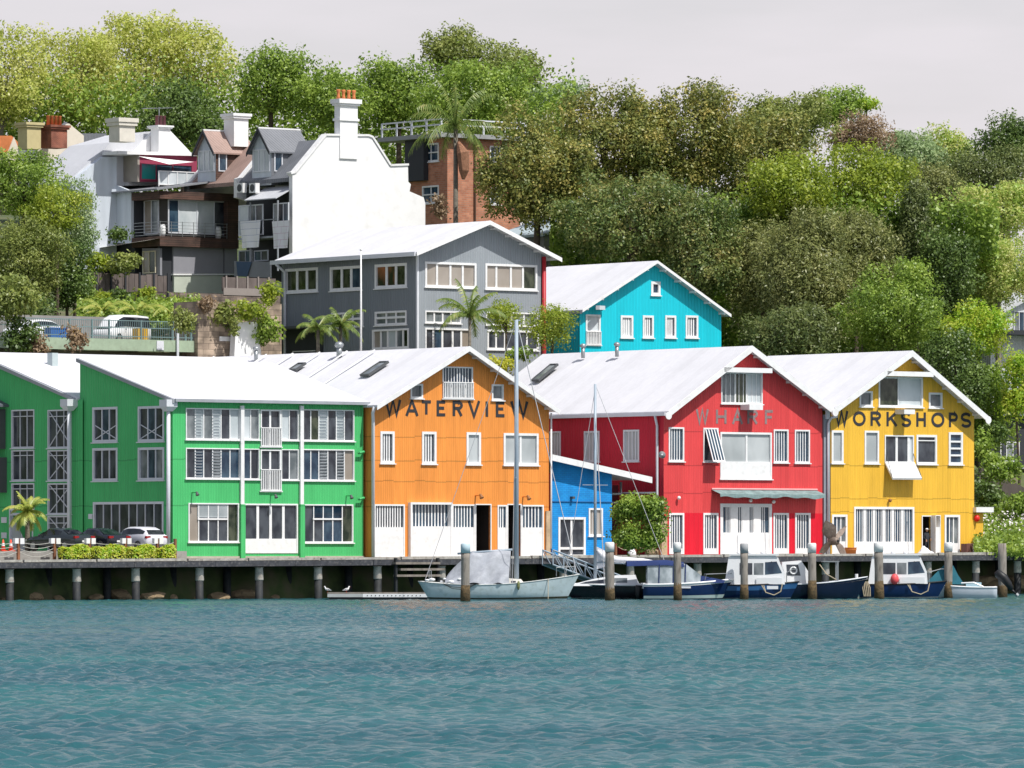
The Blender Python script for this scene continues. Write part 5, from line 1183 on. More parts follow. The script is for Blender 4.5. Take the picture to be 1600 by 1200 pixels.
def crown_points(r, rx, ry, rz, dens, leaf, clump, shape='round', holes=0., droop=0.):
    """clumps over an ellipsoid; leaves on the upper/outer shells of the clumps"""
    nc = int(max(8, dens*2.3*(rx*rz+ry*rz)/clump**2*1.0)); CC = []; tries = 0
    while len(CC) < nc and tries < nc*30:
        tries += 1
        d = r.normal(size=3); d /= np.linalg.norm(d); q = r.uniform(.25, 1)**.5
        if shape == 'box': d = np.sign(d)*np.abs(d)**.45
        p = d*q
        if shape == 'cone':
            h = r.uniform(-1, 1); w = (1-h)/2*.95+.05; a = r.uniform(0, 2*np.pi); p = np.array([w*np.cos(a)*r.uniform(.5, 1), w*np.sin(a)*r.uniform(.5, 1), h])
        elif shape == 'flat': p[2] = abs(p[2])*1.0-.35
        elif p[2] < -.75: continue
        if d[1] > .55 and r.random() < .6: continue
        CC.append(p*np.array([rx-clump*.5, ry-clump*.5, rz-clump*.4]))
    CC = np.array(CC); cr = clump*r.uniform(.6, 1.3, len(CC))
    return CC, cr
def leaves_on(r, CC, cr, leaf, cover, flat=.75, droop=0., size_j=None):
    Cs, Ns = [], []
    for c_, rad in zip(CC, cr):
        n = int(cover*4*rad*rad*flat/(leaf*leaf)*1.6)+6
        d = r.normal(size=(n, 3)); d[:, 2] += .35; d /= np.linalg.norm(d, axis=1, keepdims=True)
        q = r.uniform(.25, 1, n)**.5
        wob = 1+.22*np.sin(d[:, 0]*7+rad*3)+.18*np.sin(d[:, 1]*9+d[:, 2]*6)
        p = c_+d*(q*wob)[:, None]*rad*np.array([1, 1, flat])
        if droop: p[:, 2] -= droop*np.abs(r.normal(size=n))*rad*.6
        nn = d*.75+r.normal(size=(n, 3))*.55; nn[:, 2] += .25; nn /= np.linalg.norm(nn, axis=1, keepdims=True)
        Cs.append(p); Ns.append(nn)
    return np.concatenate(Cs), np.concatenate(Ns)
def tree(name, label, cat, px, py, hw, hh, Y, m, leaf=.34, clump=1.5, cover=1.0, dens=1.0, shape='round', trunkm=None, group=None, droop=0., flat=.75, ground=None, elong=1.5, trunk=True, depth=.8, seed=None, part='crown', core=.8, grow=1.12):
    r = np.random.default_rng(seed if seed is not None else int(px*13+py*7+Y)); s = Y/F
    c_ = P(px, py, Y); hw *= grow; hh *= 1+(grow-1)*.5; rx, rz = hw*s, hh*s; ry = min(rx*depth, 7)
    g = gz(c_.x, c_.y) if ground is None else ground
    g = min(g, c_.z-rz*.6); (leaf, clump, dens) = (leaf*.62, clump*1.2, dens*.95) if part == 'crown' else (leaf, clump, dens)
    t = thing(name, label, cat, (c_.x, c_.y, g), 0, group)
    off = np.array([0, 0, c_.z-g]); CC, cr = crown_points(r, rx, ry, rz, dens, leaf, clump, shape); CC = CC+off
    A, B_ = leaves_on(r, CC, cr, leaf, cover, flat, droop)
    if core > 0:                      # inner foliage shell so that the crown closes behind its clumps
        n_ = int(core*2.6*(rx*rz*2+ry*rz*2)*2.2/(leaf*leaf*1.6)); d_ = r.normal(size=(n_, 3)); d_ /= np.linalg.norm(d_, axis=1, keepdims=True)
        if shape == 'cone': d_[:, :2] *= np.clip((1-d_[:, 2:3])/1.6, .1, 1)
        lump = 1+.12*np.sin(d_[:, 0]*6+px)+.10*np.sin(d_[:, 2]*7+py)+.08*np.sin(d_[:, 0]*13+d_[:, 2]*11)
        A2 = d_*(lump*r.uniform(.40, .76, n_))[:, None]*np.array([rx, ry, rz])+off; N2 = d_*.8+r.normal(size=(n_, 3))*.5; N2[:, 2] += .2; N2 /= np.linalg.norm(N2, axis=1, keepdims=True)
        A = np.concatenate([A, A2]); B_ = np.concatenate([B_, N2])
    me = leaf_mesh(part, A, B_, leaf, m, elong); o = bpy.data.objects.new(part, me); COL.objects.link(o); o.parent = t
    if trunk:
        mb = MB(); H_ = c_.z-g; top = Vector((r.uniform(-.3, .3), 0, H_+rz*.1)); tr = max(.08, min(.42, rx*.06))
        mb.tube([(0, 0, -.5), (r.uniform(-.2, .2), 0, H_*.35), (top.x*.6, 0, max(.5, H_-rz*.4)), top], [tr*1.35, tr, tr*.75, tr*.25], 8)
        st = Vector((top.x*.5, 0, max(.3, H_-rz*.75)))
        for i in r.permutation(len(CC))[:14]:
            e = Vector(CC[i]); q = st.lerp(top, r.uniform(0, .6)); md = q.lerp(e, .5)+Vector((0, 0, r.uniform(-.1, .5)))
            mb.tube([q, md, e], [tr*.42, tr*.22, tr*.07], 5, caps=False)
        mb.build('trunk', trunkm or bark, t, True)
    return t
def bush(name, label, cat, px, py, hw, hh, Y, m, leaf=.2, clump=.6, cover=1., group=None, ground=None, trunk=False, **k):
    k.setdefault('core', .5); k.setdefault('grow', 1.0)
    return tree(name, label, cat, px, py, hw, hh, Y, m, leaf=leaf, clump=clump, cover=cover, group=group, ground=ground, trunk=trunk, part='foliage', **k)
# palettes (real leaf albedos)
L_fig = leafmat('fig_leaves', [(.030, .046, .011), (.080, .098, .024), (.150, .145, .036), (.28, .215, .065)], .2, .5)
L_figd = leafmat('dark_fig_leaves', [(.022, .042, .012), (.055, .085, .022), (.11, .125, .035), (.20, .17, .06)], .2, .5)
L_plane = leafmat('plane_tree_leaves', [(.12, .15, .035), (.24, .27, .055), (.36, .36, .08), (.42, .36, .13)], .35, .4)
L_green = leafmat('green_leaves', [(.035, .062, .010), (.085, .135, .020), (.145, .20, .032), (.21, .26, .05)], .3, .5)
L_dark = leafmat('dark_green_leaves', [(.018, .034, .008), (.038, .066, .014), (.066, .10, .022), (.10, .14, .034)], .2, .6)
L_bright = leafmat('bright_green_leaves', [(.065, .12, .010), (.15, .25, .018), (.24, .36, .03), (.32, .42, .05)], .4, .6)
L_yell = leafmat('yellow_green_leaves', [(.055, .080, .008), (.115, .155, .016), (.18, .215, .024), (.26, .27, .04)], .35, .5)
L_olive = leafmat('olive_leaves', [(.045, .062, .014), (.09, .115, .026), (.14, .16, .040), (.19, .20, .06)], .25, .5)
L_cas = leafmat('she_oak_needles', [(.045, .058, .018), (.09, .105, .032), (.14, .148, .048), (.19, .185, .07)], .25, .7)
L_casd = leafmat('dark_she_oak_needles', [(.030, .046, .014), (.06, .080, .024), (.095, .115, .036), (.13, .14, .05)], .25, .7)
L_grey = leafmat('grey_green_leaves', [(.07, .10, .045), (.12, .17, .075), (.18, .23, .11), (.24, .28, .14)], .3, .6)
L_light = leafmat('light_green_leaves', [(.10, .15, .03), (.19, .26, .055), (.28, .35, .085), (.34, .40, .12)], .35, .6)
L_brown = leafmat('russet_leaves', [(.07, .05, .03), (.13, .09, .055), (.18, .13, .08), (.22, .17, .10)], .25, .8)
L_fern = leafmat('lime_fern_leaves', [(.12, .22, .01), (.26, .36, .02), (.42, .46, .03), (.50, .46, .06)], .4, 1.2)
L_hedge = leafmat('hedge_leaves', [(.10, .22, .012), (.20, .36, .02), (.30, .46, .03), (.40, .50, .05)], .35, 2)
# far skyline trees, left to right: (label, px, py, hw, hh, Y, mat, kwargs)
A_ = dict(leaf=.36, clump=1.4, cover=.85, dens=.9, core=.45, grow=1.25)
T = [
 ('plane_tree', 'olive yellow plane tree cut by the left edge of the photo, behind the chimneys', 0, 130, 75, 95, 560, L_plane, dict(A_, trunkm=barkpale)),
 ('plane_tree', 'airy yellow green plane tree above the yellow and brick chimneys', 105, 125, 80, 92, 566, L_plane, dict(A_, cover=.7, trunkm=barkpale)),
 ('plane_tree', 'tall yellow green plane tree rising above the cream chimney', 190, 105, 72, 86, 572, L_plane, dict(A_, cover=.8, trunkm=barkpale)),
 ('plane_tree', 'rightmost and tallest of the yellow green plane trees, topping the antenna', 300, 100, 76, 80, 575, L_plane, dict(A_, cover=.85, trunkm=barkpale)),
 ('round_tree', 'very dark green rounded tree just behind the tv antenna and white chimneys', 285, 185, 75, 50, 545, L_dark, dict(leaf=.34, clump=1.6)),
 ('broad_tree', 'mid green tree on the skyline between the plane trees and the tall chimney', 425, 138, 70, 58, 556, L_green, dict(leaf=.34, clump=1.6)),
 ('broad_tree', 'fresh green tree directly behind the orange chimney pots', 530, 158, 75, 55, 552, L_green, dict(leaf=.34, clump=1.5)),
 ('broad_tree', 'green tree behind the railed roof of the brick flats, left of the palm', 625, 150, 70, 62, 560, L_green, dict(leaf=.34, clump=1.6)),
 ('broad_tree', 'large green tree behind the crown of the tall palm', 745, 155, 95, 75, 556, L_green, dict(leaf=.34, clump=1.7)),
 ('gum_tree', 'open olive gum tree forming the highest dome of the skyline', 732, 88, 82, 46, 590, L_olive, dict(leaf=.36, clump=1.4, cover=.75)),
 ('gum_tree', 'olive gum tree leaning down from the dome towards the big fig', 800, 135, 62, 62, 585, L_olive, dict(leaf=.36, clump=1.5)),
 ('gum_tree', 'small pale gum tree in the skyline dip left of the big fig', 868, 155, 50, 34, 575, L_grey, dict(leaf=.34, clump=1.2, cover=.7)),
 ('fig_tree', 'golden tipped fig tree spreading over the right end of the brick flats', 838, 270, 90, 105, 482, L_fig, dict(leaf=.30, clump=1.15, flat=.9)),
 ('fig_tree', 'great rust flecked fig tree rising above the grey and turquoise roofs', 945, 240, 110, 100, 492, L_fig, dict(leaf=.30, clump=1.2, flat=.9)),
 ('fig_tree', 'tallest rust flecked fig tree behind the turquoise building', 1075, 225, 110, 95, 494, L_fig, dict(leaf=.30, clump=1.2, flat=.9)),
 ('fig_tree', 'dark lower skirt of fig tree just above the turquoise roof ridge', 985, 345, 135, 75, 478, L_figd, dict(leaf=.30, clump=1.2)),
 ('fig_tree', 'golden topped fig tree right of the tallest fig, below the skyline', 1205, 245, 85, 72, 500, L_fig, dict(leaf=.32, clump=1.25)),
 ('dark_tree', 'dark glossy tree hugging the right slope of the turquoise roof', 1095, 400, 62, 100, 474, L_figd, dict(leaf=.28, clump=1.1)),
 ('fig_tree', 'shaded fig tree between the tallest fig and the yellow green crown', 1150, 330, 75, 60, 500, L_figd, dict(leaf=.30, clump=1.2)),
 ('broad_tree', 'dark olive tree on the skyline right of the figs', 1225, 195, 80, 55, 540, L_olive, dict(leaf=.34, clump=1.4)),
 ('broad_tree', 'bushy green tree capping the skyline right of the figs', 1303, 172, 50, 34, 560, L_green, dict(leaf=.32, clump=1.2)),
 ('umbrella_tree', 'small bright flat topped tree alone on the skyline', 1352, 163, 25, 13, 560, L_bright, dict(leaf=.28, clump=.7, shape='flat')),
 ('russet_tree', 'reddish brown leafed tree beneath the flat topped tree', 1345, 215, 58, 36, 545, L_brown, dict(leaf=.26, clump=1.1, cover=.75)),
 ('broad_tree', 'grey green tree on the skyline right of the russet tree', 1425, 245, 60, 55, 548, L_grey, dict(leaf=.32, clump=1.3)),
 ('broad_tree', 'pale green tree in the skyline dip near the right edge', 1480, 240, 48, 48, 555, L_light, dict(leaf=.3, clump=1.2, cover=.75)),
 ('broad_tree', 'dark green tree climbing to the right edge of the skyline', 1572, 225, 60, 45, 552, L_dark, dict(leaf=.3, clump=1.2)),
 ('broad_tree', 'dull green tree below the skyline at the right edge', 1545, 285, 75, 60, 530, L_casd, dict(leaf=.28, clump=1.3)),
 ('broad_tree', 'feathery olive tree between the bright green crown and the right trees', 1450, 300, 62, 62, 525, L_cas, dict(leaf=.24, clump=1.2, droop=.6)),
 ('bright_tree', 'bright yellow green tree crown left half, in front of the figs', 1235, 300, 78, 62, 480, L_yell, dict(leaf=.30, clump=1.25)),
 ('bright_tree', 'yellow green tree crown spreading right below the skyline', 1345, 290, 85, 70, 484, L_yell, dict(leaf=.30, clump=1.3)),
 ('she_oak', 'drooping grey brown she oak nearest the turquoise gable', 1190, 420, 62, 78, 476, L_cas, dict(leaf=.20, clump=1.0, droop=1.3, elong=2.6)),
 ('she_oak', 'wide drooping she oak above the red and yellow roofs', 1262, 435, 85, 110, 470, L_cas, dict(leaf=.20, clump=1.15, droop=1.3, elong=2.6)),
 ('she_oak', 'drooping she oak behind the yellow roof, right of the widest one', 1340, 400, 62, 85, 474, L_cas, dict(leaf=.20, clump=1.1, droop=1.3, elong=2.6)),
 ('she_oak', 'dark pointed she oak standing above its neighbours', 1432, 370, 52, 88, 480, L_casd, dict(leaf=.20, clump=.9, droop=1.0, elong=2.6, shape='cone')),
 ('she_oak', 'shaded drooping she oak low behind the gap of the red and yellow roofs', 1235, 520, 75, 55, 462, L_casd, dict(leaf=.22, clump=1.0, droop=1.2, elong=2.4)),
 ('round_tree', 'rounded mid green tree directly behind the yellow gable apex', 1395, 490, 90, 75, 464, L_green, dict(leaf=.26, clump=1.15)),
 ('round_tree', 'dark green tree in shade between the she oaks and the lime crown', 1480, 430, 50, 85, 478, L_dark, dict(leaf=.28, clump=1.1)),
 ('light_tree', 'pale lime tree crown filling the right edge, upper one', 1565, 330, 68, 55, 500, L_light, dict(leaf=.28, clump=1.2)),
 ('light_tree', 'feathery pale tree with bare lower branches at the right edge', 1560, 425, 72, 68, 488, L_light, dict(leaf=.22, clump=1.0, cover=.7, trunkm=barkpale)),
 ('lime_tree', 'vivid lime green tree right of the yellow gable', 1530, 520, 55, 55, 462, L_bright, dict(leaf=.26, clump=1.0)),
 ('round_tree', 'dark tree filling the space above the right end of the yellow roof', 1490, 590, 58, 72, 456, L_dark, dict(leaf=.26, clump=1.1)),
 ('broad_tree', 'green tree beside the right wall of the yellow warehouse', 1545, 640, 38, 85, 458, L_green, dict(leaf=.26, clump=1.0)),
 ('lime_tree', 'lime green tree cut by the right edge beside the white house', 1590, 610, 32, 60, 455, L_bright, dict(leaf=.26, clump=.9)),
 # left side
 ('pine_tree', 'bright green tree with layered boughs at the left edge', 40, 290, 75, 62, 455, L_green, dict(leaf=.24, clump=.9, flat=.55)),
 ('pine_tree', 'layered bright green tree bough over the white house wing', 85, 330, 50, 48, 452, L_yell, dict(leaf=.22, clump=.8, flat=.5, cover=.8)),
 ('olive_tree', 'feathery olive brown tree at the left edge above the white roof', 30, 410, 75, 80, 450, L_olive, dict(leaf=.22, clump=.9)),
 ('grey_tree', 'grey green gum sapling leaning towards the timber extension', 118, 345, 34, 75, 458, L_grey, dict(leaf=.20, clump=.7, cover=.7)),
 ('dark_tree', 'dark leafy tree left of the paling fence', 105, 430, 40, 70, 454, L_dark, dict(leaf=.24, clump=.9)),
 ('dark_tree', 'shaded tree behind the left end of the parking deck', 30, 500, 60, 55, 448, L_dark, dict(leaf=.24, clump=1.0)),
]
for nm, lb, px, py, hw, hh, Y, m_, kw in T:
    tree(nm, lb, nm.replace('_', ' ') if 'tree' in nm or 'oak' in nm else 'tree', px, py, hw, hh, Y, m_, **kw)
# shrubs on the slopes
S = [
 ('shrub', 'dark bush against the white weatherboard wing', 185, 368, 20, 14, 470, L_dark, {}),
 ('shrub', 'yellow green shrub hanging over the paling fence, left', 150, 412, 24, 22, 460, L_yell, {}),
 ('shrub', 'olive green shrub below the cream canvas awning', 195, 412, 32, 20, 459, L_olive, {}),
 ('shrub', 'leafy green shrub in front of the left end of the fence', 128, 450, 28, 26, 456, L_green, {}),
 ('shrub', 'rounded dark shrub under the paling fence', 182, 468, 28, 22, 457, L_dark, {}),
 ('shrub', 'bright shrub below the middle of the fence', 150, 475, 30, 20, 454, L_yell, {}),
 ('shrub', 'upright yellow green shrub in front of the dark stone wall', 232, 468, 22, 20, 456, L_yell, {}),
 ('climber', 'leafy climber spilling over the sandstone wall', 352, 495, 24, 26, 442, L_olive, {}),
 ('climber', 'brown green creeper over the top of the white rendered wall', 388, 488, 28, 22, 441, L_yell, {}),
 ('shrub', 'tall bright shrub against the corner of the grey building', 420, 463, 16, 24, 444, L_yell, {}),
 ('clipped_shrub', 'large rounded clipped shrub left of the grey building', 418, 515, 25, 30, 440, L_green, {}),
 ('shrub', 'bare brownish shrub growing up the parking deck, right one', 118, 528, 18, 28, 436, L_brown, dict(cover=.8)),
 ('shrub', 'dark creeper covering the left end of the parking deck', 35, 530, 34, 34, 437, L_dark, {}),
 ('shrub', 'brown twiggy shrub left of the roof flue', 60, 545, 16, 24, 434, L_brown, dict(cover=.8)),
 ('shrub', 'dark leafy shrub filling the left edge above the white sawtooth roof', 20, 470, 50, 45, 441, L_olive, dict(clump=.9, leaf=.22)),
 ('climber', 'mixed creeper trailing down the face of the dark stone wall', 300, 500, 40, 24, 444, L_olive, dict(cover=.7, core=.2)),
 ('climber', 'green creeper hanging over the upper left part of the stone wall', 262, 476, 26, 14, 452, L_yell, dict(cover=.8)),
 ('climber', 'olive creeper hanging on the shaded end of the sandstone wall', 288, 505, 20, 26, 433, L_olive, dict(clump=.5, leaf=.17)),
 ('climber', 'small creeper clinging to the left corner of the sandstone wall', 322, 478, 13, 18, 441, L_brown, dict(clump=.4, leaf=.16)),
 ('climber', 'dark green creeper beside the notice on the sandstone wall', 366, 512, 9, 20, 441, L_olive, dict(clump=.35, leaf=.16)),
 ('shrub', 'green shrub in the valley between the orange roof and grey building', 706, 560, 14, 14, 434, L_fern, {}),
 ('shrub', 'fresh green shrub under the twin stemmed trees', 778, 570, 24, 14, 438, L_fern, {}),
 ('shrub', 'low shrub behind the valley of the orange and red roofs', 815, 554, 22, 12, 439, L_green, {}),
 ('shrub', 'bare twiggy shrub in front of the brick flats', 688, 325, 16, 22, 494, L_brown, dict(cover=.45)),
 ('bushy_hedge', 'dense bright green bush in the gap between the blue and red buildings', 998, 819, 42, 46, 402, L_green, dict(shape='box', leaf=.15, clump=.6, flat=1.0, cover=1.7, dens=1.6)),
 ('shrub', 'shaded shrub under the sloping dark fence', 1560, 735, 40, 28, 448, L_green, {}),
 ('shrub', 'dark rounded shrub right of the yellow warehouse', 1545, 770, 34, 26, 444, L_dark, {}),
 ('shrub', 'bright rounded shrub at the right edge above the flower bed', 1585, 790, 30, 24, 441, L_green, {}),
 ('shrub', 'green shrub behind the corner of the yellow warehouse', 1535, 700, 20, 30, 450, L_green, {}),
 ('shrub', 'dark shrub between the lower house and the lime tree', 1550, 672, 24, 20, 452, L_dark, {}),
]
def onwall(px, v): return W(u_at(px, v), v).y
for nm, lb, px, py, hw, hh, Y, m_, kw in S:
    if px < 150 and Y < 442: Y = 424
    if 305 < px < 445 and Y < 446: Y = onwall(px, 34.7 if px > 360 else 35.8)
    bush(nm, lb, 'shrub' if nm != 'climber' else 'climber', px, py, hw, hh, Y, m_, **kw)
# flower bed (uncountable small blooms over ground cover)
r = np.random.default_rng(3)
def bed(px0, px1, py0, py1, Y0_, Y1_, n, m, size, name, jz=.25):
    q = r.uniform(size=(n, 2)); yy = Y0_+(Y1_-Y0_)*q[:, 1]; pxs = px0+(px1-px0)*q[:, 0]; pys = py1+(py0-py1)*q[:, 1]
    C = np.stack([(pxs-800)*yy/F, yy, H+(850-pys)*yy/F+r.normal(size=n)*jz], 1); Nn = r.normal(size=(n, 3)); Nn[:, 2] += .6; Nn[:, 1] -= .6; Nn /= np.linalg.norm(Nn, axis=1, keepdims=True)
    o = bpy.data.objects.new(name, leaf_mesh(name, C, Nn, size, m, 1.3)); COL.objects.link(o); o['kind'] = 'stuff'; return o
tag(bed(1522, 1640, 800, 862, 428, 446, 14000, L_green, .2, 'ground_cover'), 'green ground cover on the bank right of the yellow warehouse', 'ground cover')
tag(bed(1530, 1640, 802, 826, 432, 440, 240, mat('white_petals', (.75, .70, .72), .8), .14, 'white_flowers', .25), 'drift of small white flowers on the bank', 'flowers')
tag(bed(120, 320, 474, 502, 444, 452, 9000, L_green, .2, 'hillside_foliage', .3), 'mixed green undergrowth on the slope above the parking deck', 'undergrowth')
tag(bed(236, 312, 470, 540, 452, 455, 4000, L_olive, .2, 'wall_creeper', .3), 'straggling creepers growing over the old stone walls', 'creeper')
tag(bed(860, 1560, 330, 560, 500, 480, 90000, L_green, .3, 'hillside_foliage', .8), 'shaded undergrowth between the trunks on the wooded slope', 'undergrowth')
tag(bed(-60, 900, 150, 330, 585, 560, 70000, L_green, .32, 'hillside_foliage', 1.5), 'dark foliage low behind the row of terrace houses', 'undergrowth')
# hedges on the wharf
def hedge(u0, u1, v, w, h, label):
    t = thing('clipped_hedge', label, 'hedge', W((u0+u1)/2, v, DECK-.12), AL, 'low hedges along the wharf edge'); L_ = u1-u0; n = int(L_*900)
    rr = np.random.default_rng(int(abs(u0)*10)); a = rr.uniform(-L_/2, L_/2, n); b_ = rr.uniform(-1, 1, n); th = (b_*.5+.5)*np.pi; q = rr.uniform(.8, 1.05, n)
    end = np.minimum(1, (L_/2-np.abs(a))/.35)**.5
    X_ = np.cos(th); Z_ = np.sin(th); X_ = np.sign(X_)*np.abs(X_)**.5; Z_ = Z_**.5
    C = np.stack([a, X_*w*q*end, .02+Z_*h*q*(.8+.2*end)*(1+.10*np.sin(a*2.1)+.06*np.sin(a*5.3))], 1); Nn = np.stack([rr.normal(size=n)*.4, X_+rr.normal(size=n)*.5, Z_+.3+rr.normal(size=n)*.5], 1); Nn /= np.linalg.norm(Nn, axis=1, keepdims=True)
    o = bpy.data.objects.new('foliage', leaf_mesh('foliage', C, Nn, .13, L_hedge, 1.4)); COL.objects.link(o); o.parent = t
    MB().box(-L_/2+.15, L_/2-.15, -w*.7, w*.7, 0, h*.75).build('shadow_core', mat('hedge_shadow', (.03, .05, .01), .9), t)  # solid dark box, the hedge's inner shadow put into its colour
hv = -3.72
hp = [90, 140, 196, 243, 274]
for i in range(4):
    hedge(u_at(hp[i]+2, hv), u_at(hp[i+1]-1, hv), hv, .42, .86, ('clipped lime green hedge block nearest the cars, leftmost of four', 'clipped lime green hedge block, second from the left', 'clipped lime green hedge block, third from the left', 'clipped lime green hedge block touching the green building corner')[i])
# ---------- palms
frond_m = leafmat('palm_fronds', [(.035, .06, .014), (.07, .105, .022), (.11, .145, .032), (.20, .18, .055)], .3, 1.5)
frond_y = leafmat('golden_palm_fronds', [(.08, .12, .03), (.16, .20, .04), (.24, .25, .06), (.32, .24, .08)], .35, 1.5)
def frond(mb, base, az, el, ln, droop, w, n=12, hang=.6):
    """arching rachis with paired leaflets"""
    p = Vector(base); d = Vector((math.cos(az)*math.cos(el), math.sin(az)*math.cos(el), math.sin(el))); pts = [p.copy()]
    for i in range(n):
        p = p+d*ln/n; pts.append(p.copy()); d = (d+Vector((0, 0, -droop/n*(.5+1.2*i/n)))).normalized()
    mb.tube(pts, [.05*(1-i/(n+1))+.012 for i in range(n+1)], 4, caps=False)
    for i in range(1, n+1):
        for s_ in (0, .5):
            q = pts[i-1].lerp(pts[i], s_); dd = (pts[i]-pts[i-1]).normalized(); sd = dd.cross(Vector((0, 0, 1))); 
            if sd.length < .05: continue
            sd.normalize(); t = (i-s_)/n; wl = w*math.sin(math.pi*min(1, .12+.83*t))**.6
            for sg in (-1, 1):
                e = q+sd*sg*wl*.75+dd*wl*.45+Vector((0, 0, -hang*wl*random.uniform(.6, 1.2)))
                b1 = dd*.07
                mb.add([q-b1, q+b1, e], [(0, 1, 2)])
def palm(label, px, pytop, pybase, Y, nf, fl, trunk_r, m, leanx=0., el=(-.1, 1.2), hang=.6, ground=None, w=.55, dead=0):
    top = P(px, pytop, Y); g = ground if ground is not None else gz(top.x, top.y)
    t = thing('palm_tree', label, 'palm tree', (top.x-leanx, top.y, g)); h = top.z-g
    MB().tube([(0, 0, -.3), (leanx*.3, 0, h*.4), (leanx, 0, h)], [trunk_r*1.2, trunk_r, trunk_r*.8], 10).build('trunk', mat('palm_trunk', (.17, .15, .12), .9, var=.4, scale=3, vstretch=3, bump=.4), t, True)
    for i in range(nf):
        mb = MB(); az = 2*math.pi*i/nf*2.6+random.uniform(-.2, .2); e_ = el[0]+(el[1]-el[0])*((i+.5)/nf)
        frond(mb, (leanx, 0, h), az, e_, fl*random.uniform(.85, 1.1), 1.5+.4*(1-e_), w, hang=hang); mb.build('frond', m, t, fix=False)
    return t, h, leanx
t, h, lx = palm('tall slender palm standing in front of the red brick flats', 712, 196, 350, 486, 16, 4.4, .22, frond_m, el=(-.35, 1.4), w=.85, hang=1.0)
MB().tube([(lx, 0, h), (lx, 0, h+1.6), (lx+.05, 0, h+3.0)], [.18, .12, .02], 6).build('spear_leaf', frond_m, t)
MB().tube([(lx+.2, -.3, h-1.3), (lx+.55, -.4, h-2.2), (lx+.65, -.4, h-3.6), (lx+.6, -.4, h-4.3)], [.12, .5, .42, .12], 7).build('seed_cluster', mat('palm_seeds', (.30, .15, .09), .9, var=.5, scale=6), t)
palm('small golden palm on the wharf in front of the left green bay', 43, 800, 860, 388, 22, 1.65, .16, frond_y, ground=DECK+.45, el=(-.5, 1.35), w=.42, hang=.5)
palm('feather palm in front of the grey building, right of its corner', 734, 492, 560, 438.5, 13, 3.1, .13, frond_m, ground=13.8, el=(-.1, 1.35), w=.6, hang=.8)
palm('leaning palm in front of the grey building door, left of the flagpole', 497, 512, 556, 437, 12, 2.0, .15, frond_m, ground=13.6, el=(-.2, 1.1), w=.5, hang=.7)
palm('bushy palm beside the flagpole before the grey building', 532, 508, 556, 438, 12, 2.1, .14, frond_m, ground=13.6, el=(-.1, 1.25), w=.5, hang=.7)
palm('low golden palm above the parking deck', 213, 488, 510, 447, 14, 2.6, .14, frond_y, el=(-.2, .9), w=.5, hang=.4, ground=16)
palm('low spreading lime palm left of the other two above the parking deck', 160, 486, 505, 446, 14, 2.6, .14, frond_y, el=(-.2, .9), w=.5, hang=.4, ground=16)
palm('low lime palm nearest the stone wall above the parking deck', 268, 490, 512, 446, 14, 2.4, .14, frond_y, el=(-.2, .8), w=.5, hang=.4, ground=16)
# the two small trees over the valley between orange and red roofs
tree('small_tree', 'small forked tree with an open crown before the grey building', 'small tree', 790, 498, 36, 30, 440, L_yell, leaf=.17, clump=.6, cover=.75, ground=12.5, flat=.7, core=.25, grow=1.0)
tree('small_tree', 'small weeping leafed tree between the grey and turquoise buildings', 'small tree', 862, 508, 42, 38, 442.5, L_yell, leaf=.17, clump=.65, cover=.9, ground=12.5, droop=.8, core=.4, grow=1.0)
# ================================================================ BOATS
def loft(mb, rings, closed=False, cap0=True, cap1=True):
    n = len(rings[0]); o = len(mb.v); mb.v += [tuple(p) for r_ in rings for p in r_]
    for i in range(len(rings)-1):
        for k in range(n if closed else n-1):
            a = i*n+k; b_ = i*n+(k+1) % n; mb.f.append((o+a, o+b_, o+b_+n, o+a+n))
    if cap0: mb.f.append(tuple(o+k for k in range(n-1, -1, -1)))
    if cap1: mb.f.append(tuple(o+(len(rings)-1)*n+k for k in range(n)))
    return mb
def hull(L, B, fs, fb, dr=.35, mid=.0, transom=.75, rake=.12, n=18, full=2.2, sternrake=0., pos=.42):
    """half sections from sheer to keel; returns (station list) for reuse"""
    st = []
    for i in range(n+1):
        t = i/n
        w = 1-((t-pos)/(1-pos))**full if t > pos else transom+(1-transom)*(1-((pos-t)/pos)**2)
        w = max(w, .015)*B/2; zs = fs+(fb-fs)*t**1.8-mid*math.sin(math.pi*t)
        pts = []
        for fw, fz in ((1, 1), (.99, .75), (.95, .4), (.86, .08), (.70, -.25), (.35, -.7), (.0, -1)):
            z = fz*zs if fz > 0 else fz*dr*(1-.6*t**3)
            x = -L/2+L*t - rake*L*(t**3)*(1-max(0, (z+dr)/(zs+dr))) + sternrake*((1-t)**4)*(1-max(0, (z+dr)/(zs+dr)))
            pts.append((x, w*fw*(1-.25*(t**3)*(1-fw) if fz > 0 else 1), z))
        st.append(pts)
    return st
def hull_mesh(root, st, m, name='hull'):
    mb = MB(); rings = [[(x, y, z) for x, y, z in s]+[(x, -y, z) for x, y, z in s[-2::-1]] for s in st]
    loft(mb, rings, cap0=True, cap1=False); return mb.build(name, m, root, True)
def deck_mesh(root, st, m, inset=.0, dz=-.03, name='deck', crown=.05):
    mb = MB(); rings = [[(s[0][0], s[0][1]-inset, s[0][2]+dz), (s[0][0], 0, s[0][2]+dz+crown), (s[0][0], -s[0][1]+inset, s[0][2]+dz)] for s in st if s[0][1] > inset+.01]
    loft(mb, rings, cap0=False, cap1=False); return mb.build(name, m, root)
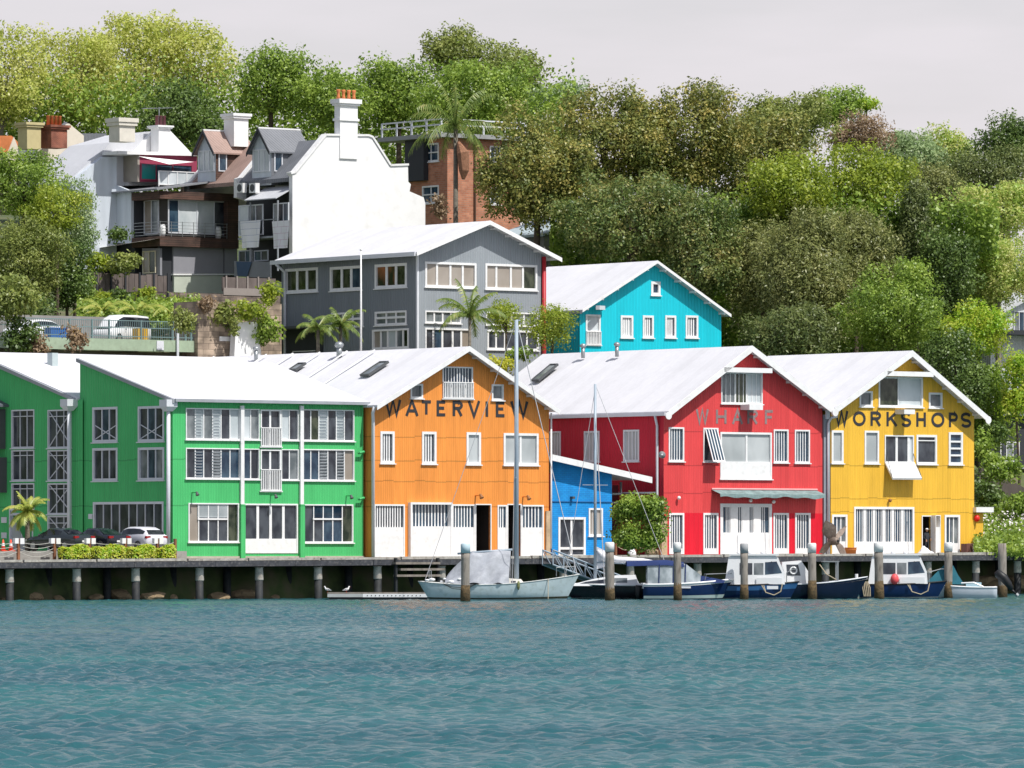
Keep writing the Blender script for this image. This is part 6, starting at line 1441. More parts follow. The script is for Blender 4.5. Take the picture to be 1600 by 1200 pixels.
def band(root, st, f0_, f1_, m, name, out=.012):
    """strip following the hull between fractions of the freeboard"""
    mb = MB()
    for sg in (1, -1):
        rows = []
        for s in st:
            def at(f):
                zs = s[0][2]; z = f*zs; pts = s[:4]
                for a, b_ in zip(pts[:-1], pts[1:]):
                    if b_[2] <= z <= a[2]+1e-6:
                        q = (a[2]-z)/(a[2]-b_[2]+1e-9); return (a[0]+(b_[0]-a[0])*q, (a[1]+(b_[1]-a[1])*q+out)*sg, z)
                return (pts[-1][0], (pts[-1][1]+out)*sg, pts[-1][2])
            rows.append([at(f1_), at(f0_)])
        loft(mb, rows, cap0=False, cap1=False)
    return mb.build(name, m, root, fix=False)
def rubrail(root, st, m, r=.035, name='gunwale'):
    for sg in (1, -1): MB().tube([(s[0][0], s[0][1]*sg, s[0][2]) for s in st], r, 6).build(name, m, root, True)
def cabin(root, prof, w0, w1, m, name='cabin', z0=None):
    """side profile polygon (x,z); half width w0 at the bottom, w1 at the top"""
    zs = [z for x, z in prof]; za, zb = min(zs), max(zs); n = len(prof)
    wv = lambda z: w0+(w1-w0)*(z-za)/(zb-za)
    mb = MB(); vs = [(x, wv(z), z) for x, z in prof]+[(x, -wv(z), z) for x, z in prof]
    tri = geometry.tessellate_polygon([[Vector((x, z, 0)) for x, z in prof]])
    mb.add(vs, [tuple(t) for t in tri]+[tuple(i+n for i in t[::-1]) for t in tri]+[(i, (i+1) % n, (i+1) % n+n, i+n) for i in range(n)])
    o = mb.build(name, m, root); return o, wv
def sidewin(par, quad, wv, m, name='window', out=.012, both=True, fm=None):
    q = [(x, wv(z), z) for x, z in quad]
    for sg in ((1, -1) if both else (-1,)):
        MB().add([(x, (y+out)*sg, z) for x, y, z in q], [tuple(range(len(q)))]).build(name, m, par, fix=False)
gelw = mat('white_gelcoat', (.78, .79, .80), .25, var=.04, spec=.5)
gelb = mat('pale_blue_topsides', (.49, .59, .62), .55, var=.10, scale=1.5, dirt=(.30, .36, .33), dirt_amt=.5)
navy = mat('navy_topsides', (.006, .022, .085), .22, var=.2, scale=1.2)
navyd = mat('dark_navy_topsides', (.004, .010, .032), .22, var=.2)
blackh = mat('black_topsides', (.012, .011, .016), .18, var=.3)
midblue = mat('mid_blue_topsides', (.03, .11, .27), .3, var=.1)
slime = mat('weedy_waterline', (.03, .035, .02), .8, var=.6, scale=4)
palestrip = mat('pale_antifoul', (.45, .55, .53), .6)
alu = mat('aluminium_spar', (.34, .41, .48), .4, var=.10)
wire = mat('rigging_wire', (.5, .5, .52), .4)
tarp = mat('grey_tarpaulin', (.36, .38, .42), .75, var=.25, scale=1.6, dirt=(.5, .52, .55), dirt_amt=.5)
canvasb = mat('navy_canvas', (.012, .03, .12), .85, var=.2)
canvast = mat('teal_canvas', (.02, .14, .19), .85, var=.3)
clearp = glass('clear_plastic_screen', (.22, .26, .28), (.48, .53, .56), .15, 1.2)
def boat(name, label, px, Y, yaw, cat='boat'):
    p = P(px, 850, Y); return thing(name, label, cat, (p.x, p.y, 0.), yaw)
def S(Y): return F/Y                      # photo pixels per metre
# ---- old sailing boat, pale blue, bow to the right
Y = 381; B1 = boat('sailing_boat', 'old pale blue sailing boat with a grey tarpaulin tent and a tall mast', 780, Y, R(-4), 'sailing boat')
L_ = 9.95; st = hull(L_, 2.9, 1.18, 1.62, .35, .30, .55, .10, 20, 2.3, .9, .45)
hull_mesh(B1, st, gelb); deck_mesh(B1, st, gelw); rubrail(B1, st, mat('worn_white', (.62, .64, .62), .6, var=.2)); band(B1, st, 0.02, .17, slime, 'waterline_stripe')
c_, wv = cabin(B1, [(-2.9, .85), (-3.0, 1.15), (-1.0, 1.42), (.2, 1.40), (1.3, 1.32), (1.55, 1.0), (1.5, .85)], .95, .8, mat('off_white_paint', (.70, .68, .62), .6, var=.12, dirt=(.4, .36, .3), dirt_amt=.4))
for q in (((-2.35, 1.0), (-1.6, 1.0), (-1.6, 1.22), (-2.35, 1.2)), ((-.6, 1.05), (.5, 1.05), (.35, 1.28), (-.6, 1.3)), ((.8, 1.08), (1.1, 1.08), (1.1, 1.22), (.8, 1.22))): sidewin(c_, q, wv, g_dark)
mx_ = (807-780)/S(Y); mt = (850-500)/S(Y)+H
mo = MB().tube([(mx_, 0, 1.1), (mx_, 0, mt*.6), (mx_, 0, mt)], [.155, .14, .115], 10).build('mast', alu, B1, True)
MB().tube([(mx_, 0, mt), (mx_+.25, 0, mt-.05)], .04, 6).build('masthead', alu, mo); MB().bar((mx_, -.75, 7.6), (mx_, .75, 7.6), .05).build('spreader', alu, mo)
MB().tube([(mx_-.25, 0, 3.15), (-2.6, 0, 2.9)], .07, 8).build('boom', alu, B1, True)
for a, b_ in (((mx_, 0, mt), (L_/2-.15, 0, 1.65)), ((mx_+.0, 0, mt-.8), (.9, 1.1, 1.1)), ((mx_+.0, 0, mt-.8), (.9, -1.1, 1.1)), ((mx_, 0, mt), (-4.6, 0, 1.3))): MB().tube([a, b_], .018 if a[2] > 5 and b_[0] < 4 else .028, 4).build('stay', wire, B1)
# the tent: ridge over the boom, ragged sides
tb = MB(); rows = []; n = 22
for i in range(n+1):
    t = i/n; x = -3.35+t*(mx_-.35+3.35); zr_ = 1.35+1.75*min(1, (t/.42))**.8 if t < .42 else 3.1+.08*math.sin(t*9); wdt = 1.35*(.55+.45*min(1, t/.3))
    zb = 1.02+.10*math.sin(t*17); row = []
    for k in range(-6, 7):
        f = abs(k)/6; sg = 1 if k >= 0 else -1; fold = .24*math.sin(t*17+f*6)*f**.7
        row.append((x+.10*math.sin(f*3+i)*f*.6, sg*(wdt*f**.85)+fold*sg, zr_-(zr_-zb)*f**1.15-.16*math.sin(math.pi*f)))
    rows.append(row)
loft(tb, rows, cap0=False, cap1=False); tb.build('tarpaulin', tarp, B1, True, fix=False)
for i in range(6):
    x = -4.4+i*.38; MB().ball((x+.12*math.sin(i*4), -1.0+.1*math.sin(i), 1.26+.09*math.sin(i*2.7)), .09+.04*math.sin(i*1.9), 7, 5, sx=1.7, sz=.8).build('fender', gelw, B1, True)
MB().tube([(-4.3, -.8, 1.2), (-4.3, -.8, 1.85)], .03, 5).tube([(-4.3, .8, 1.2), (-4.3, .8, 1.85)], .03, 5).tube([(-4.3, -.8, 1.85), (-4.3, .8, 1.85)], .03, 5).build('stern_rail', steel, B1)
m = MB()
for a_, s_ in ((-3.2, .35), (-3.2, .5)): m.tube([(-3.4, -1.25, 1.05), (-2.8, -1.42, 1.05-s_*.6), (-2.0, -1.5, 1.05-s_*.75), (-1.3, -1.5, 1.05)], .025, 5)
m.build('mooring_line', mat('dark_rope', (.05, .06, .06), .9), B1)
MB().tube([(3.1, -.95, 1.35), (3.12, -1.22, .1)], .025, 5).build('bow_line', rope_m, B1); 
MB().ball((1.3, -1.42, .95), .16, 6, 5, sz=1.8, sx=.6).build('weed_clump', mat('dry_weed', (.18, .20, .08), .9), B1)
m = MB()
for x in (3.6, 4.1, 4.6): m.tube([(x, -.5*(5.1-x), 1.5), (x, -.5*(5.1-x), 2.05)], .022, 4)
m.tube([(3.6, -.75, 2.05), (4.75, 0, 2.1), (3.6, .75, 2.05)], .025, 5); m.build('pulpit', steel, B1)
# ---- black yacht, bow left
Y = 389; B2 = boat('yacht', 'sleek black hulled yacht with white deck and furled sail on the boom', 968, Y, R(178), 'yacht')
L_ = 7.2; st = hull(L_, 2.5, .92, 1.02, .25, .05, .70, .10, 18, 2.0, -.4, .4)
hull_mesh(B2, st, blackh); deck_mesh(B2, st, gelw, 0, -.01); rubrail(B2, st, gelw, .05); band(B2, st, .03, .09, palestrip, 'waterline_stripe')
c_, wv = cabin(B2, [(3.1, .92), (1.6, 1.30), (.2, 1.52), (-1.0, 1.55), (-1.2, 1.0), (-2.2, .95), (-2.2, .85), (3.1, .85)], .85, .65, gelw)
sidewin(c_, ((2.5, 1.0), (.9, 1.0), (.9, 1.28), (2.1, 1.12)), wv, g_dark); sidewin(c_, ((.4, 1.05), (-.5, 1.05), (-.5, 1.35), (.4, 1.35)), wv, g_grey)
mx_ = (968-930)/S(Y); mt = (850-600)/S(Y)+H
mo = MB().tube([(mx_, 0, 1.3), (mx_, 0, mt)], [.105, .085], 10).build('mast', alu, B2, True); MB().bar((mx_, -.85, 6.1), (mx_, .85, 6.1), .05).build('spreader', alu, mo)
MB().bar((mx_-.8, 0, (850-758)/S(Y)+H), (mx_+.8, 0, (850-757.5)/S(Y)+H), .05).build('spreader', alu, mo)
MB().tube([(mx_-.1, 0, 2.35), (-2.7, 0, 2.2)], .06, 8).build('boom', alu, B2, True)
MB().tube([(mx_-.15, 0, 3.1), (mx_-.6, 0, 2.65), (mx_-1.4, 0, 2.5), (-1.5, 0, 2.42), (-2.5, 0, 2.32)], [.08, .30, .20, .17, .08], 8).build('furled_sail', mat('sailcloth', (.76, .76, .80), .8, var=.1), B2, True)
MB().add([(mx_-.05, .05, 3.35), (mx_-.1, -.05, 1.9), (mx_-1.5, 0, 2.35), (mx_-1.0, 0, 2.9)], [(0, 1, 2, 3)]).build('sail_cover', MATS['sailcloth'], B2, fix=False)
for a, b_ in (((mx_, 0, mt), (-3.4, 0, 1.0)), ((mx_, 0, mt-.3), (3.5, 0, 1.05)), ((mx_, 0, mt-1.5), (mx_-.6, 1.1, .95)), ((mx_, 0, mt-1.5), (mx_-.6, -1.1, .95))): MB().tube([a, b_], .018, 4).build('stay', wire, B2)
m = MB(); m.tube([(-3.3, -.9, 1), (-3.3, -.9, 1.75), (-2.0, -1.1, 1.75), (-2.0, -1.1, 1)], .022, 4); m.tube([(-3.3, .9, 1), (-3.3, .9, 1.75), (-2.0, 1.1, 1.75), (-2.0, 1.1, 1)], .022, 4); m.build('stern_rail', steel, B2)
MB().tube([(-3.6, -.3, 1.0), (-3.8, -.3, .7), (-3.85, -.3, .05)], [.14, .16, .07], 8).build('outboard_motor', black, B2, True)
b_ = MB().box(-3.2, -2.5, .965*1.02, 1.0, .62, .72); MB().add([(-2.55, -1.09, .60), (-3.3, -1.0, .60), (-3.3, -1.0, .72), (-2.55, -1.09, .72)], [(0, 1, 2, 3)]).build('name_plate', gelw, B2, fix=False)
# (the far side in the photo shows two lines of white lettering on the stern quarter)
for zz_, x0_, n_ in ((.68, -2.35, 5), (.42, -2.35, 6)):
    for i in range(n_): MB().box(x0_-i*.13-.09, x0_-i*.13, 1.16, 1.20, zz_, zz_+.12).build('stern_letter', gelw, B2)
# ---- navy cruiser with canvas top, bow right
Y = 387; B3 = boat('cabin_cruiser', 'navy motor cruiser with a blue canvas top and clear screens, bow to the right', 1075, Y, R(2), 'motorboat')
L_ = 5.7; st = hull(L_, 2.3, .95, 1.28, .3, .02, .92, .16, 18, 2.6, 0, .35)
hull_mesh(B3, st, navy); deck_mesh(B3, st, gelw); rubrail(B3, st, gelw, .07); band(B3, st, .0, .26, palestrip, 'waterline_stripe'); band(B3, st, .86, 1.0, gelw, 'sheer_stripe')
c_, wv = cabin(B3, [(-.1, 1.05), (.1, 1.62), (.7, 1.52), (2.3, 1.22), (2.2, 1.05)], .85, .5, canvasb, 'foredeck_cover')
c_, wv = cabin(B3, [(-2.6, 1.0), (-2.6, 2.2), (-1.2, 2.35), (-.2, 2.25), (.75, 1.55), (.7, 1.0)], 1.0, .85, clearp, 'windscreen_enclosure')
mb = MB()
rows = [[(x, -.95, z-.28), (x, -.85, z-.05), (x, 0, z+.05), (x, .85, z-.05), (x, .95, z-.28)] for x, z in ((-3.9, 2.38), (-2.6, 2.42), (-1.4, 2.45), (-.3, 2.32))]; loft(mb, rows, cap0=False, cap1=False); mb.build('canvas_top', canvasb, B3, True, fix=False)
for x in (-1.9, -1.0, -.25): MB().bar((x, -1.0, 1.05), (x+.05, -.9, 2.25), .06).build('screen_frame', canvasb, c_)
MB().box(-2.9, -2.75, -1.0, 1.0, .7, 1.05).build('transom', gelw, B3)
MB().tube([(-3.1, 0, .9), (-3.15, 0, .3), (-3.1, 0, -.1)], [.2, .16, .07], 8).build('outboard_motor', black, B3, True)
MB().add([(-.6, -1.162, .72), (0.1, -1.162, .72), (0.1, -1.16, .84), (-.6, -1.16, .84)], [(0, 1, 2, 3)]).build('name_plate', white2, B3, fix=False)
m = MB(); m.tube([(1.0, -.95, 1.2), (1.1, -.9, 1.6), (2.5, -.3, 1.65), (2.75, 0, 1.65), (2.5, .3, 1.65), (1.1, .9, 1.6), (1.0, .95, 1.2)], .022, 5); m.build('bow_rail', steel, B3)
# ---- patrol style launch
def launch(label, px, Y, yaw, L_, hm, stripe, lifer=True, tail=0):
    b = boat('patrol_launch', label, px, Y, yaw, 'motorboat'); st = hull(L_, 2.3, .92, 1.12, .3, .04, .9, .14, 18, 2.5, 0, .38)
    hull_mesh(b, st, hm); deck_mesh(b, st, gelw); rubrail(b, st, black, .05); band(b, st, .0, .10, palestrip, 'waterline_stripe')
    if stripe: band(b, st, .62, .97, stripe, 'sheer_stripe')
    z0 = .95; a = -L_*.40; pr = [(a, z0), (a+.25, z0+1.72), (a+.5, z0+1.86), (a+3.1, z0+1.86), (a+3.35, z0+1.7), (a+3.75, z0+.78), (a+3.8, z0)]
    c_, wv = cabin(b, pr, .98, .84, gelw)
    MB().box(a+.3, a+3.4, -.95, .95, z0+1.82, z0+1.93).build('cabin_roof', gelw, c_)
    sidewin(c_, ((a+.95, z0+.62), (a+1.75, z0+.62), (a+1.75, z0+1.35), (a+.95, z0+1.35)), wv, g_dark)
    sidewin(c_, ((a+1.85, z0+.62), (a+2.45, z0+.62), (a+2.45, z0+1.35), (a+1.85, z0+1.35)), wv, g_grey)
    sidewin(c_, ((a+2.55, z0+.62), (a+3.62, z0+.72), (a+3.28, z0+1.45), (a+2.55, z0+1.4)), wv, g_blue)
    MB().bar((a+3.0, -.9, z0+.7), (a+2.95, -.86, z0+1.45), .05).build('window_post', black, c_)
    MB().add([(a+3.74, -.75, z0+.85), (a+3.74, .75, z0+.85), (a+3.42, .72, z0+1.6), (a+3.42, -.72, z0+1.6)], [(0, 1, 2, 3)]).build('windscreen', g_blue, c_, fix=False)
    MB().box(a+2.0, a+3.6, -1.06, -1.0, z0+.02, z0+.42).build('white_panel', gelw, c_)
    for x in (a+.9, a+1.6, a+2.4): MB().ball((x, 0, z0+2.0), .16, 8, 5, sz=.8).build('roof_fitting', gelw, c_, True)
    MB().tube([(a+2.6, .2, z0+1.9), (a+2.5, .2, z0+4.0)], .02, 4).build('aerial', wire, c_); MB().tube([(a+.8, -.3, z0+1.9), (a+.8, -.3, z0+3.1)], .02, 4).build('aerial', wire, c_)
    m = MB(); x1_ = L_/2-.4
    m.tube([(a+3.9, -.98, z0+.1), (a+3.9, -.98, z0+.75), (x1_, -.35, z0+.95), (x1_+.2, 0, z0+.95), (x1_, .35, z0+.95), (a+3.9, .98, z0+.75), (a+3.9, .98, z0+.1)], .026, 5); m.build('bow_rail', steel, b)
    m = MB()
    for k in range(2): m.tube([(L_*.05+k*.12, -1.2, .9), (L_*.10, -1.24, .45), (L_*.20, -1.24, .28), (L_*.28, -1.2, .5), (L_*.30, -1.1, 1.0)], .035, 5)
    m.build('mooring_line', rope_m, b)
    MB().tube([(-L_/2-.1, 0, 1.1), (-L_/2-.25, 0, .6), (-L_/2-.2, 0, -.1)], [.22, .2, .08], 8).build('outboard_motor', black, b, True)
    return b, c_, a, z0
b4, c_, a, z0 = launch('blue hulled patrol launch with a white cabin, in front of the red warehouse', 1184, 388, R(-3), 5.2, navy, midblue)
MB().box(.6, 1.3, -1.24, -1.2, .66, .86).build('name_plate', gelw, b4)
b6, c_, a, z0 = launch('blue hulled patrol launch with a white cabin and a pink buoy', 1411, 394, R(-3), 5.6, navy, None)
MB().ball((-.55, -1.15, 1.25), .27, 10, 8, sz=1.3).build('buoy', mat('pink_buoy', (.75, .09, .10), .5), b6, True)
m = MB()
for i in range(5): m.tube([(-2.55+i*.07, -1.15, 1.1), (-2.6+i*.12, -1.2, .7), (-2.5+i*.1, -1.2, .15)], .04, 5)
m.build('hanging_rope', rope_m, b6)
# ---- dark fishing launch with white wheelhouse, bow right
Y = 390; B5 = boat('fishing_launch', 'dark navy open launch with a white wheelhouse aft and high bow', 1282, Y, R(3), 'motorboat')
L_ = 6.0; st = hull(L_, 2.4, .95, 1.42, .3, .05, .9, .14, 18, 2.2, 0, .35); hull_mesh(B5, st, navyd); deck_mesh(B5, st, mat('grey_deck', (.34, .35, .36), .8), 0, -.15); rubrail(B5, st, white2, .04)
c_, wv = cabin(B5, [(-2.7, .9), (-2.5, 2.35), (-1.3, 2.45), (-.75, 1.6), (-.6, .9)], .85, .7, gelw, 'wheelhouse')
sidewin(c_, ((-2.2, 1.5), (-1.35, 1.5), (-1.5, 2.2), (-2.25, 2.2)), wv, g_dark)
# life ring hanging inside the window opening
rg = MB(); n = 14; cy = -(wv(1.85)+.07)
ring = [(-1.8+.21*math.cos(2*math.pi*i/n), cy, 1.82+.21*math.sin(2*math.pi*i/n)) for i in range(n+1)]
rg.tube(ring, .055, 6, caps=False).build('life_ring', gelw, c_, True)
MB().add([(-1.27, -.6, 2.3), (-1.27, .6, 2.3), (-.82, .65, 1.68), (-.82, -.65, 1.68)], [(0, 1, 2, 3)]).build('windscreen', g_grey, c_, fix=False)
MB().box(1.0, 1.1, -.55, -.45, 1.05, 2.35).build('post', steel, B5); MB().box(1.0, 1.1, .45, .55, 1.05, 2.35).build('post', steel, B5); MB().box(.1, 1.15, -.55, .55, 2.352, 2.42).build('canopy_frame', steel, B5)
MB().tube([(-.1, -.5, 2.2), (.3, -.8, 1.6), (.9, -.95, 1.25)], .035, 5).build('rope', rope_m, B5); MB().tube([(2.3, 0, 1.3), (2.3, 0, 1.6)], .1, 8).build('bollard', gelw, B5)
# ---- small white runabout with teal cover, tilted outboard at right
Y = 396; B7 = boat('runabout', 'small white runabout under a teal cover with its black outboard tilted up', 1497, Y, R(176), 'motorboat')
L_ = 5.0; st = hull(L_, 2.1, .72, 1.0, .3, .04, .9, .14, 16, 2.4, 0, .35); hull_mesh(B7, st, mat('pale_grey_topsides', (.55, .60, .66), .4, var=.1)); deck_mesh(B7, st, gelw); rubrail(B7, st, gelw, .05)
c_, wv = cabin(B7, [(2.2, .95), (1.7, 1.35), (.9, 2.15), (.3, 2.1), (.0, 1.5), (-.4, .9)], .85, .45, canvast, 'boat_cover')
MB().box(-1.5, -.5, -.8, .8, .72, 1.02).build('seat_box', mat('pale_blue_vinyl', (.42, .60, .68), .6), B7)
MB().tube([(-1.6, 1.02, .75), (-1.0, 1.04, 1.02), (-.2, 1.02, .98)], .06, 6).build('side_rail', gelw, B7)
ob = MB().tube([(-2.35, 0, 1.55), (-2.5, 0, 1.62), (-2.95, 0, 1.3), (-3.25, 0, .9), (-3.45, 0, .55)], [.10, .30, .30, .24, .12], 10).build('outboard_motor', black, B7, True)
MB().tube([(-3.4, 0, .6), (-3.75, 0, .25)], [.1, .06], 6).build('motor_leg', black, ob, True); MB().tube([(-3.72, 0, .28), (-3.85, 0, .16)], [.13, .13], 8).build('propeller', steel, ob); MB().bar((-2.75, -.305, 1.42), (-3.0, -.29, 1.2), .03, .06).build('motor_stripe', white, ob)
# ================================================================ MOORING PILES
capw = mat('pile_cap_white', (.74, .75, .74), .5, var=.08, dirt=(.35, .34, .30), dirt_amt=.5); capb = mat('pile_cap_blue', (.50, .64, .70), .5, var=.1)
pilew = mat('silver_pile_timber', (.30, .27, .235), .9, var=.4, scale=2.2, bump=.7, vstretch=.2, dirt=(.08, .065, .05), dirt_amt=.8)
pilel = mat('weedy_pile_foot', (.11, .075, .035), .9, var=.6, scale=4, bump=.8, dirt=(.03, .03, .02), dirt_amt=.8)
def mpile(px, ytop, yw, wpx, capm, capfrac, label, shaft=None, foot=True, flat=True):
    Y = F*H/(yw-850); p = P(px, 850, Y); s = S(Y); r_ = wpx/2/s; zt = H+(850-ytop)/s
    t = thing('mooring_pile', label, 'mooring pile', (p.x, p.y, 0), random.uniform(0, 3)); zc = zt-capfrac/s; ln = random.uniform(-.06, .06)
    sh = shaft or pilew; rr_ = [r_*(1+random.uniform(-.05, .05)) for _ in range(6)]
    MB().tube([(0, 0, -2), (ln*.2, 0, .1), (ln*.4, 0, 1.0), (ln*.6, 0, 1.9), (ln*.8, 0, 2.6), (ln, 0, zc)], [r_*1.05]+rr_[1:], 14).build('shaft', sh, t, True)
    if foot: MB().tube([(0, 0, -.3), (ln*.25, 0, .5), (ln*.4, 0, random.uniform(.9, 1.2))], [r_*1.14, r_*1.12, r_*1.01], 12).build('weed_band', pilel, t, True)
    if capm:
        m = MB(); 
        if flat: m.tube([(ln, 0, zc), (ln, 0, zt-.06), (ln, 0, zt)], [r_*1.07, r_*1.07, r_*.85], 14)
        else: m.tube([(ln, 0, zc), (ln, 0, zc+.2), (ln, 0, zt-.12), (ln, 0, zt)], [r_*1.15, r_*1.15, r_*.8, r_*.2], 14)
        m.build('cap', capm, t, True)
    return t
mpile(627, 867, 925.5, 12, capw, 9, 'tarred black mooring pile with a white cap, left of the sailing boat', pile_dark, False, False)
mpile(727, 849, 940, 14, capb, 15, 'weathered pile with a pale blue cap in front of the sailing boat')
mpile(835, 866, 925, 12, capw, 9, 'tarred black pile with a white cap beside the gangway', pile_dark, False, False)
mpile(857, 848, 927, 12, mat('old_cap', (.33, .29, .26), .9), 17, 'old splintered pile with a grey brown cap, right of the capped black pile', foot=False)
mpile(953, 847, 938.5, 14, capw, 15, 'white capped pile before the black yacht')
mpile(1059, 847.5, 938, 12, capw, 15, 'white capped pile before the navy cruiser')
mpile(1163, 849, 937, 12, mat('cap_grey', (.38, .39, .40), .7), 15, 'grey capped pile before the nearer patrol launch')
mpile(1269.5, 848.5, 936.5, 13, capw, 15, 'white capped pile before the dark fishing launch')
mpile(1374, 847.5, 936, 14, capw, 15, 'white capped pile before the cabin of the farther patrol launch')
mpile(1482, 847.5, 935, 12.5, capw, 14, 'white capped pile before the small white runabout')
mpile(1567, 848, 933.5, 13, None, 1, 'uncapped grey pile standing alone at the right end')
# chafed timber lashed to the old pile
# ================================================================ FLOATING PONTOON, GANGWAY, GULLS
Yp = 386; p = P(590, 850, Yp); s = S(Yp); pn = thing('floating_pontoon', 'low white floating pontoon left of the sailing boat', 'pontoon', (p.x, p.y, 0), R(1))
x0_, x1_ = (512-590)/s, (668-590)/s
MB().box(x0_, x1_, -.9, .9, .38, .46).build('deck', wood, pn); MB().box(x0_+.1, x1_, -.86, .86, -.2, .16).build('float', mat('black_float', (.02, .022, .025), .6), pn)
MB().box(x0_+.0, x0_+2.2, -.92, .9, .17, .375).build('fascia', mat('grey_fascia', (.42, .44, .44), .6), pn); MB().box(x0_+2.21, x1_, -.93, .9, .165, .377).build('fascia', gelw, pn)
for i in range(14): x = x0_+2.5+i*(x1_-x0_-2.7)/14; MB().tube([(x, -.935, .27), (x, -.95, .27)], .035, 8).build('bolt_hole', black, pn)
gull_w = mat('gull_white', (.75, .75, .74), .8); gull_g = mat('gull_grey', (.32, .34, .37), .8); gull_r = mat('gull_red', (.5, .05, .02), .6)
def gull(px, yaw, label):
    p = P(px, 850, Yp-.5); t = thing('seagull', label, 'seagull', (p.x, p.y, .46), yaw, 'seagulls on the pontoon')
    # body, neck and head as one surface
    MB().tube([(-.20, 0, .13), (-.12, 0, .16), (0, 0, .19), (.10, 0, .21), (.15, 0, .27), (.17, 0, .33), (.20, 0, .37), (.245, 0, .36)], [.012, .05, .085, .075, .05, .043, .045, .015], 10).build('body', gull_w, t, True)
    for sg in (1, -1):
        MB().add([(.08, .075*sg, .25), (-.05, .088*sg, .24), (-.26, .03*sg, .14), (-.20, .045*sg, .11), (.0, .09*sg, .15), (.09, .075*sg, .18)], [(0, 1, 2, 3, 4, 5)]).build('wing', gull_g, t, fix=False)
        MB().tube([(0, .03*sg, .12), (.0, .03*sg, .02), (.04, .03*sg, .005)], .009, 5).build('leg', gull_r, t)
    MB().tube([(.24, 0, .36), (.30, 0, .35)], [.012, .003], 5).build('beak', gull_r, t)
gull(512, R(170), 'white seagull standing at the left end of the pontoon'); gull(541, R(20), 'white seagull standing further along the pontoon')
# gangway truss sloping down behind the bow
gw = thing('gangway', 'aluminium truss gangway sloping from the wharf down to the water', 'gangway', W(u_at(838, WV), WV, 0), AL)
m = MB(); A0, A1 = Vector((.2, -.4, DECK+.5)), Vector((7.0, -.9, .95))
for y_ in (0, -1.1):
    o_ = Vector((0, y_, 0)); dn = Vector((0, 0, -.95)); mm = MB(); mm.tube([A0+o_, A1+o_], .06, 6).tube([A0+o_+dn, A1+o_+dn], .06, 6)
    for i in range(8): a_, b_ = A0.lerp(A1, i/8)+o_, A0.lerp(A1, (i+1)/8)+o_; mm.tube([a_, b_+dn], .035, 5).tube([a_, a_+dn], .035, 5)
    mm.build('truss', alu, gw)
MB().add([A0+Vector((0, 0, -.9)), A0+Vector((0, -1.1, -.9)), A1+Vector((0, -1.1, -.9)), A1+Vector((0, 0, -.9))], [(0, 1, 2, 3)]).build('walkway', steel, gw, fix=False)
# ladder-like brackets left of the sailing boat
lb = thing('landing_stage', 'short timber landing stage slung below the wharf edge beside the capped black pile', 'landing', W(u_at(640, WV), WV, 0), AL)
for z_, x_ in ((DECK-.35, 0), (DECK-.75, .4), (DECK-1.15, .1)): MB().box(-1.6+x_, 2.0+x_, -.65, -.25, z_-.06, z_+.08).build('tread', wood, lb)
MB().box(-1.5, -1.35, -.5, -.3, .2, DECK).build('post', pile_dark, lb); MB().box(1.9, 2.05, -.5, -.3, .2, DECK).build('post', pile_dark, lb)
# ================================================================ SHIP PROPELLER ON THE WHARF
pr = thing('ship_propeller', 'large old bronze ship propeller on the wharf between the red and yellow warehouses', 'propeller', W(u_at(1303, -2.4), -2.4, DECK+.05), AL)
hz = 1.05; bronze = mat('weathered_bronze', (.22, .17, .14), .6, metal=.3, var=.4, scale=3, dirt=(.34, .30, .26), dirt_amt=.6)
MB().tube([(0, -.42, hz), (0, -.3, hz), (0, .3, hz), (0, .45, hz)], [.16, .27, .3, .2], 14).build('hub', bronze, pr, True); MB().tube([(0, -.425, hz), (0, -.43, hz)], .10, 10).build('bore', black, pr)
for k, a0_ in enumerate((118, 42, -40, 212)):
    mb = MB(); rows = []; Lb = 1.55 if k != 0 else 1.6
    for i in range(9):
        t = i/8; rr_ = .22+t*(Lb-.22); w = (.14+.50*math.sin(math.pi*min(1, t*.86+.14)**1.25)**.9)*(1-.75*t**4)*(.85, .30, .85, .75)[k]; tw = R(48-22*t)
        row = []
        for q in (-1, -.5, 0, .5, 1):
            s_ = q*w*(1 if t < .98 else .4); ca, sa = math.cos(R(a0_)), math.sin(R(a0_)); tx, tz = -sa, ca
            row.append((ca*rr_+tx*s_*math.cos(tw)*1.0, s_*math.sin(tw)*.8, hz+sa*rr_+tz*s_*math.cos(tw)))
        rows.append(row)
    r2 = [[(x, y+.06, z) for x, y, z in r_] for r_ in rows]; loft(mb, rows, cap0=False, cap1=False); loft(mb, r2, cap0=False, cap1=False); mb.build('blade', bronze, pr, True, fix=False)
MB().box(-.9, 1.2, -.3, .3, -.04, .10).build('plinth', wood, pr)
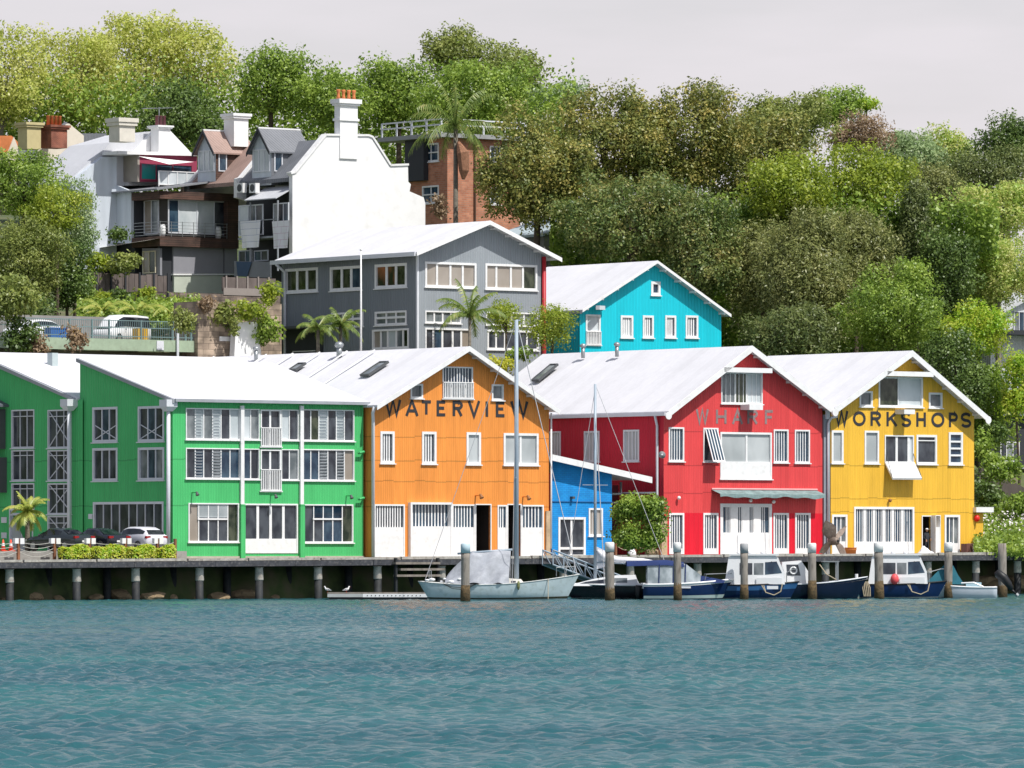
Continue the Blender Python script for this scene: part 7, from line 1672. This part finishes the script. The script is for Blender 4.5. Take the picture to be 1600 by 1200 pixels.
# small items on the wharf
def item(name, label, cat, px, v, w, d, h, m, group=None, shape='box'):
    t = thing(name, label, cat, W(u_at(px, v), v, DECK+.02), AL, group); 
    return t
t = item('plastic_tub', '', 'tub', 1383, -1.2, 0, 0, 0, None); tag(t, 'small orange tub on the wharf beside the propeller', 'tub'); t.location = W(u_at(1329, -.7), -.7, DECK)
MB().tube([(0, 0, 0), (0, 0, .62), (0, 0, .66)], [.34, .42, .45], 14).build('tub', mat('orange_plastic', (.55, .18, .04), .5), t, True); MB().tube([(0, 0, .5), (0, 0, .55)], .43, 14).build('lip', MATS['orange_plastic'], t)
t = thing('canvas_heap', 'crumpled white canvas heap at the open doorway of the yellow warehouse', 'canvas', W(u_at(1447, -2.2), -2.2, DECK), AL)
rr_ = np.random.default_rng(4); mb = MB(); rows = []
for i in range(7):
    a_ = i/6; rows.append([(-.9+1.8*j/10+rr_.normal()*.03, -.5+a_, max(.0, .75*math.exp(-((j-4)/2.6)**2)*math.sin(math.pi*a_)+.25*math.sin(math.pi*a_)*math.exp(-((j-8)/2)**2)+rr_.normal()*.03)) for j in range(11)])
loft(mb, rows, cap0=False, cap1=False); mb.build('canvas', MATS['sailcloth'], t, True, fix=False)
t = thing('marker_cone', 'pointed white marker buoy standing on the wharf before the bush', 'buoy', W(u_at(987.5, -3.2), -3.2, DECK), AL); MB().tube([(0, 0, 0), (0, 0, .35), (0, 0, .62), (0, 0, .78)], [.30, .27, .12, .03], 12).build('buoy', gelw, t, True)
# small rope fence by the bush
t = thing('rope_fence', 'low rope fence on rusty posts in front of the bush', 'fence', W(u_at(993, -2.6), -2.6, DECK), AL); rust = mat('rusty_post', (.24, .10, .05), .8, var=.3)
xs_ = [u_at(p_, -2.6)-u_at(993, -2.6) for p_ in (962, 992, 1031)]
for x in xs_: MB().box(x-.07, x+.07, -.07, .07, 0, .95).build('post', rust, t)
for a_, b_ in zip(xs_[:-1], xs_[1:]): MB().tube([(a_+(b_-a_)*i/8, 0, .85-.35*math.sin(math.pi*i/8)) for i in range(9)], .03, 5).build('rope', rope_m, t)
t = thing('sandstone_boulder', 'pale rounded boulder beside the low rope fence', 'boulder', W(u_at(1020, -1.8), -1.8, DECK), AL); MB().ball((0, 0, .25), .55, 12, 8, sz=.6).build('boulder', rock_m, t, True)
# ---- person in the doorway of the yellow warehouse (dark clothes, pale cap)
def person():
    t = thing('person', 'person in dark clothes and a pale cap standing in the open yellow doorway', 'person', YB.root.location+Vector((0, 0, .05)), AL)
    a, _ = YB.front(1448, 840); t.location += Vector((a*CA-.35*-0, a*SA, 0))
    skin = mat('skin', (.45, .25, .16), .6); cloth = mat('dark_clothes', (.03, .035, .045), .9); 
    V_ = [(0, 0, .95), (0, 0, 1.15), (0, .02, 1.38), (0, .02, 1.50), (0, .0, 1.60), (0, -.01, 1.70), (-.10, 0, .90), (-.11, .01, .50), (-.12, .05, .09), (-.12, -.10, .04), (.10, 0, .90), (.12, -.04, .50), (.13, -.02, .09), (.13, -.16, .04), (-.19, .02, 1.42), (-.25, .02, 1.14), (-.20, -.16, .98), (.19, .02, 1.42), (.26, 0, 1.14), (.19, -.18, 1.05)]
    E_ = [(0, 1), (1, 2), (2, 3), (3, 4), (4, 5), (0, 6), (6, 7), (7, 8), (8, 9), (0, 10), (10, 11), (11, 12), (12, 13), (2, 14), (14, 15), (15, 16), (2, 17), (17, 18), (18, 19)]
    Rr_ = [.15, .14, .17, .06, .085, .085, .10, .065, .045, .04, .10, .065, .045, .04, .06, .045, .035, .06, .045, .035]
    me = bpy.data.meshes.new('body'); me.from_pydata(V_, E_, []); o = bpy.data.objects.new('body', me); COL.objects.link(o); o.parent = t
    sk = o.modifiers.new('skin', 'SKIN'); 
    for i, v in enumerate(me.skin_vertices[0].data): v.radius = (Rr_[i], Rr_[i]*.85); v.use_root = i == 0
    sb = o.modifiers.new('sub', 'SUBSURF'); sb.levels = 2; sb.render_levels = 2; me.materials.append(cloth)
    MB().ball((0, -.02, 1.66), .098, 12, 9, sz=1.2).build('head', skin, t, True); MB().ball((0, -.01, 1.735), .108, 12, 6, sz=.62).box(-.09, .09, -.20, -.05, 1.715, 1.73).build('cap', white, t, True)
    for sg, p_ in ((-1, (-.20, -.19, .95)), (1, (.19, -.21, 1.03))):
        hd = MB().ball(p_, .045, 8, 6, sz=1.2).build('hand', skin, t, True)
        for k in range(5): MB().tube([(p_[0]+(k-2)*.018, p_[1]-.01, p_[2]-.03), (p_[0]+(k-2)*.021, p_[1]-.025, p_[2]-.075), (p_[0]+(k-2)*.020, p_[1]-.05, p_[2]-.095)], [.010, .009, .007], 5).build('finger', skin, hd, True)
person()
# ================================================================ CARS
tyre = mat('tyre', (.015, .015, .015), .8); rim = mat('alloy_rim', (.45, .46, .48), .35, metal=.7); g_car = glass('car_glass', (.006, .008, .012), (.03, .035, .04), .05)
tail = mat('tail_lamp', (.30, .01, .01), .25); plate = mat('number_plate_white', (.72, .72, .70), .5)
def car(label, loc, yaw, paint, kind='sedan', group='cars parked beside the green warehouse', ln=4.6, W_c=1.82, Hc=1.46):
    t = thing('parked_car', label, 'car', loc, yaw, group)
    # stations: x, zlow, zbelt, zroof (None where no cabin), half width factor
    if kind == 'sedan': S_ = [(-.5, .42, .78, None, .80), (-.485, .30, .98, None, .92), (-.40, .26, 1.02, None, .97), (-.335, .24, 1.02, 1.04, 1), (-.21, .22, 1.00, 1.34, 1), (-.08, .22, .98, 1.45, 1), (.06, .22, .97, 1.44, 1), (.17, .22, .96, 1.20, 1), (.26, .24, .94, .96, .99), (.38, .26, .88, None, .96), (.47, .30, .76, None, .88), (.5, .42, .62, None, .78)]
    elif kind == 'hatch': S_ = [(-.5, .42, .80, None, .84), (-.485, .30, 1.0, 1.02, .92), (-.42, .26, 1.04, 1.34, .97), (-.30, .24, 1.03, 1.50, 1), (-.15, .22, 1.00, 1.54, 1), (0, .22, .99, 1.53, 1), (.10, .22, .98, 1.42, 1), (.20, .22, .97, 1.14, 1), (.27, .24, .96, .98, .99), (.38, .26, .92, None, .96), (.47, .30, .80, None, .88), (.5, .42, .66, None, .78)]
    else: S_ = [(-.5, .40, 1.0, 1.85, .92), (-.49, .28, 1.05, 1.98, .96), (-.2, .24, 1.05, 2.02, 1), (.15, .24, 1.05, 2.0, 1), (.28, .24, 1.05, 1.75, 1), (.38, .24, 1.02, 1.15, .99), (.47, .28, .92, None, .92), (.5, .4, .75, None, .85)]
    hw = W_c/2; mb = MB(); rings = []
    for xf, zl, zb, zr_, wf in S_:
        w = hw*wf; x = xf*ln; zt = zr_ if zr_ else zb+.03; wr = w*.72 if zr_ and zr_ > zb+.1 else w*.82
        half = [(x, w*.88, zl), (x, w, zl+.18), (x, w*1.0, (zl+zb)/2+.1), (x, w*.95, zb), (x, wr+(.0), zt-.06 if zr_ and zr_ > zb+.1 else zt-.01), (x, wr*.8, zt)]
        rings.append(half+[(a, -b_, c__) for a, b_, c__ in half[::-1]])
    loft(mb, rings, closed=True); body = mb.build('body', paint, t, True)
    cab = [s for s in S_ if s[3] and s[3] > s[2]+.12]
    def gp(s, f, o=.012):
        x, w = s[0]*ln, hw*s[4]; zr_ = s[3]; return (x, w*.95+(w*.72-w*.95)*f+o, s[2]+(zr_-.06-s[2])*f)
    for sg in (1, -1):
        m = MB(); k = len(cab)
        vs = [gp(s, .12) for s in cab]+[gp(s, .90) for s in cab]; m.add([(x, y*sg, z) for x, y, z in vs], [(i, i+1, k+i+1, k+i) for i in range(k-1)]); m.build('side_window', g_car, t, fix=False)
    i0 = S_.index(cab[0]); i1 = S_.index(cab[-1])
    for nm, a_, b_ in (('rear_window', S_[max(0, i0-1)], cab[0] if kind == 'van' else cab[0]), ('windscreen', S_[i1+1] if i1+1 < len(S_) else S_[-1], cab[-1])):
        if kind == 'sedan' and nm == 'rear_window': a_, b_ = S_[3], S_[4]
        za = max(a_[2], (a_[3] or a_[2]))+.02; zb_ = (b_[3])-.02; dx = -.02 if nm == 'rear_window' else .02
        if kind in ('hatch', 'van') and nm == 'rear_window': za = a_[2]+.06
        wa, wb = hw*a_[4]*.74, hw*b_[4]*.66
        MB().add([(a_[0]*ln+dx, -wa, za+.015), (a_[0]*ln+dx, wa, za+.015), (b_[0]*ln+dx*.6, wb, zb_+.015), (b_[0]*ln+dx*.6, -wb, zb_+.015)], [(0, 1, 2, 3)]).build(nm, g_car, t, fix=False)
    for xf in (-.31, .31):
        for sg in (1, -1):
            w_ = MB().tube([(xf*ln, sg*(hw-.20), .33), (xf*ln, sg*(hw+.012), .33)], .33, 20).build('wheel', tyre, t, True); MB().tube([(xf*ln, sg*(hw+.0), .33), (xf*ln, sg*(hw+.022), .33)], .21, 14).build('rim', rim, w_)
    for sg in (1, -1):
        x = -.492*ln; MB().box(x-.03, x+.12, min(sg*hw*.55, sg*hw*.93), max(sg*hw*.55, sg*hw*.93), .80, .95).build('tail_light', tail, t); x = .478*ln; MB().box(x-.1, x+.04, min(sg*hw*.5, sg*hw*.86), max(sg*hw*.5, sg*hw*.86), .60, .73).build('headlight', gelw, t)
        MB().ball((.17*ln, sg*(hw+.08), 1.0), .09, 8, 6, sx=.6).build('mirror', paint, t, True)
    MB().box(-.5*ln-.03, -.5*ln-.005, -.26, .26, .56, .68).build('number_plate', plate, t)
    MB().box(-.497*ln-.03, -.49*ln, -hw*.8, hw*.8, .32, .44).build('bumper', dgrey, t)
    return t
pdark = mat('charcoal_car_paint', (.020, .028, .032), .18, var=.05, spec=.7); pdark2 = mat('midnight_car_paint', (.014, .016, .026), .16, var=.05, spec=.7); pwh = mat('silver_white_car_paint', (.66, .66, .72), .22, var=.03, spec=.6)
yv = AL+R(90)
def carspot(px, v): return W(u_at(px, v), v, DECK+.455)
car('charcoal sedan parked nearest the small golden palm', carspot(93, 1.2), yv+R(8), pdark, 'sedan', ln=4.8)
car('dark blue black sedan parked between the charcoal and white cars', carspot(153, 1.0), yv+R(3), pdark2, 'sedan', ln=4.6)
car('silver white hatchback parked closest to the green corner', carspot(213, .4), yv+R(2), pwh, 'hatch', ln=4.4)
# upper deck vehicles
zpk = PKZ-.15
def deckspot(px, v): return W(u_at(px, v), v, zpk)
car('white van on the parking deck behind the pipe fence', deckspot(190, 40.5), AL+R(200), gelw, 'van', 'vehicles on the parking deck', ln=4.9)
car('white car on the parking deck at the left edge', deckspot(50, 41), AL+R(190), gelw, 'hatch', 'vehicles on the parking deck', ln=4.4)
t = thing('wheelie_bin', 'blue bin on the parking deck, left of the white van', 'bin', deckspot(88, 38.6), AL); MB().box(-.75, .75, -.4, .4, .1, .82).build('tub', mat('blue_bin', (.02, .12, .42), .5), t); MB().box(-.8, .8, -.44, .44, .83, .92).build('lid', MATS['blue_bin'], t)
t = thing('skip_bin', 'yellow bin on the parking deck beside the brown shrub', 'bin', deckspot(112, 38.6), AL); MB().box(-.45, .45, -.4, .4, .1, .72).build('tub', mat('yellow_bin', (.62, .36, .02), .5), t); MB().box(-.48, .48, -.43, .43, .73, .8).build('lid', MATS['yellow_bin'], t)
t = thing('yellow_crate', 'tall yellow crate at the front of the white van on the parking deck', 'crate', deckspot(219, 38.6), AL); MB().box(-.45, .45, -.35, .35, 0, 1.0).build('crate', MATS['yellow_bin'], t); MB().box(-.1, .1, -.37, -.352, .1, .95).build('divider', mat('ochre_slat', (.35, .2, .02), .6), t)
# traffic cones, rope fence with white boxes
cone_o = mat('cone_orange', (.85, .09, .04), .6)
for k, px in enumerate((5, 17)):
    t = thing('traffic_cone', ('orange traffic cone with a white band at the very left edge', 'orange traffic cone with a white band, second from the left edge')[k], 'traffic cone', W(u_at(px, -2.0), -2.0, DECK+.46), AL, 'traffic cones')
    MB().tube([(0, 0, .03), (0, 0, .72)], [.15, .035], 12).build('cone', cone_o, t, True); MB().box(-.2, .2, -.2, .2, 0, .04).build('base', cone_o, t); MB().tube([(0, 0, .32), (0, 0, .5)], [.106, .080], 12).build('white_band', white, t)
t = thing('rope_fence', 'rope fence on rust brown posts with white boxes along the wharf edge', 'fence', W(u_at(0, WV+1.15), WV+1.15, DECK-.12), AL); u0_ = u_at(0, WV+1.15)
ps = [u_at(p_, WV+1.15)-u0_ for p_ in (-30, 28.5, 85, 140, 196, 246, 273.5)]; rp = mat('pale_rope', (.42, .42, .38), .9)
for k, x in enumerate(ps):
    po = MB().box(x-.08, x+.08, -.08, .08, .0, 1.35).build('post', rust, t)
    if k < 6: MB().box(x-.34, x-.07, -.16, .10, 1.05, 1.38).build('white_box', white, po); MB().box(x+.04, x+.34, -.18, .10, 1.02, 1.38).build('white_box', white, po)
for a_, b_ in zip(ps[:-1], ps[1:]):
    for zt, sg_ in ((1.15, .16), (.95, .22), (.75, .28), (.55, .34)): MB().tube([(a_+(b_-a_)*i/10, 0, zt-sg_*math.sin(math.pi*i/10)) for i in range(11)], .022, 5).build('rope', rp, t)
# ================================================================ LIGHT, SKY, CAMERA
EL, AZ = R(57), R(133)                       # azimuth clockwise from +Y
to_sun = Vector((math.sin(AZ)*math.cos(EL), math.cos(AZ)*math.cos(EL), math.sin(EL)))
sl_ = bpy.data.lights.new('sun', 'SUN'); sl_.energy = 4.9; sl_.angle = R(.5); sl_.color = (1, .965, .91)
so = bpy.data.objects.new('sun', sl_); COL.objects.link(so); so.rotation_euler = to_sun.to_track_quat('Z', 'Y').to_euler(); so.location = (60, 300, 120)
wd = bpy.data.worlds.new('World'); SC.world = wd; wd.use_nodes = True; nt = wd.node_tree; L = nt.links
bg = nt.nodes['Background']; sky = N(nt, 'ShaderNodeTexSky'); sky.sky_type = 'NISHITA'; sky.sun_disc = False; sky.sun_elevation = EL; sky.sun_rotation = AZ
sky.air_density = 1.2; sky.dust_density = 2.0; sky.ozone_density = 1.0
# thin high cloud veil, thicker towards the horizon
tc = N(nt, 'ShaderNodeTexCoord'); sp = N(nt, 'ShaderNodeSeparateXYZ'); L.new(tc.outputs['Generated'], sp.inputs[0])
mp = N(nt, 'ShaderNodeMapping'); mp.inputs['Scale'].default_value = (1, 1, 5); L.new(tc.outputs['Generated'], mp.inputs[0])
cn = N(nt, 'ShaderNodeTexNoise'); cn.inputs['Scale'].default_value = 16; cn.inputs['Detail'].default_value = 5; L.new(mp.outputs[0], cn.inputs[0])
r1 = N(nt, 'ShaderNodeMapRange'); r1.inputs[1].default_value = 0.02; r1.inputs[2].default_value = .30; r1.inputs[3].default_value = .92; r1.inputs[4].default_value = .22; L.new(sp.outputs[2], r1.inputs[0])
r2 = N(nt, 'ShaderNodeMapRange'); r2.inputs[1].default_value = .35; r2.inputs[2].default_value = .65; r2.inputs[3].default_value = -.08; r2.inputs[4].default_value = .06; L.new(cn.outputs[0], r2.inputs[0])
ad = N(nt, 'ShaderNodeMath', operation='ADD'); ad.use_clamp = True; L.new(r1.outputs[0], ad.inputs[0]); L.new(r2.outputs[0], ad.inputs[1])
mx = N(nt, 'ShaderNodeMix', data_type='RGBA'); L.new(ad.outputs[0], mx.inputs['Factor']); L.new(sky.outputs[0], mx.inputs['A']); mx.inputs['B'].default_value = (8.9, 8.35, 8.85, 1)
L.new(mx.outputs['Result'], bg.inputs[0]); bg.inputs[1].default_value = .10
cam = bpy.data.cameras.new('camera'); co = bpy.data.objects.new('camera', cam); COL.objects.link(co); co.location = (0, 0, H); co.rotation_euler = (R(90), 0, 0)
cam.sensor_width = 36; cam.lens = 36*F/1600; cam.shift_y = (850-600)/1600; cam.clip_start = 1; cam.clip_end = 12000
SC.camera = co
SC.view_settings.view_transform = 'Standard'; SC.view_settings.look = 'None'; SC.view_settings.exposure = 0; SC.view_settings.gamma = 1
SC.cycles.max_bounces = 6; SC.cycles.diffuse_bounces = 3; SC.cycles.glossy_bounces = 3; SC.cycles.transmission_bounces = 3; SC.cycles.transparent_max_bounces = 4
